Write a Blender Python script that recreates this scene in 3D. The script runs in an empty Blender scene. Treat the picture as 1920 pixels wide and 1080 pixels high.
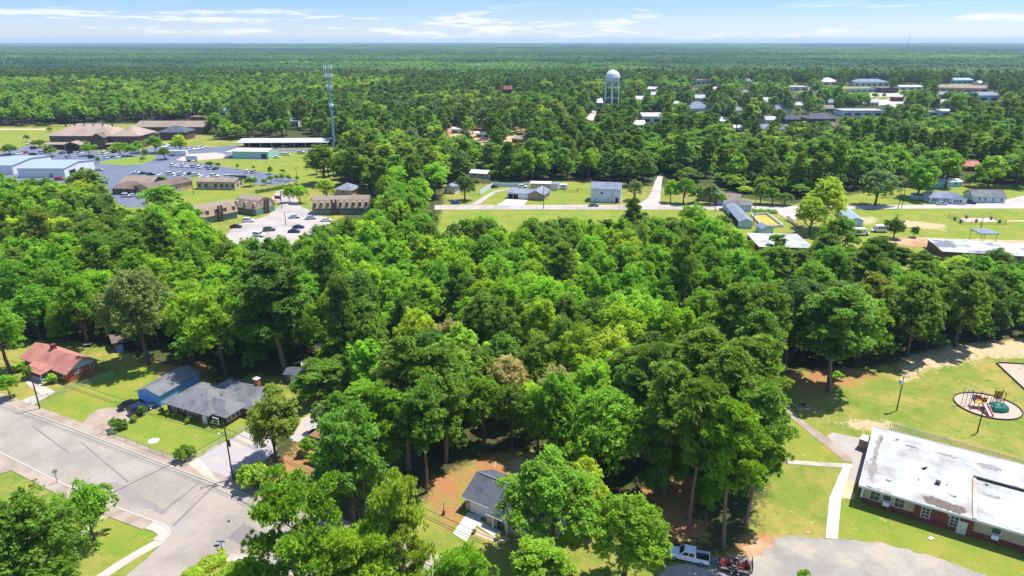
import bpy, math, random
import numpy as np
R = math.radians
SC = bpy.context.scene
COL = SC.collection

# ------------------------------------------------------------------ camera
CAM_H, PITCH, FPX = 70.0, 19.95, 1280.0
cd = bpy.data.cameras.new('camera')
cam = bpy.data.objects.new('camera', cd); COL.objects.link(cam)
cam.location = (0, 0, CAM_H); cam.rotation_euler = (R(90 - PITCH), 0, 0)
cd.sensor_width = 36; cd.lens = 24; cd.clip_start = 0.5; cd.clip_end = 60000
SC.camera = cam

# ------------------------------------------------------------------ sky, sun, exposure
SUN_DIR = np.array((0.88, 0.47, 0.0)); SUN_DIR = SUN_DIR / np.linalg.norm(SUN_DIR)
SUN_EL = R(67)
SUN_AZ = math.atan2(SUN_DIR[0], SUN_DIR[1])           # clockwise from +Y
world = bpy.data.worlds.new('World'); SC.world = world; world.use_nodes = True
nt = world.node_tree; nt.nodes.clear()
def wn(t, **kw):
    n = nt.nodes.new(t)
    for k, v in kw.items(): setattr(n, k, v)
    return n
out = wn('ShaderNodeOutputWorld'); bg = wn('ShaderNodeBackground'); bg.inputs[1].default_value = 0.15
sky = wn('ShaderNodeTexSky', sky_type='NISHITA', sun_disc=False)
sky.sun_elevation = SUN_EL; sky.sun_rotation = SUN_AZ
sky.altitude = 70; sky.air_density = 1.0; sky.dust_density = 0.25; sky.ozone_density = 3.0
tc = wn('ShaderNodeTexCoord'); sep = wn('ShaderNodeSeparateXYZ')
nt.links.new(tc.outputs['Generated'], sep.inputs[0])
def wmath(op, a, b=None, clamp=False):
    n = wn('ShaderNodeMath', operation=op, use_clamp=clamp)
    for i, x in enumerate((a, b)):
        if x is None: continue
        if hasattr(x, 'links'): nt.links.new(x, n.inputs[i])
        else: n.inputs[i].default_value = x
    return n.outputs[0]
def wcloud(sx, sz, off, lo, hi, scale, detail=6, rough=.55):
    cx = wn('ShaderNodeCombineXYZ')
    nt.links.new(wmath('MULTIPLY', sep.outputs[0], sx), cx.inputs[0])
    nt.links.new(wmath('MULTIPLY', sep.outputs[2], sz), cx.inputs[1])
    cx.inputs[2].default_value = off
    nz = wn('ShaderNodeTexNoise'); nz.inputs['Scale'].default_value = scale
    nz.inputs['Detail'].default_value = detail; nz.inputs['Roughness'].default_value = rough
    nt.links.new(cx.outputs[0], nz.inputs['Vector'])
    mr = wn('ShaderNodeMapRange', interpolation_type='SMOOTHSTEP')
    mr.inputs['From Min'].default_value = lo; mr.inputs['From Max'].default_value = hi
    nt.links.new(nz.outputs['Fac'], mr.inputs['Value'])
    return mr.outputs[0]
def wband(a, b, c, d):
    def rng(x0, x1):
        mr = wn('ShaderNodeMapRange', interpolation_type='SMOOTHSTEP')
        mr.inputs['From Min'].default_value = x0; mr.inputs['From Max'].default_value = x1
        nt.links.new(sep.outputs[2], mr.inputs['Value']); return mr.outputs[0]
    return wmath('MULTIPLY', rng(a, b), wmath('SUBTRACT', 1.0, rng(c, d)))
cumulus = wmath('MULTIPLY', wcloud(3.4, 34.0, 4.7, .535, .62, 2.4, 9, .6), wband(-.01, .003, .026, .05))
cirrus = wmath('MULTIPLY', wcloud(2.0, 40.0, 9.1, .45, .80, 1.6, 8), wband(0, .02, .12, .3))
mixc = wn('ShaderNodeMixRGB'); mixc.inputs[2].default_value = (4.3, 4.4, 4.6, 1)
tint = wn('ShaderNodeMixRGB', blend_type='MULTIPLY'); tint.inputs[0].default_value = 1
SKY_TINT = tint
tint.inputs[2].default_value = (0.95, 0.98, 1.06, 1)
nt.links.new(sky.outputs[0], tint.inputs[1])
low = wn('ShaderNodeMapRange', interpolation_type='SMOOTHSTEP'); low.inputs['From Min'].default_value = .0; low.inputs['From Max'].default_value = .35
nt.links.new(sep.outputs[2], low.inputs['Value'])
lowc = wn('ShaderNodeMixRGB'); lowc.inputs[1].default_value = (.29, .42, .74, 1); lowc.inputs[2].default_value = (1, 1, 1, 1); nt.links.new(low.outputs[0], lowc.inputs[0])
hor = wn('ShaderNodeMapRange', interpolation_type='SMOOTHSTEP'); hor.inputs['From Min'].default_value = .0; hor.inputs['From Max'].default_value = .06
nt.links.new(sep.outputs[2], hor.inputs['Value'])
horc = wn('ShaderNodeMixRGB'); horc.inputs[1].default_value = (.54, .59, .76, 1); nt.links.new(hor.outputs[0], horc.inputs[0]); nt.links.new(lowc.outputs[0], horc.inputs[2])
tint2 = wn('ShaderNodeMixRGB', blend_type='MULTIPLY'); tint2.inputs[0].default_value = 1; nt.links.new(tint.outputs[0], tint2.inputs[1]); nt.links.new(horc.outputs[0], tint2.inputs[2])
nt.links.new(tint2.outputs[0], mixc.inputs[1])
nt.links.new(wmath('ADD', wmath('MULTIPLY', cumulus, .9), wmath('MULTIPLY', cirrus, .12), True), mixc.inputs[0])
nt.links.new(mixc.outputs[0], bg.inputs[0]); nt.links.new(bg.outputs[0], out.inputs[0])

sd = bpy.data.lights.new('sun', 'SUN'); sd.energy = 5.0; sd.angle = R(0.5); sd.color = (1.0, .965, .90)
sun = bpy.data.objects.new('sun', sd); COL.objects.link(sun)
from mathutils import Vector
sv = Vector((SUN_DIR[0] * math.cos(SUN_EL), SUN_DIR[1] * math.cos(SUN_EL), math.sin(SUN_EL)))
sun.rotation_euler = sv.to_track_quat('Z', 'Y').to_euler(); sun.location = (0, 0, 200)
SC.view_settings.view_transform = 'Standard'; SC.view_settings.look = 'None'
SC.view_settings.exposure = 0.66; SC.view_settings.gamma = 1
SC.cycles.max_bounces = 8; SC.cycles.diffuse_bounces = 5; SC.cycles.transmission_bounces = 6
SC.cycles.transparent_max_bounces = 12; SC.cycles.volume_bounces = 0
SC.cycles.use_denoising = True

# ------------------------------------------------------------------ helpers
SP, CP = math.sin(R(PITCH)), math.cos(R(PITCH))
def G(u, v, z=0.0):
    """point at height z seen at photo pixel (u, v) of 1920x1080"""
    du, dv = (u - 960) / FPX, (v - 540) / FPX
    d = (CAM_H - z) / (SP + dv * CP)
    return (du * d, d * (CP - dv * SP))
def GP(pts, z=0.0): return [G(u, v, z) for u, v in pts]
def PX(x, y, z):
    """photo pixel of a point (arrays welcome)"""
    dz = z - CAM_H
    dep = y * CP - dz * SP
    return 960 + FPX * x / dep, 540 - FPX * (y * SP + dz * CP) / dep
def lin(c):
    c = c / 255.0
    return c / 12.92 if c <= .04045 else ((c + .055) / 1.055) ** 2.4
def rgb(r, g, b): return (lin(r), lin(g), lin(b), 1)

def tag(o, label=None, cat=None, group=None, kind=None):
    if label: o['label'] = label
    if cat: o['category'] = cat
    if group: o['group'] = group
    if kind: o['kind'] = kind
    return o
def empty(name, loc, rot=0, label=None, cat=None, group=None):
    o = bpy.data.objects.new(name, None); COL.objects.link(o)
    o.location = (loc[0], loc[1], loc[2] if len(loc) > 2 else 0); o.rotation_euler = (0, 0, rot)
    o.empty_display_size = .5
    return tag(o, label, cat, group)
def copy_tree(o, parent=None):
    c = o.copy(); COL.objects.link(c); c.parent = parent
    for ch in list(o.children): copy_tree(ch, c)
    return c

class MB:
    def __init__(s): s.v, s.f, s.m = [], [], []
    def add(s, vs, fs, mi=0):
        o = len(s.v); s.v += [tuple(map(float, p)) for p in vs]
        s.f += [tuple(i + o for i in f) for f in fs]; s.m += [mi] * len(fs); return s
    def box(s, x0, x1, y0, y1, z0, z1, mi=0):
        return s.add([(x0,y0,z0),(x1,y0,z0),(x1,y1,z0),(x0,y1,z0),(x0,y0,z1),(x1,y0,z1),(x1,y1,z1),(x0,y1,z1)],
                     [(0,3,2,1),(4,5,6,7),(0,1,5,4),(1,2,6,5),(2,3,7,6),(3,0,4,7)], mi)
    def obox(s, c, sx, sy, sz, rot=0, mi=0):
        ca, sa = math.cos(rot), math.sin(rot); vs = []
        for z in (0, sz):
            for a, b in ((-1,-1),(1,-1),(1,1),(-1,1)):
                x, y = a * sx / 2, b * sy / 2
                vs.append((c[0] + x*ca - y*sa, c[1] + x*sa + y*ca, c[2] + z))
        return s.add(vs, [(0,3,2,1),(4,5,6,7),(0,1,5,4),(1,2,6,5),(2,3,7,6),(3,0,4,7)], mi)
    def prism(s, poly, z0, z1, mi=0):
        n = len(poly)
        a = sum(poly[i][0]*poly[(i+1)%n][1] - poly[(i+1)%n][0]*poly[i][1] for i in range(n))
        if a < 0: poly = poly[::-1]
        vs = [(p[0], p[1], z0) for p in poly] + [(p[0], p[1], z1) for p in poly]
        return s.add(vs, [tuple(range(n))[::-1], tuple(range(n, 2*n))] + [(i, (i+1)%n, n+(i+1)%n, n+i) for i in range(n)], mi)
    def yprism(s, prof, y0, y1, mi=0):
        """profile of (x, z) extruded along y"""
        n = len(prof)
        a = sum(prof[i][0]*prof[(i+1)%n][1] - prof[(i+1)%n][0]*prof[i][1] for i in range(n))
        if a < 0: prof = prof[::-1]
        vs = [(p[0], y0, p[1]) for p in prof] + [(p[0], y1, p[1]) for p in prof]
        return s.add(vs, [tuple(range(n)), tuple(range(n, 2*n))[::-1]] + [((i+1)%n, i, n+i, n+(i+1)%n) for i in range(n)], mi)
    def tube(s, p0, p1, r0, r1=None, n=8, mi=0):
        r1 = r0 if r1 is None else r1
        p0, p1 = Vector(p0), Vector(p1); d = (p1 - p0).normalized()
        a = d.orthogonal().normalized(); b = d.cross(a); vs = []
        for p, r in ((p0, r0), (p1, r1)):
            for k in range(n):
                t = 2 * math.pi * k / n
                vs.append(p + (a * math.cos(t) + b * math.sin(t)) * r)
        return s.add(vs, [tuple(range(n))[::-1], tuple(range(n, 2*n))] + [(k, (k+1)%n, n+(k+1)%n, n+k) for k in range(n)], mi)
    def path(s, pts, rad, n=6, mi=0):
        for i in range(len(pts) - 1): s.tube(pts[i], pts[i+1], rad[i], rad[i+1], n, mi)
        return s
    def lathe(s, prof, c=(0,0,0), n=16, mi=0, sy=1.0):
        """profile of (r, z), closed at r=0 ends"""
        o = len(s.v); m = len(prof)
        for r, z in prof:
            for k in range(n):
                t = 2 * math.pi * k / n
                s.v.append((c[0] + r*math.cos(t), c[1] + sy*r*math.sin(t), c[2] + z))
        for j in range(m - 1):
            for k in range(n):
                s.f.append((o+j*n+k, o+j*n+(k+1)%n, o+(j+1)*n+(k+1)%n, o+(j+1)*n+k)); s.m.append(mi)
        s.f.append(tuple(o + k for k in range(n))[::-1]); s.m.append(mi)
        s.f.append(tuple(o + (m-1)*n + k for k in range(n))); s.m.append(mi)
        return s
    def shell(s, vs, fs, t, mi=0):
        """a roof: top faces given, thickness t downward"""
        n = len(vs); edges = {}
        for f in fs:
            for i in range(len(f)):
                e = (f[i], f[(i+1) % len(f)]); edges[e] = 1
        side = [e for e in edges if (e[1], e[0]) not in edges]
        allv = list(vs) + [(p[0], p[1], p[2] - t) for p in vs]
        faces = list(fs) + [tuple(i + n for i in f)[::-1] for f in fs] + [(a, a + n, b + n, b) for a, b in side]
        return s.add(allv, faces, mi)
    def mesh(s, name, mats):
        me = bpy.data.meshes.new(name); me.from_pydata(s.v, [], s.f)
        for m in (mats if isinstance(mats, (list, tuple)) else [mats]): me.materials.append(m)
        if any(s.m): me.polygons.foreach_set('material_index', s.m)
        me.update(); return me
    def build(s, name, mats, parent=None, loc=None, rot=0):
        o = bpy.data.objects.new(name, s.mesh(name, mats)); COL.objects.link(o)
        if parent: o.parent = parent
        if loc: o.location = (loc[0], loc[1], loc[2] if len(loc) > 2 else 0)
        o.rotation_euler = (0, 0, rot)
        return o

# ------------------------------------------------------------------ materials
MATS = {}
def mat(name, col, rough=.8, var=.12, scale=.6, col2=None, lo=.42, hi=.62, scale2=None, metal=0, spec=.3, bump=0, bscale=8):
    """plain surface with a fine mottling and, if col2 is given, large patches of a second colour"""
    if name in MATS: return MATS[name]
    m = bpy.data.materials.new(name); m.use_nodes = True; t = m.node_tree; b = t.nodes['Principled BSDF']
    b.inputs['Roughness'].default_value = rough; b.inputs['Metallic'].default_value = metal
    b.inputs['Specular IOR Level'].default_value = spec
    geo = t.nodes.new('ShaderNodeTexCoord')
    def noise(sc, det=5, ro=.6):
        n = t.nodes.new('ShaderNodeTexNoise'); n.inputs['Scale'].default_value = sc
        n.inputs['Detail'].default_value = det; n.inputs['Roughness'].default_value = ro
        t.links.new(geo.outputs['Object'], n.inputs['Vector']); return n.outputs['Fac']
    base = None
    rgbn = t.nodes.new('ShaderNodeRGB'); rgbn.outputs[0].default_value = col; base = rgbn.outputs[0]
    if col2:
        mr = t.nodes.new('ShaderNodeMapRange'); mr.inputs['From Min'].default_value = lo; mr.inputs['From Max'].default_value = hi
        t.links.new(noise(scale2 or scale * .3), mr.inputs['Value'])
        mx = t.nodes.new('ShaderNodeMixRGB'); mx.inputs[2].default_value = col2
        t.links.new(mr.outputs[0], mx.inputs[0]); t.links.new(base, mx.inputs[1]); base = mx.outputs[0]
    if var:
        mr = t.nodes.new('ShaderNodeMapRange')
        mr.inputs['From Min'].default_value = .25; mr.inputs['From Max'].default_value = .75
        mr.inputs['To Min'].default_value = 1 - var; mr.inputs['To Max'].default_value = 1 + var
        t.links.new(noise(scale, 8, .7), mr.inputs['Value'])
        mx = t.nodes.new('ShaderNodeVectorMath'); mx.operation = 'SCALE'
        t.links.new(base, mx.inputs[0]); t.links.new(mr.outputs[0], mx.inputs['Scale']); base = mx.outputs[0]
    t.links.new(base, b.inputs['Base Color'])
    if bump:
        bp = t.nodes.new('ShaderNodeBump'); bp.inputs['Strength'].default_value = bump; bp.inputs['Distance'].default_value = .1
        t.links.new(noise(bscale), bp.inputs['Height']); t.links.new(bp.outputs[0], b.inputs['Normal'])
    MATS[name] = m; return m
def ribbed(name, col, pitch=.6, depth=.12, axis=0, duty=.25, **kw):
    """sheet metal with standing ribs: thin darker lines across one axis"""
    if name in MATS: return MATS[name]
    m = mat(name, col, **kw); t = m.node_tree; b = t.nodes['Principled BSDF']
    src = b.inputs['Base Color'].links[0].from_socket
    tcn = t.nodes.new('ShaderNodeTexCoord'); sp = t.nodes.new('ShaderNodeSeparateXYZ'); t.links.new(tcn.outputs['Object'], sp.inputs[0])
    a = t.nodes.new('ShaderNodeMath'); a.operation = 'DIVIDE'; a.inputs[1].default_value = pitch; t.links.new(sp.outputs[axis], a.inputs[0])
    f = t.nodes.new('ShaderNodeMath'); f.operation = 'FRACT'; t.links.new(a.outputs[0], f.inputs[0])
    g = t.nodes.new('ShaderNodeMath'); g.operation = 'LESS_THAN'; g.inputs[1].default_value = duty; t.links.new(f.outputs[0], g.inputs[0])
    h = t.nodes.new('ShaderNodeMath'); h.operation = 'MULTIPLY_ADD'; h.inputs[1].default_value = -depth; h.inputs[2].default_value = 1; t.links.new(g.outputs[0], h.inputs[0])
    mx = t.nodes.new('ShaderNodeVectorMath'); mx.operation = 'SCALE'
    t.links.new(src, mx.inputs[0]); t.links.new(h.outputs[0], mx.inputs['Scale']); t.links.new(mx.outputs[0], b.inputs['Base Color'])
    return m
M = dict(
    asphalt=mat('aged_asphalt', rgb(152,141,130), .9, .10, 1.2, rgb(138,128,118), .45, .6, .10),
    asphalt_blue=mat('sealed_asphalt', rgb(94,99,114), .75, .08, .5, rgb(106,109,122), .45, .65, .05),
    asphalt_patch=mat('asphalt_patch', rgb(120,112,110), .9, .06, 1.5),
    lot_grey=mat('lot_paving', rgb(164,155,148), .9, .08, .8, rgb(148,139,133), .45, .62, .08),
    far_road=mat('pale_road', rgb(176,166,158), .9, .08, .5, rgb(160,150,142), .45, .62, .07),
    concrete=mat('concrete', rgb(178,167,154), .9, .08, 1.0, rgb(156,144,131), .45, .65, .25),
    walk_old=mat('old_pavement', rgb(158,142,128), .9, .10, 1.2, rgb(140,124,110), .42, .6, .3),
    white_conc=mat('new_concrete', rgb(192,188,182), .85, .04, 1.0),
    kerb=mat('kerb_concrete', rgb(172,163,150), .9, .08, 1.5),
    gravel=mat('gravel', rgb(158,150,150), .95, .16, 2.5, rgb(176,158,136), .5, .62, .25),
    sand=mat('bare_sand', rgb(196,172,140), .95, .10, 1.2, rgb(182,156,122), .45, .6, .2),
    red_clay=mat('bare_clay', rgb(160,118,86), .95, .12, .8, rgb(176,146,114), .45, .6, .15),
    mulch=mat('mulch_pad', rgb(176,152,134), .95, .10, 1.4),
    white=mat('white_paint', rgb(208,208,206), .55, .03, 1.5),
    offwhite=mat('offwhite_paint', rgb(204,200,188), .6, .04, 1.5),
    palewall=mat('pale_block_wall', rgb(196,206,210), .75, .06, .5, rgb(174,184,190), .5, .7, .2),
    paleblue=mat('pale_blue_siding', rgb(184,202,212), .65, .04, 1.0),
    blue_wall=mat('blue_siding', rgb(112,160,205), .6, .05, 1.0),
    teal_wall=mat('teal_siding', rgb(150,190,186), .6, .05, 1.0),
    green_wall=mat('green_metal_wall', rgb(150,188,172), .5, .05, .4),
    dk_green=mat('green_siding', rgb(96,128,112), .6, .06, .6),
    beige=mat('beige_siding', rgb(178,162,138), .7, .05, .8),
    tan=mat('tan_wall', rgb(152,130,108), .75, .06, .8),
    pinkbeige=mat('pink_beige_wall', rgb(186,156,138), .75, .05, .6),
    brick=mat('orange_brick', rgb(172,98,66), .85, .16, 3.0, rgb(150,84,58), .45, .6, .8),
    brick_dk=mat('dark_brick', rgb(118,66,52), .85, .16, 3.0, rgb(98,54,44), .45, .6, .8),
    school_wall=mat('school_wall', rgb(172,160,132), .7, .05, .8),
    brick_sch=mat('school_brick', rgb(122,68,54), .85, .10, 3.0, rgb(106,58,48), .45, .6, .8),
    brown_wall=mat('brown_wall', rgb(96,74,62), .8, .08, .6),
    sh_grey=mat('grey_shingles', rgb(112,112,114), .9, .10, 1.6, rgb(94,94,98), .45, .62, .35),
    sh_dark=mat('dark_shingles', rgb(82,86,96), .9, .14, 2.2, rgb(68,72,82), .45, .62, .5),
    sh_blue=mat('slate_blue_shingles', rgb(122,128,142), .9, .10, 1.2, rgb(106,112,126), .45, .62, .3),
    sh_red=mat('red_shingles', rgb(172,116,104), .9, .10, 1.2, rgb(154,98,88), .42, .62, .3),
    sh_brown=mat('brown_shingles', rgb(150,112,88), .9, .10, 1.2),
    sh_taupe=mat('taupe_shingles', rgb(138,122,109), .9, .08, .8, rgb(126,110,98), .45, .62, .2),
    sh_pink=mat('pinkish_shingles', rgb(156,136,122), .9, .06, .6, rgb(144,124,110), .45, .62, .1),
    sh_brn_dk=mat('dark_brown_shingles', rgb(112,96,86), .9, .08, .8, rgb(96,82,74), .45, .62, .2),
    membrane=ribbed('white_roof_membrane', rgb(166,166,163), 2.6, .16, 1, duty=.07, rough=.7, var=.08, scale=.9, col2=rgb(140,136,130), lo=.48, hi=.66, scale2=.22),
    stain=mat('roof_stain', rgb(132,125,119), .8, .28, 1.6),
    stain_dk=mat('roof_mould', rgb(98,86,77), .8, .32, 1.4),
    tin_blue=ribbed('blue_white_tin', rgb(146,158,172), 1.2, .10, 0, rough=.45, var=.05, scale=.3),
    tin_white=ribbed('white_tin', rgb(184,184,182), 1.2, .08, 0, rough=.5, var=.04, scale=.3),
    tin_grey=ribbed('grey_tin', rgb(166,170,176), 1.0, .10, 0, rough=.5, var=.06, scale=.4),
    awning_dk=mat('dark_band', rgb(72,66,66), .8, .06, .6),
    glass=mat('window_glass', rgb(46,54,62), .12, .05, 1.0, spec=.6),
    glass_car=mat('car_glass', rgb(22,26,32), .08, 0, spec=.6),
    black=mat('black_rubber', rgb(26,26,28), .8, 0),
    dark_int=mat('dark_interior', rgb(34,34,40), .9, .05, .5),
    chrome=mat('bright_metal', rgb(190,192,196), .3, 0, metal=.8),
    steel=mat('galvanised_steel', rgb(150,154,158), .5, .05, 1.0, metal=.4),
    steel_white=mat('white_steel', rgb(214,222,230), .45, .03, .3),
    monopole=mat('blue_grey_steel', rgb(122,152,172), .45, .03, .4),
    wood=mat('weathered_wood', rgb(112,94,80), .9, .12, 2.0),
    wood_dk=mat('creosoted_pole', rgb(82,68,60), .9, .12, 1.5),
    bark=mat('bark', rgb(92,76,66), .95, .18, 2.2),
    bark_pine=mat('pine_bark', rgb(122,98,84), .95, .18, 1.8),
    red_pl=mat('red_plastic', rgb(180,62,72), .4, .03, 1),
    teal_pl=mat('teal_plastic', rgb(24,96,84), .5, .05, 1),
    yellow=mat('yellow_paint', rgb(176,142,56), .6, .08, .6),
    blue_sign=mat('blue_sign', rgb(40,120,180), .5, 0),
    red_sign=mat('red_sign', rgb(190,40,44), .5, 0),
    headlamp=mat('headlamp_lens', rgb(225,228,230), .15, 0, spec=.6),
    taillamp=mat('tail_lamp_lens', rgb(150,20,24), .25, 0),
    gunmetal=mat('charcoal_metal', rgb(56,56,60), .5, .06, 1.0),
    pool_yel=mat('yellow_green_floor', rgb(176,152,58), .8, .16, .5, rgb(128,138,60), .5, .65, .3),
    tarp=mat('blue_tarp', rgb(104,150,200), .6, .1, .8),
)
def paint(name, r, g, b): return mat('car_paint_' + name, rgb(r, g, b), .25, 0, spec=.6)
PAINT = dict(white=paint('white', 228, 228, 228), silver=paint('silver', 168, 172, 178), black=paint('black', 20, 21, 24),
             navy=paint('navy', 28, 40, 78), blue=paint('blue', 40, 84, 160), red=paint('red', 176, 24, 36),
             maroon=paint('maroon', 70, 26, 46), grey=paint('grey', 92, 98, 104), teal=paint('teal', 24, 96, 112))

def leafmat(name, col=None, trans=.35, var=.35, sat=None):
    """leaf: colour from the object's own colour (or col), small tint differences from leaf to leaf and tree to tree"""
    m = bpy.data.materials.new(name); m.use_nodes = True; t = m.node_tree; b = t.nodes['Principled BSDF']
    b.inputs['Roughness'].default_value = .55; b.inputs['Specular IOR Level'].default_value = .25
    oi = t.nodes.new('ShaderNodeObjectInfo')
    if col:
        c = t.nodes.new('ShaderNodeRGB'); c.outputs[0].default_value = col; base = c.outputs[0]
    else: base = oi.outputs['Color']
    at = t.nodes.new('ShaderNodeAttribute'); at.attribute_name = 'tint'
    hsv = t.nodes.new('ShaderNodeHueSaturation')
    mh = t.nodes.new('ShaderNodeMapRange'); mh.inputs['To Min'].default_value = .492; mh.inputs['To Max'].default_value = .508
    mv = t.nodes.new('ShaderNodeMapRange'); mv.inputs['To Min'].default_value = 1 - var; mv.inputs['To Max'].default_value = 1 + var
    t.links.new(at.outputs['Fac'], mv.inputs['Value']); t.links.new(oi.outputs['Random'], mh.inputs['Value'])
    t.links.new(base, hsv.inputs['Color']); t.links.new(mh.outputs[0], hsv.inputs['Hue']); t.links.new(mv.outputs[0], hsv.inputs['Value'])
    t.links.new(hsv.outputs[0], b.inputs['Base Color'])
    tr = t.nodes.new('ShaderNodeBsdfTranslucent'); mx = t.nodes.new('ShaderNodeMixShader'); mx.inputs[0].default_value = trans
    br = t.nodes.new('ShaderNodeMixRGB'); br.blend_type = 'MULTIPLY'; br.inputs[0].default_value = 1; br.inputs[2].default_value = (1.5, 1.35, .6, 1)
    t.links.new(hsv.outputs[0], br.inputs[1]); t.links.new(br.outputs[0], tr.inputs[0])
    t.links.new(b.outputs[0], mx.inputs[1]); t.links.new(tr.outputs[0], mx.inputs[2])
    t.links.new(mx.outputs[0], t.nodes['Material Output'].inputs[0])
    return m
LEAF = leafmat('leaf', trans=.5); NEEDLE = leafmat('needle', trans=.3)
# ------------------------------------------------------------------ ground
def axis(pieces):
    a = []
    for lo, hi, st in pieces: a += list(np.arange(lo, hi, st))
    return np.array(a + [pieces[-1][1]])
gx = axis([(-16000,-4000,3000),(-4000,-1000,500),(-1000,-300,50),(-300,-170,6),(-170,210,1.6),(210,400,6),(400,1000,40),(1000,4000,500),(4000,16000,3000)])
gy = axis([(-60,40,10),(40,64,3),(64,330,1.6),(330,800,6),(800,1600,40),(1600,5000,300),(5000,17000,2000)])
GXX, GYY = np.meshgrid(gx, gy); gpts = np.stack([GXX.ravel(), GYY.ravel()], 1)
def poly_sd(pts, poly):
    """signed distance, inside positive"""
    P = np.array(poly); n = len(P); d2 = np.full(len(pts), 1e18); ins = np.zeros(len(pts), bool)
    for i in range(n):
        a, b = P[i], P[(i + 1) % n]; e = b - a; w = pts - a
        t = np.clip((w @ e) / max(e @ e, 1e-9), 0, 1)
        q = w - t[:, None] * e; d2 = np.minimum(d2, (q * q).sum(1))
        c = (a[1] > pts[:, 1]) != (b[1] > pts[:, 1])
        if abs(e[1]) > 1e-12: ins ^= c & (pts[:, 0] < e[0] * (pts[:, 1] - a[1]) / e[1] + a[0])
    d = np.sqrt(d2); return np.where(ins, d, -d)
def mask(polys, soft):
    m = np.zeros(len(gpts))
    for p in polys:
        sf = soft
        if isinstance(p, tuple): p, sf = p
        m = np.maximum(m, np.clip(poly_sd(gpts, GP(p)) / sf + .5, 0, 1))
    return m
W_CENTRE = [(-80,640),(140,640),(200,650),(330,690),(420,720),(480,700),(560,720),(640,760),(700,800),(700,1010),(900,860),(1090,830),(1180,1060),(1400,1035),
            (1425,950),(1440,850),(1450,700),(1640,690),(1760,655),(1980,630),(1980,520),(1500,500),(1150,470),(640,490),(560,480),(420,490),(300,475),(60,410),(-80,400)]
W_TOWN = [(-200,236),(95,238),(96,233),(250,232),(392,228),(400,262),(447,262),(625,262),(640,290),(640,345),(760,345),(830,352),(830,343),(930,346),(1110,338),(1180,345),(1240,350),(1400,372),(1480,384),(1560,372),(1700,345),(2100,348),(2400,150),(1885,178),(1640,200),(1480,172),(1480,155),(-300,150)]
duff_and_shade = mask([(W_CENTRE, 6), (W_TOWN, 8), ([(640,410),(700,360),(830,352),(832,384),(814,440),(800,470),(600,490),(560,460)], 6), ([(500,840),(560,790),(640,790),(700,1010),(600,960),(530,910)], 5)], 6)
duff_and_shade = np.maximum(duff_and_shade, (GYY.ravel() > 1250) * 1.0)
straw = mask([([(805,895),(822,985),(850,1000),(870,950),(880,895),(960,890),(1010,880),(1010,855),(940,850),(880,870)], 6), ([(1210,900),(1310,900),(1320,1010),(1220,1020)], 8), ([(1380,1005),(1440,1000),(1430,1035),(1370,1040)], 5),
              ([(1460,700),(1560,690),(1660,705),(1600,720),(1500,740)], 6), ([(290,690),(380,680),(390,700),(310,720)], 5),
              ([(500,880),(560,830),(600,850),(560,930)], 5), ([(840,236),(990,240),(990,275),(900,285),(830,270)], 12)], 6)
lush = mask([([(70,775),(190,700),(330,680),(500,700),(510,760),(430,830),(330,860),(210,830),(150,805)], 6),
             ([(1575,940),(1620,945),(1930,1040),(1930,1085),(1850,1070),(1700,1030),(1572,1006)], 5),
             ([(1450,770),(1500,760),(1580,865),(1490,860)], 6), ([(60,985),(210,950),(296,985),(296,1010),(230,1050)], 5),
             ([(820,384),(1340,386),(1340,440),(820,450)], 6), ([(880,380),(935,345),(1110,345),(1110,384)], 4),
             ([(1590,392),(1960,388),(1960,460),(1590,452)], 8), ([(-60,242),(96,242),(60,285),(-60,290)], 10),
             ([(200,352),(620,282),(585,335),(450,352),(460,372),(360,395)], 8), ([(1330,420),(1480,420),(1490,450),(1400,450)], 5),
             ([(1500,300),(1960,300),(1960,384),(1600,384),(1500,360)], 10), ([(580,280),(625,290),(600,340),(550,335),(400,305)], 6)], 6)
sand = mask([([(1700,668),(1790,648),(1960,632),(1960,668),(1840,672),(1760,690),(1690,712)], 5), ([(1585,785),(1680,795),(1660,808),(1600,806)], 4),
             
             ([(1700,445),(1960,452),(1960,462),(1740,462),(1660,452)], 4), ([(1600,408),(1640,408),(1640,420),(1600,418)], 6),
             ([(1690,412),(1770,420),(1770,432),(1690,424)], 6), ([(840,240),(985,244),(985,262),(900,280),(850,262)], 8),
             ([(950,760+105),(1040,850),(1030,880),(960,885)], 5),
             ], 5)
me = bpy.data.meshes.new('ground'); nx, ny = len(gx), len(gy)
vv = np.zeros((nx * ny, 3), np.float32); vv[:, :2] = gpts
ii = np.arange(nx * ny).reshape(ny, nx)
ff = np.stack([ii[:-1, :-1], ii[:-1, 1:], ii[1:, 1:], ii[1:, :-1]], -1).reshape(-1, 4)
me.from_pydata(vv.tolist(), [], ff.tolist())
for nm, d in (('duff_and_shade', duff_and_shade), ('straw', straw), ('lush', lush), ('sand', sand)):
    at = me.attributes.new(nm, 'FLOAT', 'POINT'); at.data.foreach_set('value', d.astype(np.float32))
gm = bpy.data.materials.new('ground_cover'); gm.use_nodes = True; t = gm.node_tree; gb = t.nodes['Principled BSDF']
gb.inputs['Roughness'].default_value = .95; gb.inputs['Specular IOR Level'].default_value = .15
gt = t.nodes.new('ShaderNodeTexCoord')
def gn(scale, det=6, ro=.65):
    n = t.nodes.new('ShaderNodeTexNoise'); n.inputs['Scale'].default_value = scale; n.inputs['Detail'].default_value = det
    n.inputs['Roughness'].default_value = ro; t.links.new(gt.outputs['Object'], n.inputs['Vector']); return n.outputs['Fac']
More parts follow.
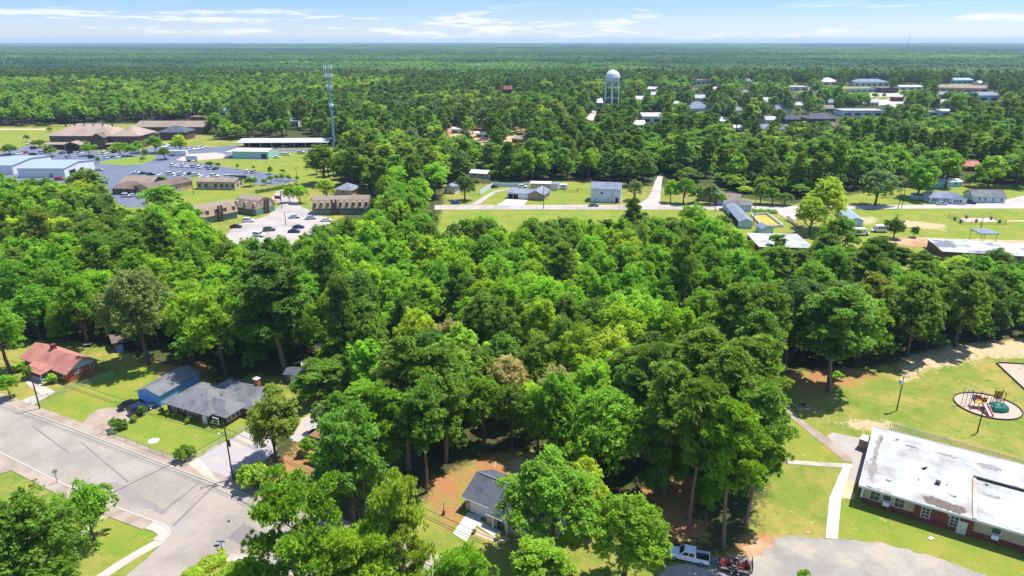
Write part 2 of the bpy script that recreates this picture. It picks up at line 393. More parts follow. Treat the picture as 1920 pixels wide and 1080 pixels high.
def gr(v, a, b, c=0, d=1):
    n = t.nodes.new('ShaderNodeMapRange'); n.inputs['From Min'].default_value = a; n.inputs['From Max'].default_value = b
    n.inputs['To Min'].default_value = c; n.inputs['To Max'].default_value = d; t.links.new(v, n.inputs['Value']); return n.outputs[0]
def gmix(f, a, b):
    n = t.nodes.new('ShaderNodeMixRGB')
    for i, x in ((0, f), (1, a), (2, b)):
        if hasattr(x, 'links'): t.links.new(x, n.inputs[i])
        else: n.inputs[i].default_value = x
    return n.outputs[0]
def gadd(a, b, op='ADD'):
    n = t.nodes.new('ShaderNodeMath'); n.operation = op; t.links.new(a, n.inputs[0])
    if hasattr(b, 'links'): t.links.new(b, n.inputs[1])
    else: n.inputs[1].default_value = b
    return n.outputs[0]
def gattr(nm, w=.55):
    """mask whose border is broken up by noise"""
    n = t.nodes.new('ShaderNodeAttribute'); n.attribute_name = nm
    return gr(gadd(n.outputs['Fac'], gr(gadd(gn(.22), gn(1.1), 'ADD'), .6, 1.4, -w, w)), .35, .65)
grass = gmix(gr(gn(.09), .42, .60), rgb(112,124,48), rgb(146,134,68))
grass = gmix(gr(gn(.35), .50, .68), grass, rgb(92,116,38))
lushc = gmix(gr(gn(.12), .42, .62), rgb(106,128,40), rgb(132,134,52))
lushc = gmix(gr(gn(.42), .50, .68), lushc, rgb(134,124,58))
c = gmix(gattr('lush'), grass, lushc)
c = gmix(gattr('duff_and_shade'), c, gmix(gr(gn(.5), .4, .62), rgb(66,62,38), rgb(70,84,38)))  # brown woodland litter, plus grass darkened to stand for shade under trees
strawc = gmix(gr(gn(.3), .42, .62), rgb(156,106,72), rgb(138,120,66))
c = gmix(gattr('straw', .7), c, strawc)
c = gmix(gattr('sand', .8), c, gmix(gr(gn(.6), .4, .6), rgb(186,162,130), rgb(164,146,104)))
sc = t.nodes.new('ShaderNodeVectorMath'); sc.operation = 'SCALE'; t.links.new(c, sc.inputs[0])
t.links.new(gr(gn(2.2, 8, .75), .25, .75, .80, 1.16), sc.inputs['Scale']); t.links.new(sc.outputs[0], gb.inputs['Base Color'])
me.materials.append(gm)
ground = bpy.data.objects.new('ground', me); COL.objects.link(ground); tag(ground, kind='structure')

def sheet(name, pts, z, m, world=False, thick=0):
    p = pts if world else GP(pts)
    mb = MB().prism(p, z - max(thick, .003), z)
    o = mb.build(name, m); tag(o, kind='structure'); return o
def jag(pts, n=6, amp=.5, seed=1):
    """subdivide a world polygon and push its border about, for worn edges"""
    r = random.Random(seed); o = []
    for i in range(len(pts)):
        a, b = pts[i], pts[(i + 1) % len(pts)]
        for k in range(n):
            s = k / n; o.append((a[0] + (b[0]-a[0])*s + r.uniform(-amp, amp), a[1] + (b[1]-a[1])*s + r.uniform(-amp, amp)))
    return o
def offset(pts, d):
    o = []
    for i, p in enumerate(pts):
        a = pts[max(i - 1, 0)]; b = pts[min(i + 1, len(pts) - 1)]
        dx, dy = b[0] - a[0], b[1] - a[1]; l = math.hypot(dx, dy)
        o.append((p[0] - dy / l * d, p[1] + dx / l * d))
    return o
def strip(name, pts, d0, d1, z, m, thick):
    a, b = offset(pts, d0), offset(pts, d1); mb = MB()
    for i in range(len(pts) - 1): mb.prism([a[i], a[i+1], b[i+1], b[i]], z - thick, z)
    o = mb.build(name, m); tag(o, kind='structure'); return o
# the street at the lower left and its corner
up = GP([(-60,731),(30,765),(140,806),(330,880),(540,958),(700,1019),(860,1082),(1010,1142)])
lo_ = GP([(-60,823),(0,847),(115,905),(230,955),(290,977)])
cor = GP([(290,977),(306,982),(318,990),(322,998),(317,1007),(306,1017)])
side_l = GP([(306,1017),(270,1052),(225,1088),(150,1150)])
side_r = GP([(290,1125),(333,1082),(378,1050),(408,1039),(432,1040)])
lo2 = GP([(432,1040),(482,1046),(560,1084),(640,1120),(760,1175)])
sheet('street', up + lo2[::-1] + side_r[::-1] + [side_l[3], side_l[2]] + side_l[1::-1] + cor[::-1] + lo_[::-1], .012, M['asphalt'], world=True)
sheet('street_patch', jag(GP([(424,1008),(456,982),(470,988),(505,1004),(530,1022),(482,1034),(455,1024)]), 4, .12), .018, M['asphalt_patch'], world=True)
sheet('street_patch', GP([(318,990),(352,976),(354,990),(325,998)]), .017, mat('asphalt_patch_pale', rgb(146,140,136), .9, .06, 1.5), world=True)
for i, pts in enumerate(([(300,962),(372,905),(374,906),(304,964)],[(322,986),(404,906),(407,907),(325,989)],[(60,800),(130,852),(132,850),(62,798)],[(150,830),(240,905),(242,903),(152,828)],[(430,930),(520,975),(521,973),(431,928)])):
    sheet('seam_and_wire_shadow', jag(GP(pts), 6, .05, 20 + i), .0165 + i * .0003, M['asphalt_patch'], world=True)  # dark strips paint in the overhead wires' shadows along with sealed cracks
sheet('road_stain', jag(GP([(190,905),(225,905),(290,945),(316,962),(300,966),(262,946),(215,922)]), 6, .35, 30), .0152, mat('road_stain', rgb(132,124,118), .9, .12, 1.5), world=True)
sheet('utility_cover', [(425,977),(431,975),(433,978),(427,980)], .02, M['gunmetal'])
strip('kerb', up, 0, .22, .13, M['kerb'], .14); strip('pavement', up, .25, 2.2, .11, M['walk_old'], .12)
strip('kerb', lo_, 0, -.25, .13, M['kerb'], .14); strip('pavement', lo_, -.28, -2.2, .11, M['walk_old'], .12)
strip('kerb', cor, 0, -.3, .13, M['kerb'], .14); strip('pavement', cor, -.33, -1.9, .11, M['concrete'], .12)
strip('kerb', lo2, 0, -.22, .13, M['kerb'], .14); strip('pavement', lo2, -.25, -1.5, .11, M['concrete'], .12)
strip('footpath', GP([(302,1008),(262,1030),(215,1058),(150,1102)]), -.1, 1.5, .06, M['concrete'], .07)
strip('footpath', GP([(220,955),(180,980),(150,1002)]), -.45, .45, .05, M['concrete'], .06)
sheet('driveway', [(-50,905),(15,885),(22,880),(8,868),(-50,872)], .118, M['walk_old'])
# drives and gravel
sheet('driveway', [(168,777),(187,767),(226,764),(258,755),(303,761),(290,768),(252,781),(240,791),(196,815),(180,822),(144,809)], .05, M['walk_old'])
sheet('driveway', [(20,762),(52,746),(75,738),(56,726),(46,716),(60,714),(80,722),(104,735),(62,760),(38,770)], .05, M['concrete'])
sheet('gravel_yard', jag(GP([(366,872),(385,845),(430,824),(470,803),(495,800),(518,842),(480,882),(440,896),(410,908)]), 6, .35, 3), .025, M['gravel'], world=True)
sheet('driveway', [(350,868),(372,858),(412,905),(384,896)], .115, M['concrete'])
sheet('gravel_yard', jag(GP([(566,785),(592,774),(640,764),(648,772),(605,800),(585,806),(560,830),(545,822)]), 5, .3, 4), .025, M['gravel'], world=True)
# drive and walk of the house in front, school paths
sheet('driveway', [(877,961),(904,968),(874,1016),(849,1000)], .05, M['white_conc'], thick=.06)
sheet('footpath', [(891,983),(900,976),(942,999),(930,1010)], .06, M['white_conc'], thick=.07)
sheet('flower_bed', jag(GP([(887,988),(930,1010),(948,1003),(958,1012),(935,1020),(890,1002)]), 4, .12, 9), .022, M['mulch'], world=True)
sheet('footpath', [(1548,1009),(1555,935),(1571,897),(1583,870),(1597,872),(1589,895),(1577,937),(1570,1011)], .06, M['white_conc'], thick=.07)
sheet('footpath', [(1470,862),(1560,868),(1600,870),(1600,878),(1560,876),(1470,869)], .05, M['concrete'], thick=.06)
sheet('footpath', [(1455,748),(1466,748),(1500,785),(1550,820),(1600,864),(1585,866),(1540,830),(1485,785)], .045, M['walk_old'], thick=.06)
sheet('asphalt_pad', [(1550,818),(1562,811),(1612,822),(1648,830),(1612,905),(1590,900),(1598,868)], .04, M['lot_grey'], thick=.05)
sheet('bare_strip', jag(GP([(1594,884),(1612,880),(1600,935),(1578,934)]), 5, .2, 5), .02, M['sand'], world=True)
sheet('gravel_road', jag(GP([(1225,1100),(1250,1062),(1330,1050),(1400,1040),(1422,1010),(1480,1005),(1560,1010),(1640,1016),(1740,1040),(1880,1092),(1700,1130),(1400,1120)]), 8, .3, 6), .02,
      mat('gravel_road_surface', rgb(134,128,122), .95, .12, .7, rgb(158,147,133), .46, .6, .12), world=True)
sheet('bare_patch', jag(GP([(1395,1030),(1420,1008),(1462,1006),(1440,1030),(1410,1050)]), 6, .4, 8), .028, M['red_clay'], world=True)
# far roads and lots
sheet('far_street', [(815,384.5),(1340,384.5),(1480,386),(1600,385),(1740,384),(1960,379.5),(1960,391),(1740,391),(1590,392),(1480,392),(1340,393),(815,393)], .03, M['far_road'])
sheet('far_street', [(1193,386),(1238,386),(1238,374),(1239,360),(1241,340),(1246,318),(1240,318),(1228,340),(1221,360),(1214,372)], .045, M['far_road'])
sheet('far_street', [(1400,391),(1480,391),(1500,397),(1492,412),(1476,410),(1455,398)], .045, M['far_road'])
sheet('far_street', [(1860,384),(1930,384),(1990,360),(1960,360),(1895,372)], .045, M['far_road'])
sheet('driveway', [(932,384.6),(982,384.6),(990,375),(950,374)], .05, M['white_conc'])
sheet('driveway', jag(GP([(868,384),(885,382),(905,370),(925,358),(955,353),(955,356),(932,360),(915,371),(898,384)]), 1, 0), .05, M['lot_grey'], world=True)
sheet('parking_lot', [(425,440),(445,421),(500,405),(515,394),(528,383),(508,372),(520,358),(548,355),(556,372),(562,386),(600,403),(620,415),(600,480),(420,480)], .03, M['lot_grey'])
sheet('parking_lot', [(-80,300),(0,287),(60,271),(95,283),(250,283),(290,275),(320,272),(400,276),(447,272),(445,279),(618,279),(618,284),(525,284),(500,300),(420,297),(350,303),
      (382,307),(440,316),(505,325),(560,338),(520,347),(480,346),(455,334),(365,331),(310,345),(270,372),(280,388),(225,390),(200,350),(100,350),(-80,345)], .03, M['asphalt_blue'])
sheet('concrete_apron', [(330,300),(352,289),(405,286),(425,290),(418,297),(352,303)], .045, mat('warm_concrete', rgb(172,156,142), .9, .05, .2))
sheet('grass_island', [(188,303),(225,298),(285,290),(296,293),(284,302),(262,309),(230,310),(188,308)], .05, mat('island_grass', rgb(112,130,38), .95, .1, .3))
for k in range(14):
    u = 262 + k * 15.5
    sheet('parking_line', [(u,327.5+k*.55),(u+2,327.6+k*.55),(u+12,323.6+k*.55),(u+10,323.5+k*.55)], .04, M['white'])
sheet('court', [(1800,409),(1857,409),(1873,416),(1812,416)], .04, mat('court_surface', rgb(214,160,146), .9, .05, .4, rgb(222,196,180), .5, .6, .15))
sheet('footpath', [(1887,413.5),(1960,412.5),(1960,415.5),(1887,415.5)], .03, M['sand'])
sheet('dirt_track', jag(GP([(1640,446),(1700,446),(1800,453),(1960,455),(1960,461),(1790,462),(1700,462),(1660,455)]), 6, .7, 11), .03, M['red_clay'], world=True)
sheet('far_lot', [(1485,161),(1560,163),(1572,170),(1490,170)], .06, mat('far_lot_paving', rgb(168,160,152), .9, .08, .04))
sheet('far_lot', [(1600,176),(1690,174),(1700,181),(1610,182)], .06, MATS['far_lot_paving'])
sheet('far_lot', [(1640,188),(1702,184),(1704,193),(1645,198)], .06, MATS['far_lot_paving'])
sheet('far_lot', [(1740,164),(1880,172),(1880,175),(1740,174)], .06, MATS['far_lot_paving'])
sheet('far_street', [(1095,226),(1112,226),(1122,205),(1114,205)], .06, M['far_road'])
sheet('far_street', [(-60,241.5),(90,241.5),(90,243.5),(-60,243.5)], .05, M['sand'])
# ------------------------------------------------------------------ buildings
def fbox(mb, f, W, D, s0, s1, z0, z1, o0, o1, mi=0):
    if f == 'f': mb.box(s0, s1, -o1, -o0, z0, z1, mi)
    elif f == 'b': mb.box(s0, s1, D + o0, D + o1, z0, z1, mi)
    elif f == 'r': mb.box(W + o0, W + o1, s0, s1, z0, z1, mi)
    else: mb.box(-o1, -o0, s0, s1, z0, z1, mi)
def window(t, f, W, D, s, z, w, h, frame=None, rails=1, mull=0, label=None, fw=.09):
    m = MB(); a, b = s - w / 2, s + w / 2
    fbox(m, f, W, D, a - fw, a, z - fw, z + h + fw, -.02, .08); fbox(m, f, W, D, b, b + fw, z - fw, z + h + fw, -.02, .08)
    fbox(m, f, W, D, a, b, z - fw, z, -.02, .08); fbox(m, f, W, D, a, b, z + h, z + h + fw, -.02, .08)
    for k in range(rails): zz = z + h * (k + 1) / (rails + 1); fbox(m, f, W, D, a, b, zz - .025, zz + .025, -.02, .06)
    for k in range(mull): ss = a + w * (k + 1) / (mull + 1); fbox(m, f, W, D, ss - .025, ss + .025, z, z + h, -.02, .055)
    o = m.build('window', frame or M['white'], t)
    p = MB(); fbox(p, f, W, D, a, b, z, z + h, -.015, .03); p.build('pane', M['glass'], o)
    if label: o['label'] = label
    return o
def door(t, f, W, D, s, w=1.0, h=2.1, m_=None, z=0.02, label=None):
    m = MB(); a, b = s - w / 2, s + w / 2
    fbox(m, f, W, D, a, b, z, z + h, -.02, .05); fbox(m, f, W, D, a - .1, a, z, z + h + .1, -.02, .08); fbox(m, f, W, D, b, b + .1, z, z + h + .1, -.02, .08)
    fbox(m, f, W, D, a, b, z + h, z + h + .1, -.02, .08); fbox(m, f, W, D, a + .15, b - .15, z + h * .55, z + h * .9, .05, .07)
    o = m.build('door', m_ or M['white'], t)
    k = MB(); fbox(k, f, W, D, b - .14, b - .06, z + 1.0, z + 1.08, .05, .11); k.build('handle', M['chrome'], o)
    if label: o['label'] = label
    return o
def garage_door(t, f, W, D, s, w=2.6, h=2.2, m_=None):
    m = MB(); a, b = s - w / 2, s + w / 2
    for k in range(4): fbox(m, f, W, D, a, b, .02 + h * k / 4, h * (k + 1) / 4 - .02, -.02, .04)
    fbox(m, f, W, D, a, b, .02, h, -.02, .015)
    fbox(m, f, W, D, a - .12, a, .02, h + .12, -.02, .07); fbox(m, f, W, D, b, b + .12, .02, h + .12, -.02, .07); fbox(m, f, W, D, a, b, h, h + .12, -.02, .07)
    return m.build('garage_door', m_ or M['white'], t)
def opening(t, f, W, D, s, w, h, z=.02):
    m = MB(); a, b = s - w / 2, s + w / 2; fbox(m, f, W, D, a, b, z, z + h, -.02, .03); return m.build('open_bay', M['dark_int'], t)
def roofgeo(kind, x0, x1, y0, y1, H, rise, oh):
    W, D = x1 - x0, y1 - y0; xm, ym = (x0 + x1) / 2, (y0 + y1) / 2
    if kind == 'gx':
        ze = H - oh * rise / (D / 2); a = [(x0-oh,y0-oh,ze),(x1+oh,y0-oh,ze),(x1+oh,ym,H+rise),(x0-oh,ym,H+rise),(x1+oh,y1+oh,ze),(x0-oh,y1+oh,ze)]
        return a, [(0,1,2,3),(3,2,4,5)]
    if kind == 'gy':
        ze = H - oh * rise / (W / 2); a = [(x0-oh,y0-oh,ze),(xm,y0-oh,H+rise),(xm,y1+oh,H+rise),(x0-oh,y1+oh,ze),(x1+oh,y0-oh,ze),(x1+oh,y1+oh,ze)]
        return a, [(0,1,2,3),(1,4,5,2)]
    if kind == 'hip':
        ins = min(W, D) / 2; sl = rise / ins; ze = H - oh * sl
        c = [(x0-oh,y0-oh,ze),(x1+oh,y0-oh,ze),(x1+oh,y1+oh,ze),(x0-oh,y1+oh,ze)]
        if W > D + .5: return c + [(x0+ins,ym,H+rise),(x1-ins,ym,H+rise)], [(0,1,5,4),(1,2,5),(2,3,4,5),(3,0,4)]
        if D > W + .5: return c + [(xm,y0+ins,H+rise),(xm,y1-ins,H+rise)], [(0,1,4),(1,2,5,4),(2,3,5),(3,0,4,5)]
        return c + [(xm,ym,H+rise)], [(0,1,4),(1,2,4),(2,3,4),(3,0,4)]
    if kind == 'flat':
        return [(x0-oh,y0-oh,H+rise),(x1+oh,y0-oh,H+rise),(x1+oh,y1+oh,H+rise),(x0-oh,y1+oh,H+rise)], [(0,1,2,3)]
    if kind == 'shed':     # falls toward the front
        sl = rise / D; return [(x0-oh,y0-oh,H-oh*sl),(x1+oh,y0-oh,H-oh*sl),(x1+oh,y1+oh,H+rise+oh*sl),(x0-oh,y1+oh,H+rise+oh*sl)], [(0,1,2,3)]
    if kind == 'gamb':     # gambrel, ridge along x
        q = D * .17; a = []
        for x in (x0 - oh, x1 + oh):
            a += [(x,y0-oh*.6,H-.3),(x,y0+q,H+rise*.68),(x,ym,H+rise),(x,y1-q,H+rise*.68),(x,y1+oh*.6,H-.3)]
        return a, [(i, i+5, i+6, i+1) for i in range(4)]
def ends(mb, kind, x0, x1, y0, y1, H, rise, mi=0, only=None):
    xm, ym = (x0 + x1) / 2, (y0 + y1) / 2; e = .04
    if kind == 'gx':
        for x, s in ((x0, 1), (x1, -1))[only or 0:(only if only is not None else 1) + 1]:
            p = [(x,y0,H),(x,y1,H),(x,ym,H+rise-e)]; q = [(x+s*.2,a[1],a[2]) for a in p]; mb.add(p + q, [(0,1,2),(3,5,4),(0,2,5,3),(1,4,5,2)], mi)
    if kind == 'gy':
        for y, s in ((y0, 1), (y1, -1))[only or 0:(only if only is not None else 1) + 1]:
            p = [(x0,y,H),(x1,y,H),(xm,y,H+rise-e)]; q = [(a[0],y+s*.2,a[2]) for a in p]; mb.add(p + q, [(0,1,2),(3,5,4),(0,2,5,3),(1,4,5,2)], mi)
    if kind == 'gamb':
        q_ = (y1 - y0) * .17
        for x, s in ((x0, 1), (x1, -1))[only or 0:(only if only is not None else 1) + 1]:
            p = [(x,y0,H-.25),(x,y0+q_,H+rise*.68-.06),(x,ym,H+rise-.06),(x,y1-q_,H+rise*.68-.06),(x,y1,H-.25)]; q = [(x+s*.25,a[1],a[2]) for a in p]
            mb.add(p + q, [(0,1,2,3,4),(9,8,7,6,5)] + [(i,i+5,(i+1)%5+5,(i+1)%5) for i in range(5)], mi)
    if kind == 'shed':
        for x, s in ((x0, 1), (x1, -1)):
            p = [(x,y0,H-.02),(x,y1,H-.02),(x,y1,H+rise-e)]; q = [(x+s*.2,a[1],a[2]) for a in p]; mb.add(p + q, [(0,1,2),(3,5,4),(0,2,5,3),(1,4,5,2)], mi)
        mb.box(x0, x1, y1 - .2, y1, H - .02, H + rise - e, mi)
def wing(t, x0, x1, y0, y1, H, kind, rise, oh, wm, rm, gm=None, th=.16, fascia=True, z0=-.1, rname='roof'):
    m = MB().box(x0, x1, y0, y1, z0, H)
    if kind in ('gx', 'gy', 'gamb', 'shed') and gm is None: ends(m, kind, x0, x1, y0, y1, H, rise)
    w = m.build('wall', wm, t)
    if gm is not None:
        for e_ in (0, 1): g = MB(); ends(g, kind, x0, x1, y0, y1, H + .003, rise, 0, e_); g.build('gable', gm, t)
    vs, fs = roofgeo(kind, x0, x1, y0, y1, H + .03 + (th if kind == 'flat' else .06), rise, oh)
    r = MB().shell(vs, fs, th).build(rname, rm, t)
    return r
def site(name, A, B, label, cat, group=None):
    """thing at the front left foot A, its x axis running to the front right foot B (photo pixels); returns it and its width"""
    a, b = G(*A), G(*B); rot = math.atan2(b[1] - a[1], b[0] - a[0])
    return empty(name, a, rot, label, cat, group), math.hypot(b[0] - a[0], b[1] - a[1])
def dist(A, B): a, b = G(*A), G(*B); return math.hypot(a[0] - b[0], a[1] - b[1])
def vents(t, roof, spots, m_=None, r=.12, h=.5):
    for x, y, z in spots: MB().tube((x,y,z-.2),(x,y,z+h),r,r,8).build('vent_pipe', m_ or M['steel'], roof)

# --- house with the garage, in front
t, W = site('house', (867,961), (985,1012), 'pale house with dark grey gable roof, white garage door and new white drive', 'house')
W = 15.5; D = 8.6; wm, rm = M['beige'], M['sh_dark']
m = MB().box(0, 4.6, .9, D, -.1, 2.7).box(4.6, W, 0, .9, -.1, 2.12).box(4.605, W, .9, D, -.1, 2.66); ends(m, 'gx', 0, W, .9, D, 2.66, 1.75); w = m.build('wall', wm, t)
ym = (.9 + D) / 2; ze = 2.55; zr = 4.7
r = MB().shell([(-.45,.4,ze),(4.8,.4,ze),(4.8,ym,zr),(-.45,ym,zr),(-.45,D+.5,ze),(W+.45,D+.5,ze),(W+.45,ym,zr),(4.8,-.5,ze-.45),(W+.45,-.5,ze-.45)],
               [(0,1,2,3),(7,8,6,2),(3,2,6,5,4),(1,7,2)], .16).build('roof', rm, t)
MB().box(.2, W-.2, ym-.16, ym+.16, zr-.02, zr+.07).build('ridge_vent', M['sh_grey'], r)
m = MB().box(-.47, 4.78, .36, .40, ze-.17, ze+.02).box(4.8, W+.47, -.545, -.505, ze-.62, ze-.43); m.build('gutter', M['white'], t)
g = MB(); 
for k in range(4): g.box(1.2, 4.3, .86, .92, .04 + .56*k, .04 + .56*k + .53)
g.box(1.0, 1.2, .82, .92, .02, 2.4).box(4.3, 4.45, .82, .92, .02, 2.4).box(1.2, 4.3, .82, .92, 2.28, 2.4); g.build('garage_door', M['white'], t)
door(t, 'f', W, D, 7.2, 1.0, 2.05, M['gunmetal']); window(t, 'f', W, D, 10.2, .9, 1.6, 1.2, None, 1, 1); window(t, 'f', W, D, 13.4, .9, 1.2, 1.2, None, 1, 0)
window(t, 'l', W, D, 5, 1.0, .9, 1.1); window(t, 'r', W, D, 3, 1.0, 1.2, 1.1)
for x in (6.0, 8.5): MB().box(x, x+.18, -.45, -.27, 0, 2.1).build('porch_post', M['white'], t)
MB().lathe([(.1,1.75),(.12,1.8),(.1,2.05),(.05,2.1)], (.7,.8,0), 8).build('wall_lamp', M['gunmetal'], t)

# --- red roofed brick house
t, W = site('house', (49,688), (130,718), 'orange brick house with a faded red gable roof, teal gable and red porch roof', 'house')
D = dist((130,718), (187,695)); H = 2.6
r = wing(t, 0, W, 0, D, H, 'gx', 2.0, .6, M['brick'], M['sh_red'], M['teal_wall'])
pr = MB().shell([(W*.30,-3.0,2.15),(W*.72,-3.0,2.15),(W*.72,1.5,3.0),(W*.30,1.5,3.0)], [(0,1,2,3)], .14).build('porch_roof', M['sh_red'], t)
for x in (W*.33, W*.69): MB().box(x-.1, x+.1, -2.85, -2.65, 0, 2.05).build('porch_post', M['white'], t)
MB().box(W*.30, W*.72, -3.0, 0, 0, .18).build('porch_floor', M['concrete'], t)
m = MB(); 
for k in range(12): m.box(W*.33+k*W*.03, W*.33+k*W*.03+.05, -2.8, -2.75, .2, .95)
m.box(W*.33, W*.69, -2.82, -2.72, .93, 1.0); m.build('porch_rail', M['white'], t)
MB().box(W*.36, W*.36+.9, D*.45, D*.45+.9, 3.8, 5.5).box(W*.36-.06, W*.36+.96, D*.45-.06, D*.45+.96, 5.5, 5.62).build('chimney', M['brick_dk'], r)
window(t, 'f', W, D, W*.1, .9, 1.0, 1.3); window(t, 'f', W, D, W*.22, .9, 1.0, 1.3); window(t, 'f', W, D, W*.86, .8, 1.3, 1.4, None, 1, 1); door(t, 'f', W, D, W*.5, .95, 2.0)
window(t, 'r', W, D, D*.33, 1.5, 1.4, .5); window(t, 'r', W, D, D*.8, 1.4, .7, .9, M['white'])
# --- grey hip roofed brick house
t, W = site('house', (316,773), (394,797), 'dark brick house with a grey many sided hip roof and a brick chimney', 'house')
D = 8.6; H = 2.6; bm, rm = M['brick_dk'], M['sh_grey']
r = wing(t, 0, W, 0, D, H, 'hip', 1.9, .65, bm, rm)
wing(t, W*.55, W+3.2, 1.2, 6.0, H-.15, 'hip', 1.35, .6, bm, rm); wing(t, W*.35, W+5.2, 7.4, 12.6, H-.1, 'hip', 1.5, .6, bm, rm)
wing(t, W+.6, W+5.6, 5.6, 8.6, H-.4, 'hip', .9, .5, bm, rm)
c_ = MB().box(W+1.4, W+2.4, 10.6, 11.5, 3.0, 5.2).build('chimney', M['brick'], r); MB().box(W+1.3, W+2.5, 10.5, 11.6, 5.2, 5.34).build('chimney_cap', M['white'], c_)
window(t, 'f', W, D, 1.9, .9, 1.1, 1.3, None, 1, 1); window(t, 'f', W, D, 4.2, 1.4, .7, .8); window(t, 'f', W, D, 6.9, .7, 2.3, 1.4, None, 0, 2); door(t, 'f', W, D, W-1.2, .95, 2.05)
for s in (1.9, 2.95, 4.0, 4.95): window(t, 'r', W+3.2, D, s, .8, .75, 1.3)
window(t, 'f', W, D-1.2+1.2, W+1.8, .8, 1.3, 1.2)
for s in (6.3, 7.6): window(t, 'r', W+5.6, D, s, .8, .9, 1.2)
vents(t, r, [(W*.6, D*.35, 3.9), (W*.85, D*.6, 3.6)])
# --- blue garage
t, W = site('garage', (262,754), (303,763), 'bright blue garage with two doors and a long grey roof', 'garage')
D = dist((262,754), (340,712)); wing(t, 0, W, 0, D, 2.7, 'gy', 1.0, .35, M['blue_wall'], M['sh_grey'])
garage_door(t, 'f', W, D, W*.27, W*.38, 2.15, M['blue_wall']); garage_door(t, 'f', W, D, W*.73, W*.38, 2.15, M['blue_wall'])
# --- back yard sheds and cottage
t, W = site('shed', (217,660), (262,650), 'weathered open shed with a blue tarpaulin under the trees', 'shed'); D = 6
wing(t, 0, W, 0, D, 2.5, 'gx', .7, .5, M['wood'], M['sh_brn_dk']); opening(t, 'f', W, D, W*.62, W*.5, 2.0); MB().box(.3, W*.32, -.5, -.06, 0, 1.6).build('tarpaulin', M['tarp'], t)
t, W = site('shed', (268,655), (289,649), 'small lean to shed right of the open shed', 'shed'); wing(t, 0, W, 0, 3.4, 2.1, 'shed', .5, .35, M['brown_wall'], M['sh_brown']); opening(t, 'f', W, 3.4, W*.5, 1.6, 1.8)
t, W = site('shed', (535,718), (566,722), 'small grey shed in the shade under the tall lone pine', 'shed'); wing(t, 0, W, 0, 3.4, 2.2, 'gx', .7, .3, M['wood'], M['sh_dark']); door(t, 'f', W, 3.4, W*.5)
t, W = site('shed', (568,700), (584,698), 'little pale blue shed beside the dark shade', 'shed'); wing(t, 0, W, 0, 2.4, 2.0, 'gx', .5, .2, M['paleblue'], M['tin_grey']); door(t, 'f', W, 2.4, W*.5, .8, 1.8)
t, W = site('house', (588,836), (640,852), 'small cottage with a brown roof, half hidden by the tall magnolia', 'house'); D = 7.0
wing(t, 0, W, 0, D, 2.6, 'hip', 2.0, .5, M['beige'], M['sh_brown']); window(t, 'f', W, D, 1.2, .9, 1.1, 1.3); window(t, 'f', W, D, W*.6, .9, 1.1, 1.3); door(t, 'l', W, D, 3)

# --- school building with the white roof
A = G(1610.5, 909.5, 3.55); B = G(1930, 1004.5, 3.55); C = G(1647, 801.5, 3.55)
rot = math.atan2(B[1]-A[1], B[0]-A[0]); t = empty('school_building', (A[0], A[1], 0), rot, 'long brick school building with a flat stained white roof', 'school')
W = math.hypot(B[0]-A[0], B[1]-A[1]) + 16; D = math.hypot(C[0]-A[0], C[1]-A[1]); oh = .9
m = MB().box(oh, W-oh, oh, D-oh, -.1, 1.0); m.build('brick_base', M['brick_sch'], t)
m = MB().box(oh+.02, W-oh-.02, oh+.02, D-oh-.02, .98, 3.25); m.build('wall', M['school_wall'], t)
Lf = lambda p, q, z=3.55: ((p[0]-A[0])*math.cos(rot)+(p[1]-A[1])*math.sin(rot), -(p[0]-A[0])*math.sin(rot)+(p[1]-A[1])*math.cos(rot))
sx = lambda u, v, z=0: Lf(G(u, v, z), None)
xb0, xb1 = sx(1711, 968, 0)[0], sx(1820, 1000, 0)[0]
m = MB().box(xb0, xb1, oh-.25, oh+1, -.1, 3.2); m.build('brick_wall', M['brick_sch'], t)
r = MB().box(0, W, 0, D, 3.28, 3.52).build('roof', M['membrane'], t)
m = MB().box(-.05, W, -.05, 0, 3.22, 3.6).box(-.05, 0, 0, D, 3.22, 3.6).box(-.05, W, D, D+.05, 3.22, 3.6); m.build('roof_edge', M['white'], t)
xs, ys = sx(1827, 897, 3.55)
m = MB().box(xs-.25, xs+.25, 0.02, ys, 3.5, 3.75).build('roof_kerb', M['concrete'], r)
MB().box(xs-.2, W-.05, ys, ys+.22, 3.5, 3.95).build('roof_kerb', M['gunmetal'], r)
bx, by = sx(1758, 907, 3.55); m = MB().box(bx-.3, bx+.3, by-.3, by+.3, 3.5, 3.95).box(bx-.36, bx+.36, by-.36, by+.36, 3.95, 4.05); m.build('roof_vent', M['gunmetal'], r)
for u, v in ((1775,910),(1722,900),(1640,858)):
    bx, by = sx(u, v, 3.55); MB().tube((bx,by,3.5),(bx,by,3.85),.08,.08,8).build('vent_pipe', M['steel'], r)
def blot(pts, mm, seed, z, nm='stain'):
    P = [sx(u, v, 3.55) for u, v in pts]; MB().prism(jag(P, 7, .28, seed), 3.5, z).build(nm, mm, r)
blot([(1728,929),(1745,930),(1775,940),(1805,950),(1814,962),(1800,963),(1770,955),(1738,943)], M['stain_dk'], 1, 3.526)
blot([(1632,865),(1640,838),(1650,815),(1655,818),(1645,850),(1642,885),(1634,905),(1630,890)], M['stain'], 2, 3.527)
blot([(1624,911),(1640,914),(1672,922),(1670,926),(1640,918)], M['stain'], 3, 3.528)
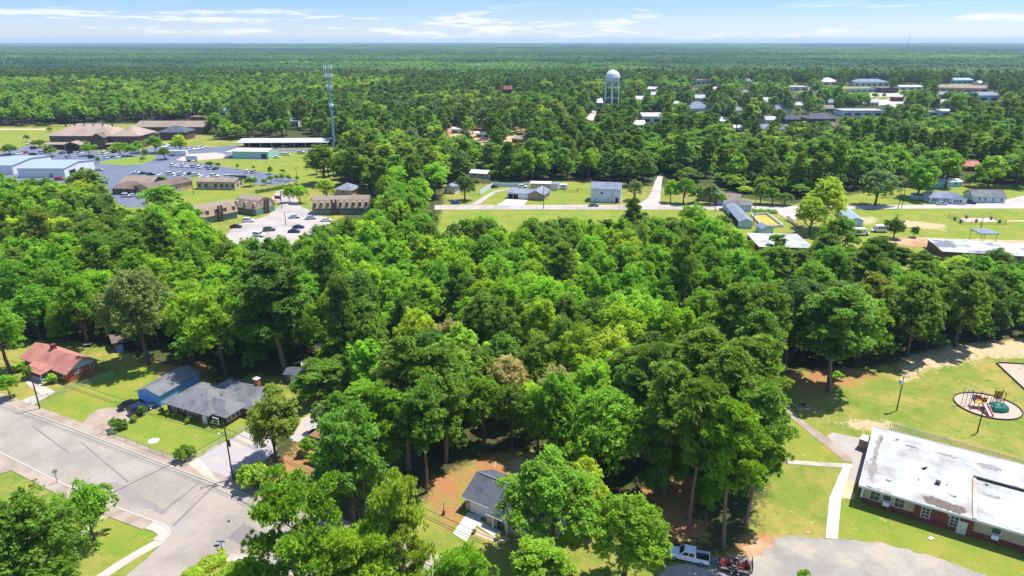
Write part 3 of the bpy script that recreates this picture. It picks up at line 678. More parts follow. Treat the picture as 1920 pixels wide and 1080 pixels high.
for i, pts in enumerate(([(1696,832),(1716,838),(1722,842),(1700,836)],[(1752,846),(1780,852),(1798,858),(1790,860),(1760,851)],[(1826,866),(1860,872),(1884,880),(1870,884),(1840,876)],
                         [(1664,898),(1672,900),(1670,904),(1664,902)],[(1842,925),(1870,930),(1880,935),(1860,933)],[(1676,823),(1684,823),(1682,826),(1677,826)],
                         [(1728,876),(1738,876),(1736,880),(1730,880)],[(1780,927),(1790,930),(1787,933)],[(1848,906),(1856,909),(1851,912)],[(1898,908),(1912,912),(1905,918)])):
    blot(pts, M['stain'], 10 + i, 3.524 + .0007 * i)
def wu(u, v): return sx(u, v, 1.8)[0]
for u, wd, rails in ((1640,1.3,1),(1688,1.3,1)): o = window(t, 'f', W, D, wu(u, 933), 1.2, 1.3, 1.75, M['offwhite'], rails, 1); o.location = (0, oh, 0)
for u, v, w_ in ((1735,965,1.05),(1789,981,1.05)): o = window(t, 'f', W, D, wu(u, v), 1.0, w_, 1.7, M['white'], 2, 1); o.location = (0, oh-.25, 0)
o = door(t, 'f', W, D, wu(1805,987), 1.05, 2.1, M['offwhite']); o.location = (0, oh-.25, 0)
for u, v in ((1663,935),(1867,1000)):
    x = wu(u, v); b = MB().box(x-.45, x+.45, oh-.55, oh, .95, 1.65).build('window_air_conditioner', M['steel_white'], t); o = window(t, 'f', W, D, x, 1.75, 1.1, 1.1, M['offwhite'], 0, 0); o.location = (0, oh, 0)
x = wu(1778, 962); MB().box(x-.15, x+.15, oh-.4, oh-.2, 2.55, 2.8).build('wall_lamp', M['white'], t)
x = wu(1616.5, 925); MB().box(x-.18, x+.18, oh-.1, oh+.05, 1.0, 2.9).build('downpipe', M['white'], t)
MB().box(W-14.2, W-9, -.3, oh, 0, 3.2).build('entrance_wall', M['dk_green'], t)
# rail along the back of the school
t, L = site('railing', (1668,806), (1960,890), 'white picket railing along the far side of the white roofed school', 'railing')
m = MB(); n = int(L / .32)
for k in range(n): x = k * L / n; m.box(x-.06, x+.06, -.03, .03, .05, 1.7)
m.build('pickets', M['white'], t); MB().box(0, L, -.02, .02, 1.45, 1.52).box(0, L, -.02, .02, .2, .27).build('rail', M['white'], t)
# cooling unit beside it
t, W = site('cooling_unit', (1608,841), (1632,850), 'large grey box unit with a pale top on the asphalt beside the school', 'cooling unit')
MB().box(0, 2.4, 0, 2.0, .05, 2.0).build('cabinet', M['tan'], t); MB().box(-.05, 2.45, -.05, 2.05, 2.0, 2.12).build('top_panel', M['white'], t)
m = MB(); [m.box(.1+.22*k, .2+.22*k, .2, 1.8, 2.12, 2.16) for k in range(10)]; m.build('grille', M['steel'], t)

# --- blocks around the far street
t, W = site('block_building', (1107,378.5), (1163,381), 'tall windowless white block building with a slate grey gable roof', 'building')
D = 9.5; wing(t, 0, W, 0, D, 6.3, 'gx', 2.2, .25, M['palewall'], M['sh_blue']); window(t, 'f', W, D, W*.37, 4.0, 1.0, .7, M['gunmetal']); door(t, 'f', W, D, W*.88, 1.2, 2.4, M['gunmetal'])
MB().box(W*.12, W*.12+1.6, -.08, .0, .1, 1.9).build('bricked_up_bay', M['teal_wall'], t); MB().tube((W*.73,-.12,0),(W*.73,-.12,5.9),.09,.09,6).build('downpipe', M['steel'], t); window(t, 'r', W, D, D*.5, 3.6, .8, .8)
t, W = site('house', (990,374.5), (1019,376.5), 'tan gabled house with slate roof and attached white carport on the bright lawn', 'house')
D = 11.5; r = wing(t, 0, W, 0, D, 2.8, 'gy', 1.7, .5, M['tan'], M['sh_blue'], M['tan'])
wing(t, -10.2, 0, .3, 7.6, 2.7, 'shed', .75, .35, M['white'], M['sh_blue'])
opening(t, 'f', W, D-.3, -8.6, 2.3, 2.1).location = (0, .3, 0); opening(t, 'f', W, D, -6.1, 2.3, 2.1).location = (0, .3, 0); garage_door(t, 'f', W, D, -2.2, 3.0, 2.1).location = (0, .3, 0)
window(t, 'r', W, D, 4, 1.0, 1.2, 1.2); window(t, 'r', W, D, 8, 1.0, 1.2, 1.2); vents(t, r, [(W*.5, D*.6, 4.3)])
t, W = site('shed', (994,355.5), (1046,357), 'long beige outbuilding behind the tan gabled house', 'shed'); D = 5.5
wing(t, 0, W*.72, 0, D, 3.0, 'flat', .05, .3, M['beige'], M['offwhite']); wing(t, W*.72, W, -.2, D, 2.9, 'flat', .02, .2, M['white'], M['sh_blue']); garage_door(t, 'f', W, D, W*.85, 2.4, 2.1).location = (0, -.2, 0)
t, W = site('house', (832,362), (853,364), 'small pale house left of the dark round tree by the far street', 'house'); D = 9
wing(t, 0, W, 0, D, 2.8, 'gy', 1.8, .4, M['offwhite'], M['sh_blue']); window(t, 'f', W, D, 1.5, 1.0, 1.0, 1.2); MB().box(.2, W-.2, -1.6, 0, 0, .3).build('porch_floor', M['brick'], t)
for x in (.4, W*.5, W-.4): MB().box(x-.08, x+.08, -1.5, -1.34, .3, 2.4).build('porch_post', M['white'], t)
t, W = site('house', (881,333), (913,335), 'small cream house with a pale low roof between the trees', 'house'); D = 7
wing(t, 0, W, 0, D, 2.7, 'gx', 1.2, .4, M['beige'], M['offwhite']); window(t, 'f', W, D, W*.3, 1.0, 1.2, 1.1); window(t, 'f', W, D, W*.75, 1.0, 1.2, 1.1)
t, W = site('house', (1312,380), (1352,384), 'ranch house with grey roof behind the street trees right of the side road', 'house'); D = 8
wing(t, -2, W, 4, 11, 2.9, 'hip', 2.4, .5, M['beige'], M['sh_blue']); wing(t, W-2, W+7.5, 0, 8, 2.8, 'gx', 2.0, .45, M['paleblue'], M['sh_taupe'])
garage_door(t, 'f', W, D, W+4.6, 3.0, 2.2); window(t, 'f', W, D, W+.6, 1.0, 1.0, 1.2); window(t, 'r', W+7.5, D, 4, 1.0, 1.2, 1.2)
t, W = site('house', (1742,381), (1781,382), 'pale blue house with grey gable roof and a front gabled wing beside the far street', 'house'); D = 8.5
wing(t, 0, W, 0, D, 2.7, 'gx', 1.9, .45, M['paleblue'], M['sh_blue']); wing(t, W, W+6.6, -.7, D-1, 2.6, 'gy', 1.6, .4, M['paleblue'], M['sh_blue'])
for s in (1.4, 2.7, W-2.6, W-1.4): window(t, 'f', W, D, s, .9, .8, 1.2)
for s in (W+1.4, W+2.7, W+3.9): o = window(t, 'f', W, D, s, .8, .9, 1.2); o.location = (0, -.7, 0)
door(t, 'f', W, D, W+5.2, .95, 2.0).location = (0, -.7, 0)
t, W = site('house', (1823,379.5), (1884,380.5), 'long pale blue house with a grey gable roof ending the far street', 'house'); D = 8.5
wing(t, 0, W, 0, D, 2.8, 'gx', 2.3, .45, M['paleblue'], M['sh_grey'])
for s in (.2, .38, .62, .88): window(t, 'f', W, D, W*s, .9, .8, 1.2)
door(t, 'l', W, D, 3.0); window(t, 'l', W, D, 6, .9, .9, 1.2)
for i, (u, v, w_) in enumerate(((1712,374,3.2),(1728,375,2.4))):
    t, W = site('shed', (u,v), (u+10,v), ('tiny white shed left of the pale blue houses', 'tiny white shed touching the pale blue house on its left')[i], 'shed'); wing(t, 0, w_, 0, 3, 2.1, 'gx', .7, .2, M['paleblue'], M['sh_blue']); door(t, 'f', w_, 3, w_/2, .8, 1.8)
t, W = site('house', (1811,321), (1838,321), 'red brick house with a dull red roof beyond the pale blue houses', 'house'); D = 9
wing(t, -3, W, 0, D, 2.9, 'gx', 2.2, .5, M['brick_dk'], M['sh_red']); [window(t, 'f', W, D, s, .9, 1.0, 1.2) for s in (W*.25, W*.6, W*.9)]
t, W = site('house', (1743,352), (1803,350), 'long low pale house behind the big oaks at the right', 'house'); D = 7
wing(t, 0, W, 0, D, 2.6, 'gx', 1.0, .3, M['teal_wall'], M['offwhite']); [window(t, 'f', W, D, W*s, .9, 1.1, 1.1) for s in (.2, .5, .8)]
for i, (A_, B_) in enumerate((((1528,336),(1548,336)), ((1600,337),(1618,338)))):
    t, W = site('house', A_, B_, ('dark roofed brick house in the trees, left one of two', 'dark roofed brick house in the trees behind the round greyish tree')[i], 'house')
    wing(t, 0, W, 0, 8, 2.7, 'hip', 1.9, .5, M['brick_dk'], M['sh_dark']); window(t, 'f', W, 8, W*.5, .9, 1.2, 1.2)
# --- sheds around the yellow floored pool
t, W = site('shed', (1386,427.5), (1410,428.5), 'long narrow grey roofed shed running back to the far street', 'shed'); D = dist((1386,427.5), (1352,395))
a_, b_ = G(1386,427.5), G(1358,393); t.rotation_euler[2] = math.atan2(b_[1]-a_[1], b_[0]-a_[0]) - math.pi/2
wing(t, 0, W, 0, D, 2.7, 'gy', 1.1, .4, M['paleblue'], M['sh_blue']); wing(t, -.5, W+6, D-.3, D+5, 2.9, 'gx', 1.3, .4, M['paleblue'], M['sh_grey']); door(t, 'f', W, D, W*.5); opening(t, 'l', W, D, D*.4, D*.6, 1.9)
t, W = site('shed', (1428,440), (1449,439), 'small gabled hut in front of the yellow floored pool', 'shed'); D = 5; wing(t, 0, W, 0, D, 2.4, 'gy', 1.0, .35, M['paleblue'], M['sh_blue']); door(t, 'f', W, D, W*.5)
t = empty('drained_pool', (0,0,0), 0, 'white walled drained pool with a yellow green floor', 'pool')
P = GP([(1408,404),(1438,403),(1468,426),(1430,428)]); MB().prism(P, -.05, .06).build('floor', M['pool_yel'], t)
m = MB()
for a, b in zip(P, P[1:] + P[:1]):
    d = Vector((b[0]-a[0], b[1]-a[1], 0)); ln = d.length; c = ((a[0]+b[0])/2, (a[1]+b[1])/2, -.05); m.obox(c, ln + .3, .3, 1.1, math.atan2(d.y, d.x))
m.build('pool_wall', M['white'], t)
t, W = site('timber_ramp', (1473,412), (1499,430), 'long weathered timber ramp beside the drained pool', 'ramp')
m = MB().add([(0,0,1.6),(W,0,.1),(W,1.2,.1),(0,1.2,1.6),(0,0,1.4),(W,0,-.1),(W,1.2,-.1),(0,1.2,1.4)], [(0,1,2,3),(7,6,5,4),(0,4,5,1),(1,5,6,2),(2,6,7,3),(3,7,4,0)]).build('deck', M['wood'], t)
for x in (.3, W*.35, W*.6): MB().box(x-.07, x+.07, .5, .65, 0, 1.5*(1-x/W)).build('prop', M['wood'], t)
t, W = site('shed', (1592,424.5), (1605,424.5), 'narrow shed with a pale blue metal roof behind the yellow green tree', 'shed'); D = 20
a_, b_ = G(1592,424.5), G(1566,400); t.rotation_euler[2] = math.atan2(b_[1]-a_[1], b_[0]-a_[0]) - math.pi/2; wing(t, 0, 5, 0, D, 2.6, 'gy', 1.1, .35, M['paleblue'], M['tin_blue']); door(t, 'f', 5, D, 2.5)
t, W = site('flat_roofed_hall', (1422,486), (1520,488), 'low hall with a bright white flat roof behind the wood', 'hall'); D = 17; wing(t, 0, W, 0, D, 4.2, 'flat', .1, .4, M['brick_sch'], M['membrane']); [window(t, 'f', W, D, W*s, 1.2, 1.6, 1.2) for s in (.2,.5,.8)]
t, W = site('flat_roofed_hall', (1766,487), (1960,499), 'wide low brown building with a patchy white and grey flat roof at the right edge', 'hall'); D = 15.5
r = wing(t, 0, W+30, 0, D, 2.9, 'flat', .05, .6, M['brown_wall'], M['membrane'], rname='roof')
r.data.materials.clear(); r.data.materials.append(mat('patchy_membrane', rgb(178,178,176), .7, .05, .5, rgb(104,106,112), .50, .58, .11))
[window(t, 'f', W, D, W*s, 1.0, 2.0, 1.4) for s in (.55,.68,.8,.92)]
t, W = site('canopy', (1838,461), (1860,461), 'blue grey raised canopy beside the patchy flat roof', 'canopy'); MB().box(-.5, 6, 0, 7, 4.3, 4.6).build('canopy_roof', M['sh_blue'], t)
for x, y in ((0,.4),(5.4,.4),(0,6.5),(5.4,6.5)): MB().tube((x,y,0),(x,y,4.3),.1,.1,8).build('post', M['steel'], t)

# --- offices on the left
t, W = site('office_building', (97,278), (214,278), 'large two storey brown office building with a broad pinkish tan roof and porch', 'office')
D = 26; H = 9; r = wing(t, 0, W, 0, D, H, 'hip', 6.2, 1.2, M['brown_wall'], M['sh_pink'])
W2 = dist((214,278), (268,277)); wing(t, W, W+W2, -1.5, D-4, H, 'hip', 4.8, 1.1, M['brown_wall'], M['sh_pink'])
m = MB().shell([(W-12,-6,H-1),(W-7,-6,H+1.8),(W-7,6,H+1.8),(W-12,6,H-1),(W-2,-6,H-1),(W-2,6,H-1)], [(0,1,2,3),(1,4,5,2)], .3).build('entrance_gable', M['sh_brn_dk'], t)
wing(t, W-11.5, W-2.5, -4.5, 0, H-.9, 'gy', 2.0, .01, M['brown_wall'], M['sh_brn_dk'])
MB().shell([(-1,-7,3.6),(W-13,-7,3.6),(W-13,0,4.7),(-1,0,4.7)], [(0,1,2,3)], .3).build('porch_roof', M['sh_pink'], t)
MB().shell([(W*.36,-12,3.9),(W*.5,-12,6.0),(W*.5,-4,6.0),(W*.36,-4,3.9),(W*.64,-12,3.9),(W*.64,-4,3.9)], [(0,1,2,3),(1,4,5,2)], .3).build('porch_roof', M['sh_pink'], t)
MB().shell([(W-2,-6,3.6),(W+4,-6,3.6),(W+4,-1.5,4.4),(W-2,-1.5,4.4)], [(0,1,2,3)], .3).build('porch_roof', M['sh_pink'], t)
for k in range(9): x = k * (W-14) / 8; MB().box(x-.3, x+.3, -6.6, -6.0, 0, 3.5).build('porch_post', M['brown_wall'], t)
for x in (W*.38, W*.62): MB().box(x-.3, x+.3, -11.6, -11, 0, 3.9).build('porch_post', M['tan'], t)
for k in range(12): 
    if k not in (9, 10): window(t, 'f', W, D, 2.2 + k*(W-4)/11.5, 5.4, 1.8, 2.0, M['tan'], 1, 0, fw=.2)
for k in range(8): window(t, 'f', W, D, 2.5 + k*(W-14)/7.5, .8, 1.8, 2.0, M['tan'], 1, 0, fw=.2)
for k in range(5):
    for z in (.9, 5.4): o = window(t, 'f', W, D, W+2.2+k*W2/5.1, z, 1.8, 2.0, M['tan'], 1, 0, fw=.2); o.location = (0, -1.5, 0)
for k in range(6): MB().tube((6+k*6.5,D*.42,H+4.4),(6+k*6.5,D*.42,H+6.3),.5,.5,8).build('roof_vent', M['gunmetal'], r)
t, W = site('office_building', (270,276), (300,268), 'dark roofed brown office wing set at an angle behind the large office', 'office'); D = 18
wing(t, 0, W, 0, D, 7.5, 'hip', 4, 1, M['brown_wall'], M['sh_brn_dk']); [window(t, 'f', W, D, W*s, z, 1.6, 1.8, M['tan'], 1, 0, fw=.2) for s in (.15,.4,.65,.88) for z in (.9,4.4)]
t, W = site('office_building', (256,252), (384,252), 'long office wing with a flat looking taupe roof against the trees', 'office'); D = 20
wing(t, 0, W, 0, D, 6.0, 'gx', 3.4, .8, M['brown_wall'], M['sh_taupe']); [window(t, 'f', W, D, W*(.08+.12*k), 1.2, 2.4, 2.0, M['tan'], 1, 0, fw=.2) for k in range(8)]
t, W = site('office_building', (300,263), (349,263), 'office block with a dark slate hip roof between the taupe wings', 'office'); D = 16
wing(t, 0, W, 0, D, 6.2, 'hip', 3.6, .9, M['brown_wall'], M['sh_dark']); [window(t, 'f', W, D, W*s, 1.2, 2.0, 2.0, M['tan'], 1, 0, fw=.2) for s in (.15,.5,.85)]
t, W = site('metal_shed', (36,333), (123,333), 'long white metal shed with a pale blue roof, nearer one of the pair', 'shed'); a_ = dist((123,333),(183,316)); D = a_
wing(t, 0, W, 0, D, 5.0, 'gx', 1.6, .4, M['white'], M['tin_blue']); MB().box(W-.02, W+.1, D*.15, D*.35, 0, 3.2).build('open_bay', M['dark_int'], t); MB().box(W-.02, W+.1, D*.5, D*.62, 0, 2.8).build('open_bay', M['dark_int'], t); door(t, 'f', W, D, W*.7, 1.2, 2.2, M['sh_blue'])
t, W = site('metal_shed', (-40,327), (26,327), 'long white metal shed with a pale blue roof, farther one of the pair', 'shed')
wing(t, 0, W, 0, D+6, 5.0, 'gx', 1.6, .4, M['white'], M['tin_blue'])
t, W = site('office_building', (212,364), (268,365), 'brown brick office with a brown hip roof beside three white cars', 'office'); D = 22
wing(t, 0, W, 0, 10, 3.2, 'hip', 2.2, .9, M['brown_wall'], M['sh_brn_dk']); wing(t, -2, W-1, 9, D, 3.4, 'gx', 2.6, .7, M['brown_wall'], M['sh_taupe']); [window(t, 'f', W, 10, W*s, .9, 1.3, 1.6) for s in (.15,.4,.65,.88)]
t, W = site('office_building', (300,366), (362,353), 'pink beige office with a dark brown roof joined to the beige one', 'office'); D = 12
wing(t, -4, W, 0, D, 3.8, 'gx', 1.6, .5, M['pinkbeige'], M['sh_brn_dk']); [MB().box(W*s-.12, W*s+.12, -.1, 0, 0, 3.6).build('pilaster', M['tan'], t) for s in (.2,.4,.6,.8)]; window(t, 'f', W, D, W*.5, 1.2, 1.2, 1.2)
t, W = site('office_building', (370,355), (441,356), 'long flat fronted beige office with six square windows', 'office'); D = 9.5
wing(t, 0, W, 0, D, 4.0, 'gx', 1.2, .5, M['beige'], M['sh_taupe']); [window(t, 'f', W, D, W*s, 1.3, 1.2, 1.4, M['gunmetal']) for s in (.07,.25,.5,.66,.8,.95)]; [window(t, 'r', W, D, D*s, 1.3, 1.1, 1.3, M['gunmetal']) for s in (.35,.75)]
t, W = site('metal_building', (437,297), (504,298), 'green metal workshop with a white roof and one dark doorway', 'workshop'); D = dist((504,298),(521,291.5))+1
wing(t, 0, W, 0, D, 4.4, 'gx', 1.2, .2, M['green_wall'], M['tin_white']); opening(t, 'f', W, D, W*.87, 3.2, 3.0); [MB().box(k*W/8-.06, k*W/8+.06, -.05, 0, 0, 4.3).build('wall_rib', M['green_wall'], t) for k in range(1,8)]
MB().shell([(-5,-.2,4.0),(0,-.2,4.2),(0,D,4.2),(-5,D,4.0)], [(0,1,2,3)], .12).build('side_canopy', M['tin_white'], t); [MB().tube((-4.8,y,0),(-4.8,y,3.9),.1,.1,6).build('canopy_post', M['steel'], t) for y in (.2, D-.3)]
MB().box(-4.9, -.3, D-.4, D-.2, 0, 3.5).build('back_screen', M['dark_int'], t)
t, W = site('carport', (447,277.5), (615,276.5), 'very long open carport with a thin white roof', 'carport'); D = 12
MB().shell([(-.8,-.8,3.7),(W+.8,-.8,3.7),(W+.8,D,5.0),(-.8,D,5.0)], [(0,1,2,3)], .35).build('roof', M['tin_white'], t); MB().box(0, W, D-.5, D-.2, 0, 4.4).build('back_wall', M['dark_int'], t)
for k in range(9): MB().box(k*W/8-.15, k*W/8+.15, 0, .3, 0, 3.5).build('post', M['offwhite'], t)
# --- gambrel roofed apartments
def apartment(A_, B_, D, label, nw, extra_left=0, chim=(), band=True, wide=0):
    t, W = site('apartment_block', A_, B_, label, 'apartments', 'gambrel roofed apartment blocks'); H = 3.2
    m = MB().box(-extra_left, W, 0, D, -.1, H - .45); m.build('wall', M['dk_green'], t)
    if band: MB().box(-extra_left-.2, W+.2, -1.0, 0, H-.8, H-.45).build('awning', M['awning_dk'], t)
    x0 = -extra_left; q = D * .17
    vs = []; z0 = H - .35
    for x in (x0-.3, W+.3): vs += [(x,-.5,z0),(x,q,H+2.9),(x,D/2,H+4.1),(x,D-q,H+2.9),(x,D+.5,z0)]
    MB().shell(vs, [(1,6,7,2),(2,7,8,3)], .2).build('roof', M['sh_taupe'], t)
    MB().shell(vs, [(0,5,6,1),(3,8,9,4)], .2).build('mansard', M['tan'], t)
    for e_ in (0, 1): m = MB(); ends(m, 'gamb', x0, W, 0, D, H, 4.1, 0, e_); m.build('gable', M['beige'], t)
    MB().box(x0+.02, W-.02, .05, D-.05, H-.45, H-.26).build('floor_band', M['beige'], t)
    for k in range(nw):
        s = x0 + 1.0 + (W - x0 - 2.0) * k / max(nw - 1, 1)
        d = MB().box(s-.5, s+.5, -.15, q*.9, H+.75, H+2.2).build('window', M['beige'], t); MB().box(s-.42, s+.42, -.19, -.13, H+.85, H+2.05).build('pane', M['glass'], d)
        window(t, 'f', W, D, s, .8, .9, 1.2)
    for s in chim: MB().box(s-.35, s+.35, -1.0, -.2, 0, H+3.4).build('chimney', M['brown_wall'], t)
    for s in (.3, .7): window(t, 'r', W, D, D*s, 3.9, .9, 1.2, M['white'], 1, 1)
    for s in (.46, .6): MB().box(W+.1, W+.7, D*s, D*s+.6, 0, H+2.8).build('chimney', M['brown_wall'], t)
    return t
apartment((385,420), (446,408.5), 8.5, 'nearest gambrel roofed apartment block with two brown chimneys on its long front', 5, 3, (6.0, 7.2), False)
apartment((442,399), (481,405), 10.5, 'short gambrel roofed apartment block with a pale gable end facing the car park', 3)
apartment((588,403), (693,401), 9, 'long gambrel roofed apartment block with a row of tall upper windows', 9, 0, (8.2, 9.8))
for i, (A_, B_, kk, rm, lb) in enumerate((((628,365),(660,367),'hip','sh_blue','grey roofed house half hidden behind the long apartment block'),((700,366),(716,366),'gx','sh_blue','grey roofed house at the left of two behind the wood'),((752,360),(772,360),'gx','sh_blue','grey roofed house behind the wood beside the far street'))):
    t, W = site('house', A_, B_, lb, 'house'); wing(t, 0, W, 0, 9, 2.8, kk, 2.4, .5, M['pinkbeige'], M[rm]); window(t, 'f', W, 9, W*.5, .9, 1.2, 1.2)

# --- far town
FAR = [ # foot left, foot right, depth, eave, kind, rise, wall, roof, name, label
 ((1580,218),(1655,218),20,5,'flat',.2,'paleblue','membrane','store_building','wide white flat roofed store with a pale blue front in the far town','store'),
 ((1738,218.5),(1785,218),16,5,'gx',1.2,'paleblue','tin_white','store_building','white roofed pale store right of the wide flat roofed one','store'),
 ((1293,215),(1331,214),18,6,'hip',6,'paleblue','sh_blue','house','slate roofed pale blue house in the far trees','house'),
 ((1473,232),(1500,232),14,4,'hip',4,'brown_wall','sh_dark','house','dark roofed house in the far trees, left one of two','house'),
 ((1514,231),(1566,231),16,4,'hip',4,'brown_wall','sh_dark','house','long dark roofed house in the far trees, right one of two','house'),
 ((1542,160),(1572,160),30,6,'hip',6,'white','tin_white','store_building','pale hipped pavilion in the far town lot','store'),
 ((1602,162),(1666,162),26,7,'hip',4,'paleblue','sh_blue','store_building','large slate roofed building in the far town','store'),
 ((1582,174),(1648,173),20,5,'flat',.3,'teal_wall','sh_taupe','store_building','teal fronted strip shop in the far town','store'),
 ((1650,174),(1684,174),30,6,'flat',.3,'brown_wall','sh_brn_dk','store_building','brown shop beside the teal fronted strip shop','store'),
 ((1686,169),(1730,169),22,5,'gx',1.5,'white','tin_white','store_building','white roofed shop in the far town','store'),
 ((1760,172),(1852,174),40,6,'gx',3,'tan','sh_taupe','store_building','very long taupe roofed building in the far town','store'),
 ((1834,190),(1873,190),30,7,'gx',3,'paleblue','sh_blue','store_building','grey roofed building at the right of the far town','store'),
 ((1740,186),(1780,187),30,6,'gx',3,'tan','sh_blue','store_building','grey roofed building below the very long taupe roof','store'),
 ((1783,157),(1824,157),26,6,'gx',3,'blue_wall','tin_blue','store_building','bright blue roofed building in the far town','store'),
 ((1473,170),(1515,170),24,5,'flat',.2,'white','membrane','store_building','white flat building at the left end of the far town','store'),
 ((1545,184),(1590,184),26,6,'hip',4,'brown_wall','sh_brn_dk','store_building','brown hipped building in the middle of the far town','store'),
 ((1305,159),(1331,158),24,7,'flat',.3,'white','sh_brn_dk','store_building','small pale building in the far trees left of the town','store'),
 ((1880,167),(1935,167),40,6,'flat',.2,'white','membrane','store_building','white flat building at the right edge of the far town','store'),
 ((1376,250),(1399,250),10,4,'gx',2,'white','tin_white','house','tiny white roofed house in the trees below the town','house'),
 ((1204,231),(1241,231),22,6,'gx',2.2,'white','tin_white','warehouse','white metal roofed warehouse right of the water tower','warehouse'),
 ((1117,203),(1130,203),20,6,'gx',4,'pinkbeige','tin_white','warehouse','small pink beige building at the foot of the water tower','warehouse'),
 ((941,176),(960,176),22,6,'gx',4,'brick_dk','brick_dk','house','rust red roof deep in the far woods','house'),
 ((853,131),(870,131),50,12,'flat',.4,'white','membrane','warehouse','small white building deep in the far woods','warehouse'),
 ((846,250),(874,251),10,3.4,'gx',1.0,'white','tin_white','trailer_home','white trailer home on the left of the sandy clearing','trailer home'),
 ((892,258),(918,258),10,3.2,'gx',1.0,'offwhite','tin_white','trailer_home','white trailer home in the middle of the sandy clearing','trailer home'),
 ((960,268),(985,270),10,3.2,'gx',1.0,'tan','sh_taupe','trailer_home','tan trailer home at the right of the sandy clearing','trailer home'),
 ((412,217),(424,217),10,5,'gx',2,'paleblue','sh_blue','house','grey roofed house above the tree belt, left','house'),
 ((357,231),(385,231),14,5,'flat',.3,'brick_dk','sh_brn_dk','house','low brick building behind the taupe office wing','house'),
 ((545,238),(560,238),10,5,'gx',2,'white','sh_blue','house','pale house above the long carport','house'),
]
for A_, B_, D, H, kd, ri, w_, r_, nm, lb, ct in FAR:
    t, W = site(nm, A_, B_, lb, ct); wing(t, 0, W, 0, D, H, kd, ri, .4, M[w_], M[r_], th=.3)
    n = max(2, min(8, int(W / 9)))
    for k in range(n): s = W * (k + .5) / n; MB().box(s - W/n*.3, s + W/n*.3, -.12, 0, H*.18, H*.6).build('window', M['glass'], t)

# small roofs scattered through the trees of the far town
rt = random.Random(12); TOWN_KEEP = []
STY = [('offwhite','tin_white','white roofed'),('paleblue','sh_blue','grey roofed'),('tan','sh_taupe','tan roofed'),('offwhite','membrane','white roofed'),('brick_dk','sh_brn_dk','brown roofed')]
spots = []
while len(spots) < 42:
    u, v = rt.uniform(1170, 1915), rt.choice((rt.uniform(152, 200), rt.uniform(165, 262)))
    if any(abs(u - a) < 26 and abs(v - b) < 8 for a, b in spots): continue
    if any(A_[0] - 12 < u < B_[0] + 12 and abs(v - A_[1]) < 12 for A_, B_, *_ in FAR): continue
    spots.append((u, v))
for u, v in spots:
    w_, r_, nm = STY[rt.choice((0,0,1,1,2,3,3,4))]; x, y = G(u, v); W = rt.uniform(7, 11) * (1 + (y - 500) / 2200); D = rt.uniform(8, 12); H = rt.uniform(3, 4.5); kd = rt.choice(('gx','hip','gx','flat')); rise = .2 if kd == 'flat' else D * .3
    t = empty('house', (x, y, 0), rt.uniform(-.5, .5), f'small {nm} building among the treetops of the far town', 'house', f'small {nm} buildings of the far town')
    wing(t, 0, W, 0, D, H, kd, rise, .5, M[w_], M[r_], th=.25); [MB().box(W*f-.7, W*f+.7, -.1, 0, 1, 2.3).build('window', M['glass'], t) for f in (.25,.7)]
    (a, b), (c, d) = PX(x, y, H), PX(x + W, y + D, H + rise); TOWN_KEEP.append([(a, b), (c, b), (c, d - 1), (a, d - 1)])
# ------------------------------------------------------------------ poles, wires, towers, fences, signs
def pole(name, u, vb, vt, label, r=.15, m_=None, arms=(), cat='utility pole', group=None, extra=None):
    x, y = G(u, vb); H = hgt_(u, vb, vt); t = empty(name, (x, y, 0), 0, label, cat, group)
    MB().tube((0,0,-.2),(0,0,H),r,r*.7,8).build('pole', m_ or M['wood_dk'], t)
    for z, L, a in arms:
        c, s = math.cos(a), math.sin(a); m = MB().obox((0,0,H-z), L, .12, .14, a)
        am = m.build('crossarm', M['wood_dk'], t)
        for k in (-.45, -.15, .15, .45): MB().tube((c*k*L, s*k*L, H-z+.14),(c*k*L, s*k*L, H-z+.32),.05,.04,6).build('insulator', M['steel_white'], am)
    return t, H
def hgt_(u, v_base, v_top):
    x, y = G(u, v_base); lo, hi = 0.0, 150.0
    for _ in range(40):
        m_ = (lo + hi) / 2
        if PX(x, y, m_)[1] > v_top: lo = m_
        else: hi = m_
    return lo
ra = math.atan2(up[4][1]-up[1][1], up[4][0]-up[1][0])
p1, h1 = pole('utility_pole', 75, 767, 685, 'wooden utility pole on the verge in front of the red roofed house')
p2, h2 = pole('utility_pole', 437, 899, 800, 'wooden utility pole with hanging transformers at the gravel yard entrance')
for dx, dz in ((.45,1.6),(.5,2.2)): MB().lathe([(.05,-.3),(.2,-.28),(.2,.3),(.06,.34)], (dx*math.cos(ra)+.1, dx*math.sin(ra)-.2, h2-dz-1), 10).build('transformer', M['gunmetal'], p2)
MB().tube((0,0,h2-1.2),(-.9,-.5,h2-1.0),.04,.04,6).build('lamp_arm', M['steel'], p2); MB().lathe([(.05,.1),(.18,0),(.18,-.1),(.04,-.14)], (-.9,-.5,h2-1.0), 10).build('lamp', M['steel_white'], p2)
p3, h3 = pole('utility_pole', 692, 1022, 896, 'grey weathered utility pole between the tall magnolia and the yellowing pine', m_=M['wood'])
p0 = (-150.0, 0); 
def wire(a, b, label, sag=.8, r=.032, group='overhead wires along the street'):
    a, b = Vector(a), Vector(b); m = MB(); n = 14; pts = []
    for k in range(n + 1):
        s = k / n; p = a.lerp(b, s); p.z -= sag * 4 * s * (1 - s); pts.append(p - a)
    for k in range(n): m.tube(pts[k], pts[k+1], r, r, 4)
    o = m.build('overhead_wire', M['black'], None, a); tag(o, label, 'wire', group)
def top(p, h, dz): return (p.location.x, p.location.y, h - dz)
far_l = (p1.location.x + (p1.location.x-p2.location.x)*1.1, p1.location.y + (p1.location.y-p2.location.y)*1.1)
far_r = (p3.location.x + (p3.location.x-p2.location.x)*1.4, p3.location.y + (p3.location.y-p2.location.y)*1.4)
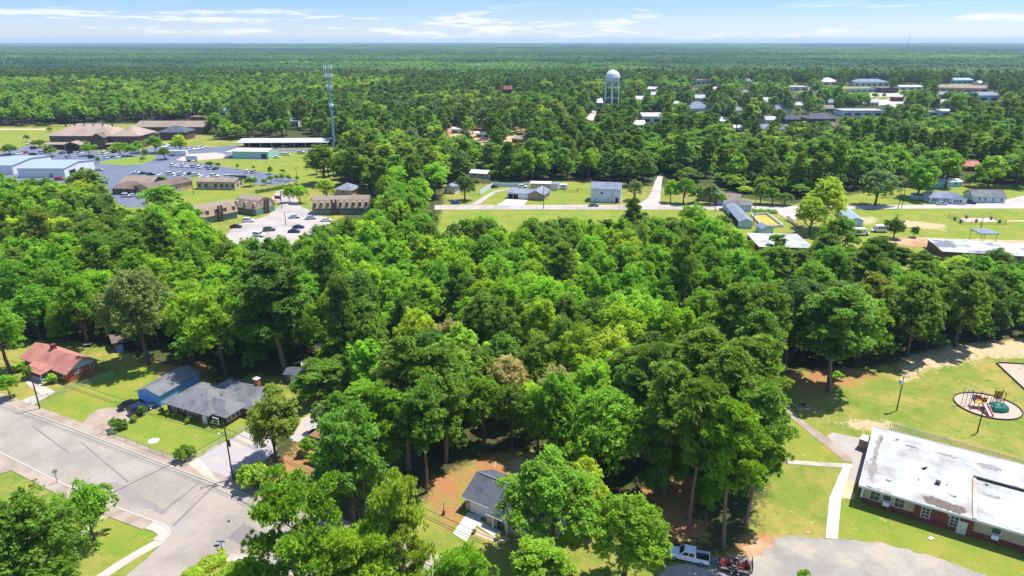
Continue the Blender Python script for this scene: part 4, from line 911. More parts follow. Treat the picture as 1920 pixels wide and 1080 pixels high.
for k, dz in enumerate((.15, 1.3, 1.7)):
    wire((far_l[0], far_l[1], h1-dz), top(p1, h1, dz), 'overhead wire running left from the pole before the red roofed house')
    wire(top(p1, h1, dz), top(p2, h2, dz), 'overhead wire between the red roofed house pole and the gravel yard pole')
    wire(top(p2, h2, dz), top(p3, h3, dz), 'overhead wire between the gravel yard pole and the pole beside the tall magnolia')
    wire(top(p3, h3, dz), (far_r[0], far_r[1], h3-dz), 'overhead wire running right in front of the grey roofed house')
wire(top(p2, h2, 1.5), (p2.location.x-22, p2.location.y-24, 7), 'service wire crossing the street toward the corner lawn')
for i, (u, vb, vt, lb) in enumerate(((1681,770,706,'school lawn light pole with a grey box near the lone pine'),(1832,812,762,'light pole on the lawn in front of the round play area'))):
    p, h = pole('light_pole', u, vb, vt, lb, .13, cat='light pole')
    if i == 0: MB().box(-.55,-.1,-.3,.3,h-1.6,h-.7).build('equipment_box', M['steel_white'], p)
    MB().tube((0,0,h-.3),(.9,.2,h),.04,.04,6).build('lamp_arm', M['steel'], p); MB().obox((1.1,.25,h-.05),.6,.25,.14,.2).build('lamp', M['steel'], p)
for u, vb, vt, lb in ((1684,391,338,'left one of the twin poles on the far street'),(1690,391,342,'right one of the twin poles on the far street'),(1837,437,408,'lone dark pole on the meadow below the fenced court'),
                      (1019,392,344,'pole at the far street before the tan gabled house'),(1188,396,346,'pole at the far street beside the small dark conifer'),(1341,396,366,'pole at the far street left of the long narrow shed'),
                      (1416,390,346,'pole at the far street right of the long narrow shed'),(1412,425,394,'pole beside the hut and the drained pool'),(1815,382,352,'pole at the left end of the long pale blue house'),
                      (1679,420,401,'short pole with crossarms over the juniper'),(529,391,357,'pole at the apartment entrance road'),(557,338,313,'lamp pole on the office lawn'),(536,421,398,'car park lamp pole on the grass divider'),(363,364,342,'pole in front of the pink beige office')):
    p, h = pole('utility_pole', u, vb, vt, lb, .16, arms=((.5, 2.6, .15), (1.4, 2.6, .15)) if 'twin' in lb or 'crossarm' in lb else (), m_=M['wood_dk'])
    if 'lamp' in lb: MB().tube((0,0,h-.1),(1.6,0,h),.06,.05,6).build('lamp_arm', M['steel'], p); MB().obox((1.7,0,h-.08),.8,.3,.18).build('lamp', M['steel'], p)
# cell mast
x, y = G(628, 284); t = empty('cell_tower', (x, y, 0), 0, 'tall blue grey monopole mast with crowded antenna arrays at its top', 'mast'); H = hgt_(628, 284, 122)
MB().tube((0,0,-.2),(0,0,H-1),0.9,.42,14).build('mast', M['monopole'], t)
for j, (dz, rr) in enumerate(((1.2,2.6),(6.5,2.2),(13.5,1.6),(25,1.0))):
    f = MB(); z = H - dz
    for k in range(3):
        a0, a1 = 2.094*k+.4, 2.094*(k+1)+.4; f.tube((rr*math.cos(a0),rr*math.sin(a0),z),(rr*math.cos(a1),rr*math.sin(a1),z),.10,.10,6).tube((0,0,z-.6),(rr*math.cos(a0),rr*math.sin(a0),z),.1,.1,6)
    fr = f.build('antenna_frame', M['steel'], t)
    for k in range(9 if j < 2 else 6):
        n = 9 if j < 2 else 6; a = 6.283*k/n + .2; MB().obox((rr*1.0*math.cos(a), rr*1.0*math.sin(a), z-1.3), .45, .3, 2.6, a).build('antenna', M['steel_white'], fr)
MB().lathe([(.05,-.5),(.9,-.35),(1.0,0),(.9,.35),(.05,.5)], (1.1,-.9,H-25), 14).build('dish', M['steel_white'], t)
# water tower
x, y = G(1146, 204); t = empty('water_tower', (x, y, 0), 0, 'white water tower with a domed tank on tall slender legs', 'water tower'); H = hgt_(1146, 204, 131)
Rt = 7.3; zc_ = H - 6.2
tk = MB().lathe([(.3,-7.4),(2.2,-7.1),(4.6,-6.0),(6.4,-3.9),(Rt,-1.2),(Rt,.6),(Rt-.5,2.2),(Rt*.72,4.2),(Rt*.4,5.7),(.4,6.2)], (0,0,zc_), 28).build('tank', M['steel_white'], t)
MB().lathe([(Rt+.05,-.1),(Rt+.9,-.1),(Rt+.9,.1),(Rt+.05,.1)], (0,0,zc_-1.2), 28).build('balcony', M['steel_white'], tk)
MB().lathe([(.5,0),(.6,.9),(.15,1.3)], (0,0,zc_+6.1), 10).build('vent', M['steel_white'], tk)
MB().tube((0,0,0),(0,0,zc_-7),1.1,1.1,12).build('riser_pipe', M['steel_white'], t)
LG = []
for k in range(6):
    a = 6.283*k/6+.3; p0_, p1_ = (9.0*math.cos(a),9.0*math.sin(a),-.2), (Rt*math.cos(a),Rt*math.sin(a),zc_-.8); LG.append((p0_, p1_)); MB().tube(p0_, p1_, .45,.42,10).build('leg', M['steel_white'], t)
for z in (.33, .66):
    m = MB()
    for k in range(6):
        q = [Vector(a).lerp(Vector(b), z) for a, b in (LG[k], LG[(k+1)%6])]; m.tube(q[0], q[1], .14,.14,6)
    m.build('strut_ring', M['steel_white'], t)
# transmission poles far left and the radio mast
for i, (u, vb, vt) in enumerate(((11,127,107),(23,127,110),(140,122,98),(149,122,102),(240,129,99),(247,128,94),(287,126,107),(368,120,100))):
    x, y = G(u, vb + 4); h = hgt_(u, vb + 4, vt); t = empty('transmission_pole', (x, y, 0), 0, f"pale transmission pole above the far left woods, {('first','second','third','fourth','fifth','sixth','seventh','last')[i]} from the left", 'transmission pole', 'transmission poles over the far left woods')
    MB().tube((0,0,0),(0,0,h),.9,.6,8).build('pole', M['beige'], t); MB().box(-5,5,-.3,.3,h*.9,h*.9+.6).build('crossarm', M['beige'], t)
t = empty('radio_mast', (1640, 3000, 0), 0, 'thin lattice radio mast standing on the horizon at the right', 'mast'); MB().tube((0,0,0),(0,0,92),.9,.5,6).build('mast', M['steel'], t)
# far street fence
def fence(name, pts, h, gap, label, pm, mesh=None, rails=(1.0,), cat='fence', pr=.04):
    a = pts[0]; t = empty(name, (a[0], a[1], 0), 0, label, cat); Q = [(p[0]-a[0], p[1]-a[1]) for p in pts]; m = MB()
    for p, q in zip(Q, Q[1:]):
        d = Vector((q[0]-p[0], q[1]-p[1])); n = max(1, int(d.length / gap))
        for k in range(n + (q is Q[-1])): x, y = p[0]+d.x*k/n, p[1]+d.y*k/n; MB().tube((x,y,-.1),(x,y,h),pr,pr,6).build('post', pm, t)
        for r in rails: m.tube((p[0],p[1],h*r-.02),(q[0],q[1],h*r-.02),pr*.6,pr*.6,5)
        if mesh:
            c = MB().add([(p[0],p[1],.05),(q[0],q[1],.05),(q[0],q[1],h-.03),(p[0],p[1],h-.03)], [(0,1,2,3)]).build('mesh_panel', mesh, t)
    m.build('rail', pm, t); return t
cl = bpy.data.materials.new('chain_link'); cl.use_nodes = True; ct_ = cl.node_tree; cb = ct_.nodes['Principled BSDF']; cb.inputs['Base Color'].default_value = rgb(168,172,172); cb.inputs['Roughness'].default_value = .6
# the woven wire: diagonal strands with open holes between
tcx = ct_.nodes.new('ShaderNodeTexCoord'); acc = None
for sgn in (1, -1):
    s3 = ct_.nodes.new('ShaderNodeVectorMath'); s3.operation = 'DOT_PRODUCT'; s3.inputs[1].default_value = (1*sgn, .6*sgn, 1.15); ct_.links.new(tcx.outputs['Object'], s3.inputs[0])
    mu = ct_.nodes.new('ShaderNodeMath'); mu.operation = 'MULTIPLY'; mu.inputs[1].default_value = 8; ct_.links.new(s3.outputs['Value'], mu.inputs[0])
    fr = ct_.nodes.new('ShaderNodeMath'); fr.operation = 'FRACT'; ct_.links.new(mu.outputs[0], fr.inputs[0])
    lt = ct_.nodes.new('ShaderNodeMath'); lt.operation = 'LESS_THAN'; lt.inputs[1].default_value = .09; ct_.links.new(fr.outputs[0], lt.inputs[0])
    if acc is None: acc = lt.outputs[0]
    else:
        mx = ct_.nodes.new('ShaderNodeMath'); mx.operation = 'MAXIMUM'; ct_.links.new(acc, mx.inputs[0]); ct_.links.new(lt.outputs[0], mx.inputs[1]); acc = mx.outputs[0]
tp = ct_.nodes.new('ShaderNodeBsdfTransparent'); ms_ = ct_.nodes.new('ShaderNodeMixShader'); ct_.links.new(acc, ms_.inputs[0]); ct_.links.new(tp.outputs[0], ms_.inputs[1]); ct_.links.new(cb.outputs[0], ms_.inputs[2]); ct_.links.new(ms_.outputs[0], ct_.nodes['Material Output'].inputs[0])
fence('chain_link_fence', GP([(826,393.6),(1340,393.6)]), 1.8, 6, 'long chain link fence between the far street and the meadow', M['wood'], cl)
fence('chain_link_fence', GP([(193,812),(330,864),(352,872),(468,800)]), 1.2, 3, 'chain link fence round the front lawn of the hip roofed house', M['steel'], cl)
fence('chain_link_fence', GP([(58,758),(215,704)]), 1.2, 3, 'chain link fence between the red roofed house and the open lawn', M['steel'], cl)
fence('court_fence', GP([(1778,407.5),(1805,420.5),(1886,421),(1856,408),(1778,407.5)]), 1.7, 3.2, 'dark railing round the small pink court on the meadow', M['gunmetal'], None, (1.0,.55,.1), pr=.06)
for i, (u, v) in enumerate(((1790,413),(1801,418),(1812,410),(1830,417),(1858,412),(1874,418))): 
    x, y = G(u, v); t = empty('planter', (x,y,0), 0, f"dark planter beside the pink court, {('first','second','third','fourth','fifth','sixth')[i]} from the left", 'planter', 'planters round the pink court'); MB().lathe([(.35,0),(.5,.7),(.45,.72)], (0,0,0), 10).build('tub', M['gunmetal'], t); MB().lathe([(.3,.6),(.6,.95),(.4,1.4),(.05,1.6)], (0,0,0), 9).build('foliage', M['dk_green'], t)
def wallrun(pts, h, label):
    t = empty('garden_wall', (*pts[0], 0), 0, label, 'wall'); m = MB(); c = MB()
    for p, q in zip(pts, pts[1:]):
        d = Vector((q[0]-p[0], q[1]-p[1])); a = math.atan2(d.y, d.x); mid = ((p[0]+q[0])/2-pts[0][0], (p[1]+q[1])/2-pts[0][1], 0); m.obox(mid, d.length+.2, .2, h, a); c.obox((mid[0],mid[1],h), d.length+.3, .3, .08, a)
    m.build('wall', M['paleblue'], t); c.build('coping', M['white'], t)
wallrun(GP([(900,365),(925,350),(991,350.5)]), 1.9, 'pale white garden wall behind the curved drive')
# bollards round the lot, one by one
bd = MB().tube((0,0,0),(0,0,1.0),.14,.14,8).mesh('bollard', M['white']); nb = 0
BP = [(186+k*4.4, 309.6+k*.18) for k in range(10)] + [(352+k*7.6, 312+k*.95) for k in range(19)]
for u, v in BP:
    o = bpy.data.objects.new('bollard', bd); COL.objects.link(o); o.location = (*G(u, v), 0)
    tag(o, 'short white bollard in the row edging the grass island' if nb < 10 else 'short white bollard in the row between the blue lot and the office lawn', 'bollard', 'bollards edging the grass island' if nb < 10 else 'bollards along the office lawn'); nb += 1
# hedges
HEDGES = [('hedge', GP([(352,1090),(385,1066),(410,1050),(424,1046)]), 2.6, 1.1, 'lime', 'clipped yellow green hedge at the street junction corner'),
          ('hedge', GP([(480,362),(505,358),(530,353),(558,349)]), 2.4, 1.4, 'deep', 'dark clipped hedge along the office lawn by the entrance road'),
          ('hedge', GP([(1412,398),(1455,399)]), 5, 1.2, 'mid', 'low leafy hedge between the far street and the drained pool')]
# signs
def sign(u, vb, vt, label, kind, rot=0):
    x, y = G(u, vb); h = hgt_(u, vb, vt); t = empty('street_sign', (x, y, 0), rot, label, 'sign'); MB().tube((0,0,0),(0,0,h-.15),.045,.045,6).build('post', M['gunmetal'], t)
    if kind == 'oct': MB().yprism([(.42*math.cos(a+.3927), h-.42+.42*math.sin(a+.3927)) for a in [k*math.pi/4 for k in range(8)]], -.07, -.05).build('sign_plate', M['steel'], t)
    if kind == 'name':
        MB().box(-.65,.65,-.02,.02,h-.22,h).build('sign_plate', M['blue_sign'], t); MB().box(-.02,.02,-.6,.6,h-.46,h-.26).build('sign_plate', M['blue_sign'], t)
    if kind == 'board': MB().box(-.35,.35,-.03,0,h-.35,h).build('sign_plate', M['gunmetal'], t)
sign(108, 906, 880, 'stop sign seen from behind on the near pavement', 'oct', .9); sign(418, 1038, 1014, 'blue street name sign at the junction corner', 'name', -.1); sign(409, 1040, 1021, 'small dark sign left of the blue street name sign', 'board', .2)
x, y = G(521, 376); t = empty('site_sign', (x,y,0), -.3, 'red and blue framed sign board at the apartment entrance', 'sign'); MB().box(-1.6,-1.4,-.1,.1,0,2.4).box(1.4,1.6,-.1,.1,0,2.4).build('frame', M['blue_sign'], t); MB().box(-1.4,1.4,-.06,.06,.7,2.3).build('sign_plate', M['red_sign'], t)
# yard things
x, y = G(288, 827); t = MB().lathe([(.9,0),(1.0,.06),(.85,.12),(.2,.12)], (0,0,0), 20).build('stone_disc', M['white_conc'], None, (x,y,0)); tag(t, 'round pale stone disc on the lawn of the hip roofed house', 'stone disc')
x, y = G(1745, 1010); t = empty('utility_hatch', (x,y,0), .4, 'small pale hatch lying on the school front lawn', 'hatch'); MB().box(-.4,.4,-.3,.3,0,.12).build('lid', M['white_conc'], t); MB().box(-.12,.12,-.3,.3,.12,.16).build('handle', M['steel'], t)
x, y = G(1513, 997); o = MB().lathe([(.45,0),(.45,.06),(.2,.07)], (0,0,0), 14).build('ground_cover_plate', M['red_clay'], None, (x,y,0)); tag(o, 'round brownish plate in the school lawn near the gravel road', 'plate')
x, y = G(832, 965); t = empty('yard_post', (x,y,0), 0, 'thin dark post on the orange yard left of the new drive', 'post'); MB().tube((0,0,0),(.05,0,2.4),.07,.04,6).build('post', M['gunmetal'], t); MB().box(-.2,.2,-.15,.15,0,.7).build('box', M['gunmetal'], t)
x, y = G(1497, 766); t = empty('kerbed_planter', (0,0,0), 0, 'pale concrete edged corner bed on the school lawn by the lone pine', 'planter')
P = GP([(1474,749),(1499,769),(1518,767),(1500,752)])
for a, b in zip(P[:-1], P[1:]): d = Vector((b[0]-a[0],b[1]-a[1])); MB().obox(((a[0]+b[0])/2,(a[1]+b[1])/2,0), d.length, .25, .22, math.atan2(d.y,d.x)).build('kerb', M['concrete'], t)
MB().lathe([(.5,0),(.4,.4),(.1,.5)], (*G(1507,760),0), 8).build('stump', M['wood_dk'], t)
x, y = G(662-.0, 650); t = empty('garden_table', (*G(165,650), 0), .3, 'pale table in the back garden behind the red roofed house', 'table'); MB().box(-.9,.9,-.5,.5,.7,.76).build('table_top', M['concrete'], t); [MB().tube((sx_*.7,sy_*.35,0),(sx_*.7,sy_*.35,.7),.04,.04,6).build('leg', M['steel'], t) for sx_ in (-1,1) for sy_ in (-1,1)]

# ------------------------------------------------------------------ play area
PC = G(1851, 760); PR = GP([(1795,759),(1908,764)]); pa = math.dist(PR[0], PR[1]) / 2; pb = 5.4
cx_, cy_ = (PR[0][0]+PR[1][0])/2, (PR[0][1]+PR[1][1])/2
EL = lambda s, k=28: [(cx_ + pa*s*math.cos(6.283*i/k), cy_ + (pb*s if True else 0)*math.sin(6.283*i/k) - .18*pa*s*math.cos(6.283*i/k)*.25) for i in range(k)]
sheet('play_area', EL(1.0), .05, M['mulch'], world=True)
t = empty('play_area_edging', (0,0,0), 0, 'dark oval edging round the play area on the school lawn', 'edging'); a_, b_ = EL(1.0), EL(1.035); m = MB()
for i in range(28): j = (i+1)%28; m.prism([a_[i],a_[j],b_[j],b_[i]], 0, .28)
m.build('edge', M['gunmetal'], t)
t = empty('play_structure', (*G(1838,765), 0), -.25, 'climbing frame with a red slide, tall dark posts and a yellow deck tower', 'play structure')
for x in (-1.5, 0, 1.2):
    for y in (-.6, .9): MB().tube((x,y,0),(x,y,3.4 if x < 1 else 2.9),.07,.07,8).build('post', M['gunmetal'], t)
MB().box(-1.5,0,-.6,.9,1.3,1.42).box(0,1.2,-.6,.9,1.0,1.1).build('deck', M['yellow'], t)
MB().add([(-.15,-.6,1.42),(.75,-.6,1.42),(1.15,-3.4,.25),(.25,-3.4,.25),(-.15,-.6,1.32),(.75,-.6,1.32),(1.15,-3.4,.12),(.25,-3.4,.12)], [(0,3,2,1),(4,5,6,7),(0,1,5,4),(1,2,6,5),(2,3,7,6),(3,0,4,7)]).build('slide', M['red_pl'], t)
for dx in (0, .82): MB().add([(-.18+dx,-.6,1.75),(-.08+dx,-.6,1.75),(.32+dx,-3.4,.55),(.22+dx,-3.4,.55),(-.18+dx,-.6,1.35),(-.08+dx,-.6,1.35),(.32+dx,-3.4,.15),(.22+dx,-3.4,.15)], [(0,3,2,1),(4,5,6,7),(0,1,5,4),(1,2,6,5),(2,3,7,6),(3,0,4,7)]).build('slide_side', M['red_pl'], t)
MB().box(-1.5,0,.88,.94,1.5,2.4).build('panel', M['red_pl'], t); MB().box(-1.56,-1.5,-.6,.9,1.5,2.3).build('panel', M['blue_sign'], t); MB().box(0,1.2,.88,.93,1.1,2.0).build('panel', M['yellow'], t)
for x, h in ((-3.3,4.2),(-2.6,3.6),(-2.0,3.8)): MB().tube((x,.5,0),(x,.5,h),.06,.06,8).build('post', M['monopole'], t)
MB().tube((-3.3,.5,4.1),(-2.0,.5,3.7),.05,.05,6).tube((-3.3,.5,2.6),(-2.0,.5,2.4),.05,.05,6).build('overhead_bar', M['monopole'], t)
t = empty('play_tower', (*G(1871,757), 0), -.2, 'small play tower with yellow panels beside the green climbing dome', 'play structure')
for x in (-.7,.7):
    for y in (-.6,.6): MB().tube((x,y,0),(x,y,3.0),.07,.07,8).build('post', M['gunmetal'], t)
MB().box(-.7,.7,-.6,.6,1.0,1.1).build('deck', M['wood'], t); MB().box(-.7,.7,.55,.62,1.2,2.6).build('panel', M['yellow'], t)
t = empty('climbing_dome', (*G(1869,768), 0), 0, 'low dark green climbing dome on the play area', 'climbing dome')
MB().lathe([(2.3,0),(2.2,.5),(1.8,1.0),(1.1,1.35),(.1,1.5)], (0,0,0), 20, sy=.7).build('shell', M['teal_pl'], t)
m = MB(); rr_ = random.Random(4)
for k in range(46):
    a = rr_.uniform(0,6.28); f = rr_.uniform(.3,1); m.obox((2.05*f*math.cos(a), 1.4*f*math.sin(a), 1.35*math.sqrt(max(0,1-f*f))+.12), .34,.24,.14, a)
m.build('foot_hold', M['teal_pl'], t)
P = GP([(1868,682),(1880,681),(1990,688),(1990,790),(1925,735)]); sheet('play_area', P, .04, M['mulch'], world=True)
t = empty('play_area_edging', (0,0,0), 0, 'dark low edging round the second play area at the right edge', 'edging'); m = MB()
for a, b in ((P[0],P[1]),(P[1],P[2]),(P[0],P[4]),(P[4],P[3])): d = Vector((b[0]-a[0],b[1]-a[1])); m.obox(((a[0]+b[0])/2,(a[1]+b[1])/2,0), d.length, .2, .32, math.atan2(d.y,d.x))
m.build('edge', M['gunmetal'], t)
x, y = G(1917, 690); t = empty('swing_post', (x,y,0), 0, 'thin steel post at the right edge beside the second play area', 'post'); MB().tube((0,0,0),(0,0,3),.06,.06,6).build('post', M['steel'], t); MB().box(-.05,.05,-.6,.6,2.7,2.8).build('arm', M['steel'], t)

# ------------------------------------------------------------------ vehicles
def loft(secs, close=True):
    """rings of equal point count joined in order"""
    m = MB(); n = len(secs[0]); vs = [p for s in secs for p in s]; fs = []
    for i in range(len(secs)-1):
        for k in range(n): fs.append((i*n+k, i*n+(k+1)%n, (i+1)*n+(k+1)%n, (i+1)*n+k))
    if close: fs += [tuple(range(n))[::-1], tuple(range((len(secs)-1)*n, len(secs)*n))]
    return m.add(vs, fs)
def ring(x, w, z0, z1, c=.14): return [(x,-w+c*.5,z0),(x,w-c*.5,z0),(x,w,z0+c),(x,w,z1-c),(x,w-c,z1),(x,-w+c,z1),(x,-w,z1-c),(x,-w,z0+c)]
CARS = { # length stations: (x, half width, bottom, top); cabin: (x0 base, x0 top, x1 top, x1 base), roof height
 'sedan': ([(-2.35,.70,.42,.78),(-2.25,.82,.28,.95),(-1.5,.90,.24,1.0),(0,.91,.24,1.0),(1.1,.90,.24,.98),(1.9,.86,.26,.86),(2.3,.76,.34,.70)], (-1.75,-1.1,.35,1.15), 1.45),
 'suv': ([(-2.4,.76,.45,.95),(-2.32,.90,.32,1.1),(-1.4,.95,.3,1.12),(0,.96,.3,1.12),(1.2,.95,.3,1.1),(2.0,.92,.32,1.02),(2.35,.80,.4,.85)], (-2.3,-2.0,.45,1.15), 1.78),
}
def car(kind, pnt, label, loc, rot, group=None, name='parked_car', cat='car', detail=True):
    secs, cab, zr = CARS[kind]; t = empty(name, loc, rot, label, cat, group)
    loft([ring(*s) for s in secs]).build('body', pnt, t)
    zb = secs[3][3] - .06; wb, wt = secs[3][1] - .06, secs[3][1] - .24
    a, b, c, d = cab
    base = [(a,-wb,zb),(d,-wb,zb),(d,wb,zb),(a,wb,zb)]; topq = [(b,-wt,zr),(c,-wt,zr),(c,wt,zr),(b,wt,zr)]
    MB().add(base + topq, [(0,1,5,4),(2,3,7,6),(1,2,6,5),(3,0,4,7),(4,5,6,7)]).build('cabin', pnt, t)
    def glass(i, j, nm, sh=.10, out=.012):
        q = [Vector(base[i]), Vector(base[j]), Vector(topq[j]), Vector(topq[i])]; cen = sum(q, Vector())/4; nrm = (q[1]-q[0]).cross(q[3]-q[0]).normalized()
        p = [cen + (v-cen)*(1-sh*2 if True else 1) + nrm*out for v in q]; p2 = [v - nrm*.02 for v in p]
        MB().add(p + p2, [(0,1,2,3),(7,6,5,4),(0,4,5,1),(1,5,6,2),(2,6,7,3),(3,7,4,0)]).build(nm, M['glass_car'], t)
    glass(1, 2, 'windscreen', .06); glass(3, 0, 'rear_window', .08); glass(0, 1, 'side_window'); glass(2, 3, 'side_window')
    for x in (-1.4, 1.42):
        for s in (-1, 1):
            y = s * (secs[3][1] - .12); w = MB().tube((x,y-.11,.33),(x,y+.11,.33),.34,.34,16).build('wheel', M['black'], t)
            if detail: MB().tube((x,y+s*.10,.33),(x,y+s*.125,.33),.2,.18,12).build('rim', M['chrome'], w)
    xe = secs[-1][0]; zt = secs[-1][3]; we = secs[-1][1]
    for s in (-1, 1):
        MB().box(xe-.12, xe+.02, s*we*.78-.15, s*we*.78+.15, zt-.20, zt-.06).build('headlight', M['headlamp'], t)
        MB().box(secs[0][0]-.02, secs[0][0]+.1, s*secs[0][1]*.8-.13, s*secs[0][1]*.8+.13, secs[0][3]-.24, secs[0][3]-.06).build('taillight', M['taillamp'], t)
    return t
def face_(A_, B_): a, b = G(*A_), G(*B_); return math.atan2(b[1]-a[1], b[0]-a[0])
car('sedan', PAINT['black'], 'black sedan parked before the left door of the blue garage', (*G(246,763),0), face_((232,767),(262,757)))
car('suv', PAINT['navy'], 'dark blue car parked before the right door of the blue garage', (*G(266,772),0), face_((250,777),(282,765)))
t0 = car('suv', PAINT['white'], 'white van like car parked beside the nearest gambrel roofed block', (*G(466.5,416),0), .05)
for i, (k, c, u, v, a, l) in enumerate((('sedan','maroon',443,427,.1,'maroon car beside the white van like car in the apartment car park'),('suv','grey',505,433,.35,'grey car left of the car park grass divider'),
    ('sedan','navy',552,436,.0,'dark blue sedan right of the car park grass divider'),('sedan','navy',560,428,.1,'dark blue car parked behind the sedan by the divider'),('suv','white',486,443,-.3,'white car at the lower left of the apartment car park'),
    ('sedan','silver',552,409,.2,'silver sedan in the middle of the apartment car park'),('sedan','silver',583,411,.2,'silver sedan before the long gambrel roofed block'),('sedan','white',612,415,.1,'white car half hidden by trees before the long gambrel roofed block'),
    ('sedan','blue',855,382,.1,'blue car under the dark round tree on the far street'),('sedan','grey',1113,387,.03,'dark grey car driving on the far street past the block building'),('sedan','silver',1765,384,.0,'silver car parked in front of the pale blue house'),
    ('suv','navy',1819,382,-.5,'dark car between the two pale blue houses'),('sedan','black',926,352,.3,'black car at the head of the curved drive'))):
    car(k, PAINT[c], l, (*G(u, v), 0), a, detail=False)
# pickup truck and trailer
a_, b_ = G(1312,1062), G(1265,1052); ang = math.atan2(b_[1]-a_[1], b_[0]-a_[0]); t = empty('pickup_truck', ((a_[0]+b_[0])/2, (a_[1]+b_[1])/2, .02), ang, 'white crew cab pickup truck with an empty dark bed on the gravel road', 'pickup truck')
yo = -.9   # its near side wheels stand on the two marks
def sh(m): m.v = [(p[0], p[1]+yo, p[2]) for p in m.v]; return m
P_ = PAINT['white']
sh(loft([ring(*s) for s in ((.35,.97,.5,1.15),(1.0,.98,.48,1.2),(1.6,.98,.48,1.18),(2.5,.96,.5,1.14),(2.85,.90,.55,1.0))])).build('hood', P_, t)
sh(loft([ring(*s) for s in ((-1.15,.98,.48,1.22),(.4,.98,.48,1.22))])).build('body', P_, t)
cab = [(-1.15,-.93,1.2),(1.25,-.93,1.2),(1.25,.93,1.2),(-1.15,.93,1.2)]; ctop = [(-1.0,-.76,1.92),(.55,-.76,1.92),(.55,.76,1.92),(-1.0,.76,1.92)]
sh(MB().add(cab+ctop, [(0,1,5,4),(2,3,7,6),(1,2,6,5),(3,0,4,7),(4,5,6,7),(0,3,2,1)])).build('cabin', P_, t)
def tg(q, nm):
    q = [Vector(v) for v in q]; nrm = (q[1]-q[0]).cross(q[3]-q[0]).normalized(); p = [v+nrm*.015 for v in q]; p2 = [v-nrm*.02 for v in q]
    sh(MB().add(p+p2, [(0,1,2,3),(7,6,5,4),(0,4,5,1),(1,5,6,2),(2,6,7,3),(3,7,4,0)])).build(nm, M['glass_car'], t)
L_ = lambda i, j, f, g: tuple(Vector(cab[i]).lerp(Vector(cab[j]), f).lerp(Vector(ctop[i]).lerp(Vector(ctop[j]), f), g))
tg([L_(1,2,.08,.08),L_(1,2,.92,.08),L_(1,2,.92,.9),L_(1,2,.08,.9)], 'windscreen'); tg([L_(3,0,.1,.25),L_(3,0,.9,.25),L_(3,0,.9,.85),L_(3,0,.1,.85)], 'rear_window')
for i, j in ((0,1),(2,3)): tg([L_(i,j,.08,.15),L_(i,j,.46,.15),L_(i,j,.46,.85),L_(i,j,.1,.85)], 'side_window'); tg([L_(i,j,.52,.15),L_(i,j,.9,.15),L_(i,j,.88,.85),L_(i,j,.52,.85)], 'side_window')
m = MB().box(-2.95,-1.15,-.98,-.88,.55,1.2).box(-2.95,-1.15,.88,.98,.55,1.2).box(-2.95,-2.86,-.88,.88,.55,1.18); sh(m).build('bed', P_, t); sh(MB().box(-2.86,-1.15,-.88,.88,.7,.78)).build('bed_liner', M['black'], t)
m = MB()
for k in range(7): m.obox((-1.6-(k%3)*.4, -.4+(k//3)*.4, .78), .4,.3,.22+.05*k, k)
sh(m).build('bed_load', M['gunmetal'], t)
for x in (-1.85, 1.85):
    for y in (-.86,.86): w = sh(MB().tube((x,y-.13,.38),(x,y+.13,.38),.39,.39,18)).build('wheel', M['black'], t); s = 1 if y > 0 else -1; sh(MB().tube((x,y+s*.12,.38),(x,y+s*.145,.38),.23,.2,12)).build('rim', M['chrome'], w)
for s in (-1,1): sh(MB().box(2.76,2.9,s*.68-.16,s*.68+.16,.82,1.0)).build('headlight', M['headlamp'], t); sh(MB().box(-2.98,-2.9,s*.9-.07,s*.9+.07,.8,1.12)).build('taillight', M['taillamp'], t)
sh(MB().box(2.8,2.98,-.9,.9,.45,.66)).build('bumper', M['chrome'], t); sh(MB().box(-3.1,-2.95,-.9,.9,.45,.62)).build('bumper', M['chrome'], t)
for s in (-1,1): sh(MB().box(.85,1.05,s*1.06-.1,s*1.06+.1,1.22,1.42)).build('mirror', P_, t)
d_ = Vector((math.cos(ang), math.sin(ang))); n_ = Vector((-d_.y, d_.x)); base_ = Vector((t.location.x, t.location.y)) + n_*yo
tc2 = base_ - d_*6.4; tl = empty('utility_trailer', (tc2.x, tc2.y, .02), ang + .03, 'open mesh sided utility trailer hitched to the white pickup truck', 'trailer')
MB().box(-2.2,2.2,-1.05,1.05,.55,.63).build('deck', M['wood'], tl); m = MB()
for y in (-1.05,1.05):
    m.box(-2.2,2.2,y-.03,y+.03,.98,1.04); [m.box(x-.03,x+.03,y-.03,y+.03,.6,1.0) for x in (-2.17,-1.1,0,1.1,2.17)]
m.box(2.17,2.23,-1.05,1.05,.98,1.04).build('side_rail', M['gunmetal'], tl)
m = MB().box(-2.3,-2.24,-1.05,1.05,.6,1.9); m = MB(); [m.box(-2.3,-2.24,-1.05+k*.3-.025,-1.05+k*.3+.025,.6,1.95) for k in range(8)]; m.box(-2.3,-2.24,-1.05,1.05,1.9,1.97).box(-2.3,-2.24,-1.05,1.05,1.2,1.25); m.build('ramp_gate', M['gunmetal'], tl)
MB().tube((2.2,-.6,.55),(3.4,0,.52),.05,.05,6).tube((2.2,.6,.55),(3.4,0,.52),.05,.05,6).build('tow_bar', M['gunmetal'], tl)
for x in (-.45,.45):
    for y in (-1.18,1.18): w = MB().tube((x,y-.1,.33),(x,y+.1,.33),.33,.33,14).build('wheel', M['black'], tl); MB().tube((x,y+(.1 if y>0 else -.1),.33),(x,y+(.12 if y>0 else -.12),.33),.17,.15,10).build('rim', M['chrome'], w)
for y0_ in (-1.32, 1.08): MB().box(-.95,.95,y0_,y0_+.24,.7,.76).build('mudguard', M['gunmetal'], tl)
